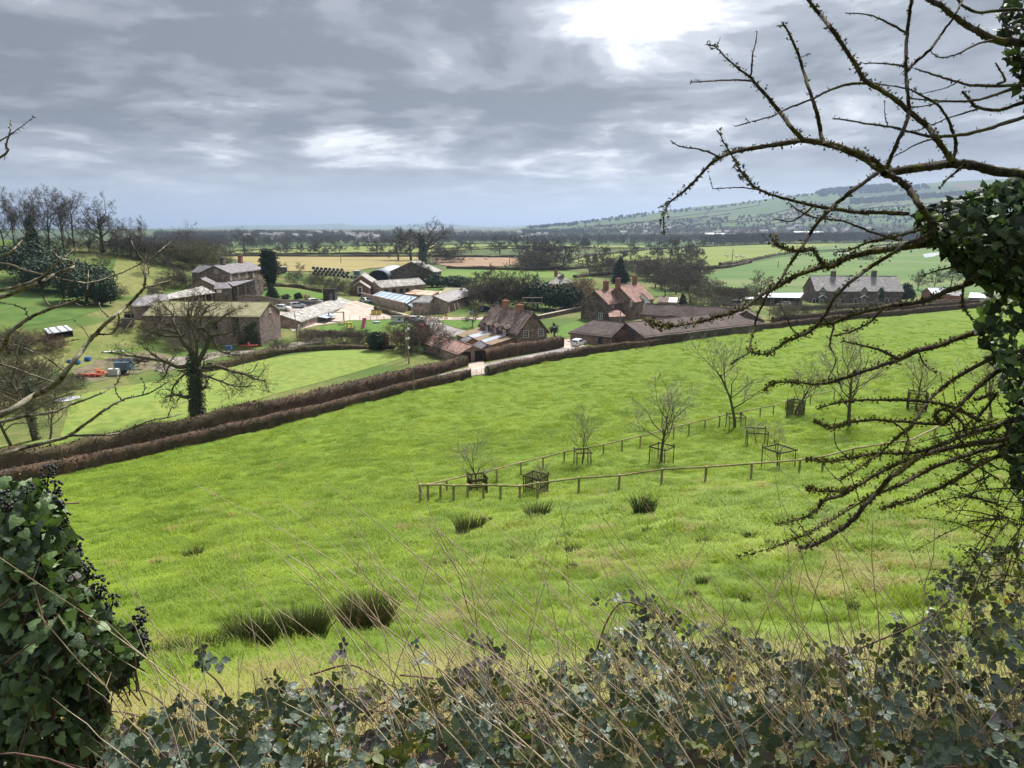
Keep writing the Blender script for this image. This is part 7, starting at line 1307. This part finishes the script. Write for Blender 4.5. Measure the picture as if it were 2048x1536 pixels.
# ---- left pale branches
LBp = [([(-170, 880), (0, 830), (70, 790), (110, 768), (130, 745), (155, 715), (180, 680), (195, 665), (225, 635), (255, 612), (285, 580), (290, 560), (290, 525)], 15, 4, 0), ([(290, 527), (272, 502), (262, 480)], 3, 1.3, 0), ([(290, 527), (318, 503), (342, 483)], 3.2, 1.3, 0), ([(290, 522), (292, 498)], 2.5, 1.5, 0), ([(288, 577), (320, 567), (345, 560), (358, 548)], 4.5, 2, 0), ([(195, 669), (222, 667), (235, 652), (238, 637), (237, 628)], 4.5, 3, 0), ([(224, 637), (205, 622), (198, 605)], 4, 2, 0),
       ([(-170, 790), (-60, 740), (0, 700), (12, 680), (20, 665), (45, 645), (75, 628), (105, 617), (140, 605), (165, 595), (175, 580), (177, 540)], 13, 2, 0), ([(105, 617), (88, 597), (85, 580), (90, 552), (98, 530)], 4.5, 1.5, 0), ([(110, 615), (125, 600), (135, 578)], 3, 1.2, 0), ([(-170, 650), (0, 595), (40, 580), (80, 565), (110, 548), (140, 538), (147, 530), (140, 520), (122, 518), (108, 505)], 10, 2.5, 0), ([(-170, 620), (0, 582), (50, 568), (90, 550), (110, 530), (125, 518), (155, 492)], 8, 2, 0), ([(-170, 525), (0, 527), (50, 540), (110, 555), (150, 563), (180, 565), (220, 553), (260, 538), (287, 523)], 5, 2, 0), ([(-170, 690), (0, 727), (50, 745), (112, 766)], 5, 4, 0), ([(-170, 880), (0, 845), (50, 832), (100, 825), (140, 810), (200, 788), (230, 770), (240, 755)], 9, 2, 0),
       ([(-170, 955), (0, 910), (60, 892), (115, 880), (140, 870), (175, 845), (210, 820), (245, 800), (285, 790), (310, 780), (335, 765)], 11, 2, 0), ([(247, 802), (235, 790), (228, 770)], 3.5, 1.5, 0), ([(285, 790), (290, 772), (282, 755)], 2.5, 1.2, 0), ([(120, 878), (140, 872), (200, 870), (240, 865), (295, 843), (335, 835), (365, 827)], 6, 2, 0), ([(335, 835), (345, 815), (380, 798)], 3, 1.4, 0), ([(-170, 400), (0, 315), (12, 290), (20, 260), (22, 242)], 6, 1.5, 0), ([(-170, 380), (0, 282), (30, 262), (67, 234)], 4, 1.2, 0), ([(-170, 560), (0, 512), (25, 500), (48, 478), (60, 462)], 6, 2, 0), ([(-170, 700), (0, 680), (30, 690), (60, 680), (120, 684), (160, 678)], 4, 1.5, 0), ([(0, 760), (20, 765), (50, 752), (70, 735)], 4, 1.5, 0), ([(130, 745), (100, 720), (70, 705), (35, 690)], 4, 1.5, 0), ([(180, 680), (165, 655), (145, 640)], 2.5, 1, 0), ([(255, 612), (262, 640), (245, 668)], 2.5, 1.2, 0), ([(60, 640), (50, 620), (30, 610), (0, 605)], 4, 2, 0), ([(145, 603), (165, 612), (185, 605)], 2, 1, 0), ([(40, 580), (35, 560), (45, 545)], 2.5, 1, 0)]
tl = at(-190, 1000, 3.6); tl.z = hz_(tl.x, tl.y) - .1
o = thing('lichened_tree', 'pale lichened bare branches reaching in from a tree at the left edge', 'tree', tl); LB = Limbs(); off = np.array(tl)
for i, (pix, t0, t1, ms) in enumerate(LBp):
    rg0 = random.Random(i + 50); LB.add(pix, t0, t1, 3.5 if pix[0][0] < -50 else 3.3, 3.2 + rg0.uniform(-.25, .35), 700 + i, .0, .12, .55)
LB.V = [v - off for v in LB.V]; LB.spur = [(a - off, c - off, r, q) for a, c, r, q in LB.spur]; LB.lich = [(a - off, d) for a, d in LB.lich]
LB.build(o, mBarkP)
C = catmull([tuple(Vector(q) - tl) for q in (tl - Vector((0, 0, .3)), at(-190, 800, 3.55), at(-175, 500, 3.5), at(-200, 100, 3.5), at(-190, -200, 3.6))], 6); V, F = chain(C, np.linspace(.12, .05, len(C)), 9); obj('trunk', npmesh('trunk', V, F, mBarkP, True), o)
# ================================================================== IVY, BRAMBLES
def ivy_leaf():
    pts = [(0, -.05, 0), (-.24, -.20, -.03), (-.46, -.04, -.07), (-.40, .14, -.03), (-.36, .32, -.05), (-.21, .46, 0), (0, .84, -.10), (.21, .46, 0), (.36, .32, -.05), (.40, .14, -.03), (.46, -.04, -.07), (.24, -.20, -.03), (0, .25, .05)]
    return np.array(pts), np.array([(12, i, (i + 1) % 12) for i in range(12)])
def bramble_leaf():
    side = [(.0, 0), (.24, .10), (.38, .30), (.38, .50), (.30, .70), (.15, .89), (0, 1.04)]; pts = [(0, y, .0 if 0 < y < 1.0 else -.03) for x, y in side]; n = len(side)
    pts += [(-x, y, .07 + .03 * (i % 2)) for i, (x, y) in enumerate(side[1:-1])] + [(x, y, .07 + .03 * (i % 2)) for i, (x, y) in enumerate(side[1:-1])]; F = []
    for b0 in (n, n + 5):
        fl = b0 == n
        ring = [b0 + i for i in range(5)]
        for i in range(n - 1):
            a, c = i, i + 1; l0 = ring[i - 1] if i > 0 else None; l1 = ring[i] if i < 5 else None
            if l0 is None: t_ = [(a, c, l1)]
            elif l1 is None: t_ = [(a, c, l0)]
            else: t_ = [(a, c, l1), (a, l1, l0)]
            F += [q if fl else q[::-1] for q in t_]
    return np.array(pts, float), np.array(F)
IV, IF = ivy_leaf(); bl_v, bl_f = bramble_leaf(); lobes = []
for an, sl, ol in ((0, 1., (0, .30, 0)), (1.4, .85, (-.12, .06, -.03)), (-1.4, .85, (.12, .06, -.03))):
    ca, sa = math.cos(an), math.sin(an); lobes.append((bl_v * sl) @ np.array([[ca, sa, 0], [-sa, ca, 0], [0, 0, 1]]) + np.array(ol) + np.array([0, 0, -.10 * (an != 0)]) * bl_v[:, 1:2])
BV = np.concatenate(lobes); BF = np.concatenate([bl_f + k * len(bl_v) for k in range(3)])
def lmat(name, c1, c2, rough, spec, tr):
    m = bpy.data.materials.new(name); m.use_nodes = True; t = NT(m.node_tree); b = t.n['Principled BSDF']
    rnd = t.new('ShaderNodeObjectInfo').outputs['Random']; at_ = t.new('ShaderNodeAttribute', attribute_name='var').outputs['Fac']; pos = t.new('ShaderNodeNewGeometry').outputs['Position']
    f = t.math('ADD', at_, t.math('MULTIPLY', t.noise(pos, 30, 3), .35), clamp=True); col = t.mix(f, c1, c2); t.put(b.inputs['Base Color'], col); b.inputs['Roughness'].default_value = rough; b.inputs['Specular IOR Level'].default_value = spec
    bn = t.new('ShaderNodeBump'); bn.inputs['Distance'].default_value = .004; t.put(bn.inputs['Height'], t.noise(pos, 90, 3)); t.l.new(bn.outputs[0], b.inputs['Normal'])
    if tr:
        x = t.new('ShaderNodeBsdfTranslucent'); t.put(x.inputs[0], t.mix(1., col, (1.4, 1.5, .6), 'MULTIPLY')); mx = t.new('ShaderNodeMixShader'); mx.inputs[0].default_value = tr; t.l.new(b.outputs[0], mx.inputs[1]); t.l.new(x.outputs[0], mx.inputs[2]); t.l.new(mx.outputs[0], t.n['Material Output'].inputs[0])
    return m
mIvyF = lmat('ivy_leaf', (.03, .06, .026), (.135, .215, .08), .45, .4, .2)  # bright end of the colour range paints the highlights of lit leaves
mIvyD = lmat('ivy_leaf_dark', (.010, .018, .012), (.045, .072, .036), .5, .32, .1)
mBram = lmat('bramble_leaf', (.022, .038, .025), (.10, .14, .10), .42, .5, .15)  # lighter grey-green end also paints the sheen on the leaf tops
mBramO = lmat('bramble_leaf_olive', (.045, .062, .02), (.12, .14, .04), .5, .35, .2)
mBramB = lmat('bramble_leaf_purple', (.045, .035, .036), (.10, .085, .09), .45, .4, .1)
mBramY = lmat('leaf_yellow', (.35, .2, .04), (.5, .3, .06), .6, .3, .2)
mStalk = M('dry_stalk', (.30, .24, .15), (.54, .455, .31), 20, .8, spec=.2, c3=(.17, .12, .075), s3=3)
mCane = M('bramble_cane', (.075, .04, .032), (.14, .085, .06), 15, .7, spec=.25)
def region(poly, n, rg):
    A = np.array(poly, float); lo, hi = A.min(0), A.max(0); P = np.zeros((0, 2))
    while len(P) < n: q = lo + (hi - lo) * rg.rand(2 * n, 2); P = np.concatenate([P, q[inpoly(q[:, 0], q[:, 1], poly)]])
    return P[:n]
def edged(P, poly):
    d = np.full(len(P), 1e9)
    for i in range(len(poly)):
        a, c = np.array(poly[i], float), np.array(poly[(i + 1) % len(poly)], float); ab = c - a; t_ = np.clip(((P - a) @ ab) / (ab @ ab), 0, 1); d = np.minimum(d, np.linalg.norm(P - (a + t_[:, None] * ab), axis=1))
    return d
def leafset(o, off, P3, N3, size, TV, TF, mats, pm, rg, nbig, nm='leaf'):
    """the nbig leaves that show largest become parts of their own, the rest one joined mass per material"""
    n = len(P3); up = rg.randn(n, 3) * .6 + np.array([0, 0, -.7]); Fm = frames(N3, up); dist = np.linalg.norm(P3 - np.array([0, 0, CZ]), axis=1); show = size / dist * np.abs((N3 / np.linalg.norm(N3, axis=1)[:, None] * (P3 - np.array([0, 0, CZ]))).sum(1) / dist) - .02 * (dist - dist.min())
    order = np.argsort(-show); big = order[:nbig]; rest = order[nbig:]; var = rg.rand(n) ** 1.3; pick = rg.choice(len(mats), n, p=pm)
    shared = {}
    for i in big:
        key = (pick[i], int(var[i] * 4))
        if key not in shared: shared[key] = npmesh(nm, TV, TF, mats[pick[i]], True, np.full(len(TF), (key[1] + .5) / 4))
        ob = bpy.data.objects.new(nm, shared[key]); COL.objects.link(ob); ob.parent = o
        ob.matrix_basis = Matrix.Translation(Vector(P3[i] - off)) @ Matrix([list(r) for r in Fm[i] * size[i]]).to_4x4()
    for k in range(len(mats)):
        j = rest[pick[rest] == k]
        if len(j) == 0: continue
        V, F = stamp(TV, TF, P3[j] - off, Fm[j], size[j]); obj('foliage', npmesh('foliage', V, F, mats[k], True, np.repeat(var[j], len(TF))), o).__setitem__('kind', 'stuff')
def ivy_mass(name, label, poly, n, Ymid, thick, size, mats, pm, seed, nbig, Yf=None):
    rg = np.random.RandomState(seed); P = region(poly, n, rg); d = edged(P, poly); tk = thick * np.sqrt(np.clip(d / 130, 0.02, 1)); s_ = rg.uniform(-1, .7, n); Y = (Yf(P) if Yf else Ymid) + tk * s_
    P3 = np.array([tuple(at(a, b_, y)) for (a, b_), y in zip(P, Y)]); N3 = rg.randn(n, 3) * .55 + np.array([0, -.75, .55]); sz = size * rg.uniform(.45, 1.4, n)
    p0 = P3.mean(0); base = Vector((p0[0], p0[1], hz_(p0[0], p0[1]))); o = thing(name, label, 'ivy' if 'ivy' in name else 'bramble', base)
    leafset(o, np.array(base), P3, N3, sz, IV if 'ivy' in name else BV, IF if 'ivy' in name else BF, mats, pm, rg, nbig); return o, base, P3
IVP = [(-80, 950), (20, 962), (70, 965), (112, 1000), (135, 1075), (165, 1130), (190, 1185), (222, 1245), (282, 1255), (286, 1300), (262, 1345), (205, 1400), (230, 1470), (215, 1560), (-80, 1600)]
o, base, P3 = ivy_mass('ivy_bush', 'dense green ivy bush with black berries at the lower left', IVP, 4800, 2.75, .38, .056, [mIvyF, mIvyD], [.72, .28], 61, 300)
# stems and berries
rg = np.random.RandomState(62); segs = []
for i in range(0, len(P3), 7): q = P3[i]; segs.append((q - np.array(base), q - np.array(base) + rg.randn(3) * .05 + np.array([0, .03, -.14]), .003, .004))
P0, P1, R0, R1 = [np.array(q) for q in zip(*segs)]; V, F = tubes(P0, P1, R0, R1, 4); obj('stems', npmesh('stems', V, F, mCane), o)
mBerry = M('ivy_berries', (.008, .008, .012), (.022, .022, .03), 30, .45, spec=.4)
bs = bmesh.new(); bmesh.ops.create_icosphere(bs, subdivisions=1, radius=1.0); bv = np.array([tuple(v.co) for v in bs.verts]); bf = np.array([[v.index for v in f.verts] for f in bs.faces]); bs.free()
def umbel(seed):
    r = np.random.RandomState(seed); n = 24; d = r.randn(n, 3); d /= np.linalg.norm(d, axis=1)[:, None]; V, F = stamp(bv, bf, d * .022, np.repeat(np.eye(3)[None], n, 0), np.full(n, .0052)); V2, F2 = tubes(np.zeros((n, 3)), d * .02, np.full(n, .001), np.full(n, .001), 3); return npmesh('berries', V, F, mBerry, True)
um = [umbel(i) for i in range(3)]
for i, (px, py) in enumerate([(80, 966), (110, 975), (118, 998), (88, 1005), (126, 1036), (120, 1050), (130, 1072), (152, 1086), (160, 1116), (173, 1133), (178, 1148), (204, 1167), (203, 1185), (226, 1202), (284, 1230), (270, 1248), (215, 1235), (212, 1252), (232, 1278), (248, 1275), (282, 1266), (284, 1283), (288, 1290), (14, 1000), (55, 975), (98, 944), (20, 1120), (60, 1230), (30, 1060), (140, 1240), (175, 1230)]):
    q = at(px, py, 2.72 if px > 70 else 2.5); ob = obj('berries', um[i % 3], o, None, q - base, None, (1 + .25 * (i % 3),) * 3); mb = MB(); mb.cyl((0, 0, 0), (-.03, .02, -.07), .0025, None, 4); mb.build('berry_stalk', mIvyD, ob)
# ivy round the trunk of the mossy tree
IVR = [(1835, 432), (1860, 412), (1900, 400), (1940, 385), (1985, 365), (2060, 355), (2240, 350), (2240, 620), (2030, 590), (1965, 570), (1935, 545), (1900, 520), (1880, 500), (1850, 470)]
ivy_mass('trunk_ivy', 'dark ivy clump smothering the limbs of the mossy tree', IVR, 3100, 4.0, .5, .058, [mIvyD, mIvyF], [.62, .38], 63, 200)
ivy_mass('trunk_ivy', 'ivy hanging in loose strands down the trunk of the mossy tree', [(1975, 585), (2245, 590), (2255, 1180), (2095, 1090), (2030, 980), (2005, 900), (2020, 820), (1985, 730), (1950, 650)], 2300, 4.15, .5, .056, [mIvyD, mIvyF], [.5, .5], 69, 160)
ivy_mass('trunk_ivy', 'dark ivy hanging round the top of the mossy tree', [(2010, -20), (2245, -40), (2240, 330), (2045, 220), (2030, 160), (1995, 70), (2000, 20)], 1100, 4.3, .3, .06, [mIvyD, mIvyF], [.9, .1], 64, 60)
# bramble bank
def ybr(P): return np.interp(P[:, 1], [1000, 1180, 1280, 1400, 1560], [4.6, 4.2, 3.6, 2.75, 2.15])
BRP = [(225, 1450), (300, 1425), (400, 1375), (460, 1400), (540, 1350), (600, 1385), (680, 1335), (760, 1370), (860, 1355), (960, 1315), (1060, 1350), (1180, 1315), (1215, 1250), (1262, 1225), (1300, 1240), (1345, 1230), (1400, 1252), (1480, 1265), (1560, 1290), (1640, 1300), (1720, 1275), (1790, 1262), (1850, 1225), (1890, 1170), (1960, 1120), (2100, 1030), (2260, 1060), (2260, 1600), (190, 1600)]
o, base, P3 = ivy_mass('bramble_thicket', 'low bramble thicket with blue-green leaves covering the foot of the picture bank', BRP, 2700, 3, .46, .043, [mBram, mBramO, mBramB, mBramY], [.702, .215, .08, .003], 65, 300, ybr)
o['label'] = 'low bramble thicket with blue-green leaves covering the near bank'
rg = np.random.RandomState(66); Vs, Fs, nn = [], [], 0
for i in range(120):   # arching canes
    x, y = rg.uniform(260, 2080), rg.uniform(1330, 1580); q0 = at(x, y, float(ybr(np.array([[x, y]]))[0]) + rg.uniform(-.2, .3)); az = rg.rand() * 6.28; L = rg.uniform(.4, 1.1); C = []
    for j in range(9): t_ = j / 8; C.append((q0.x + math.cos(az) * L * t_, q0.y + math.sin(az) * L * t_ * .6, q0.z - .25 + L * (.9 * t_ - .95 * t_ * t_)))
    V, F = chain(np.array(C) - np.array(base), np.linspace(.0045, .002, 9), 5); Vs.append(V); Fs.append(F + nn); nn += len(V)
for pts in ([(1150, 1420), (1190, 1310), (1215, 1240), (1245, 1205), (1290, 1215), (1340, 1240), (1370, 1262)], [(480, 1440), (440, 1370), (415, 1345), (395, 1330)], [(800, 1350), (920, 1360), (1010, 1350), (1060, 1340)], [(1640, 1330), (1760, 1280), (1850, 1240), (1900, 1200)], [(620, 1350), (700, 1330), (760, 1360), (840, 1400)]):
    C = catmull([tuple(at(a, b_, 3.6)) for a, b_ in pts], 5); V, F = chain(C - np.array(base), np.linspace(.006, .003, len(C)), 6); Vs.append(V); Fs.append(F + nn); nn += len(V)
obj('canes', npmesh('canes', np.concatenate(Vs), np.concatenate(Fs), mCane, True), o)
# sprays of bramble leaves standing proud
spr = [(1232, 1215), (1250, 1198), (1275, 1205), (1300, 1212), (1335, 1235), (410, 1320), (400, 1300), (382, 1330), (830, 1305), (690, 1296), (965, 1285), (985, 1298), (1120, 1330), (1650, 1290), (1790, 1245), (1885, 1165), (1900, 1140), (1960, 1090)]
P = np.array([(a + rg.randn() * 16, b_ + rg.randn() * 10) for a, b_ in spr for _ in range(3)]); Y = ybr(P) - .1; P3 = np.array([tuple(at(a, b_, y)) for (a, b_), y in zip(P, Y)]); o2 = thing('bramble_spray', 'purple-grey bramble shoots standing above the thicket', 'bramble', base)
leafset(o2, np.array(base), P3, rg.randn(len(P), 3) * .5 + np.array([0, -.6, .6]),   .05 * rg.uniform(.6, 1.2, len(P)), BV, BF, [mBram, mBramB], [.55, .45], rg, len(P))
# dry stalks
def stalk(x, y, Y, L, lean, seed, r=.003, lab='long dead straw-coloured grass stalk leaning over the brambles'):
    rg = random.Random(seed); q0 = at(x, y, Y); o = thing('dry_stalk', lab, 'stalk', q0, 0, 'dead stalks over the brambles'); C = []; az = rg.uniform(-.5, .5)
    for j in range(7): t_ = j / 6; C.append((lean * L * t_ + rg.uniform(-.012, .012) - .06 * L * t_ * t_ * (1 if lean < 0 else -1), az * L * .35 * t_, L * t_ * (1 - .10 * t_) ))
    V, F = chain(C, np.linspace(r, r * .35, 7), 5); obj('stem', npmesh('stem', V, F, mStalk, True), o)
    if rg.random() < .7:
        for k in range(rg.randint(1, 3)):
            t_ = rg.uniform(.45, .98); p = np.array(C[int(t_ * 6)]); V, F = tubes([p], [p + np.array([rg.uniform(-.12, .08), rg.uniform(-.06, .06), rg.uniform(.02, .12)])], np.array([r * .45]), np.array([r * .15]), 3); obj('side_shoot', npmesh('side_shoot', V, F, mStalk), o)
rgs = random.Random(67)
for i in range(250):
    x = rgs.uniform(300, 2060) if i < 90 else rgs.gauss(1350, 330); y = rgs.uniform(1330, 1600); Y = float(ybr(np.array([[x, y]]))[0]) * rgs.uniform(.86, 1.1); stalk(x, y, Y, rgs.uniform(.3, 1.1), rgs.gauss(-.38, .35), i, rgs.uniform(.0014, .0034))
# litter of broken dead stems under the brambles
rg = np.random.RandomState(68); n = 5200; P = region(BRP, n, rg); Y = ybr(P) + rg.uniform(.0, .45, n); P3 = np.array([tuple(at(a, b_ + 25, y)) for (a, b_), y in zip(P, Y)]); d = rg.randn(n, 3) * (.5, .4, .5) + np.array([-.25, 0, .55]); d /= np.linalg.norm(d, axis=1)[:, None]
V, F = tubes(P3 - d * .12, P3 + d * rg.uniform(.05, .28, n)[:, None], np.full(n, .0022), np.full(n, .0012), 3); tag(obj('dead_stems', npmesh('dead_stems', V, F, mStalk)), 'tangle of thin dead stems among the brambles', 'stems', None, 'stuff')
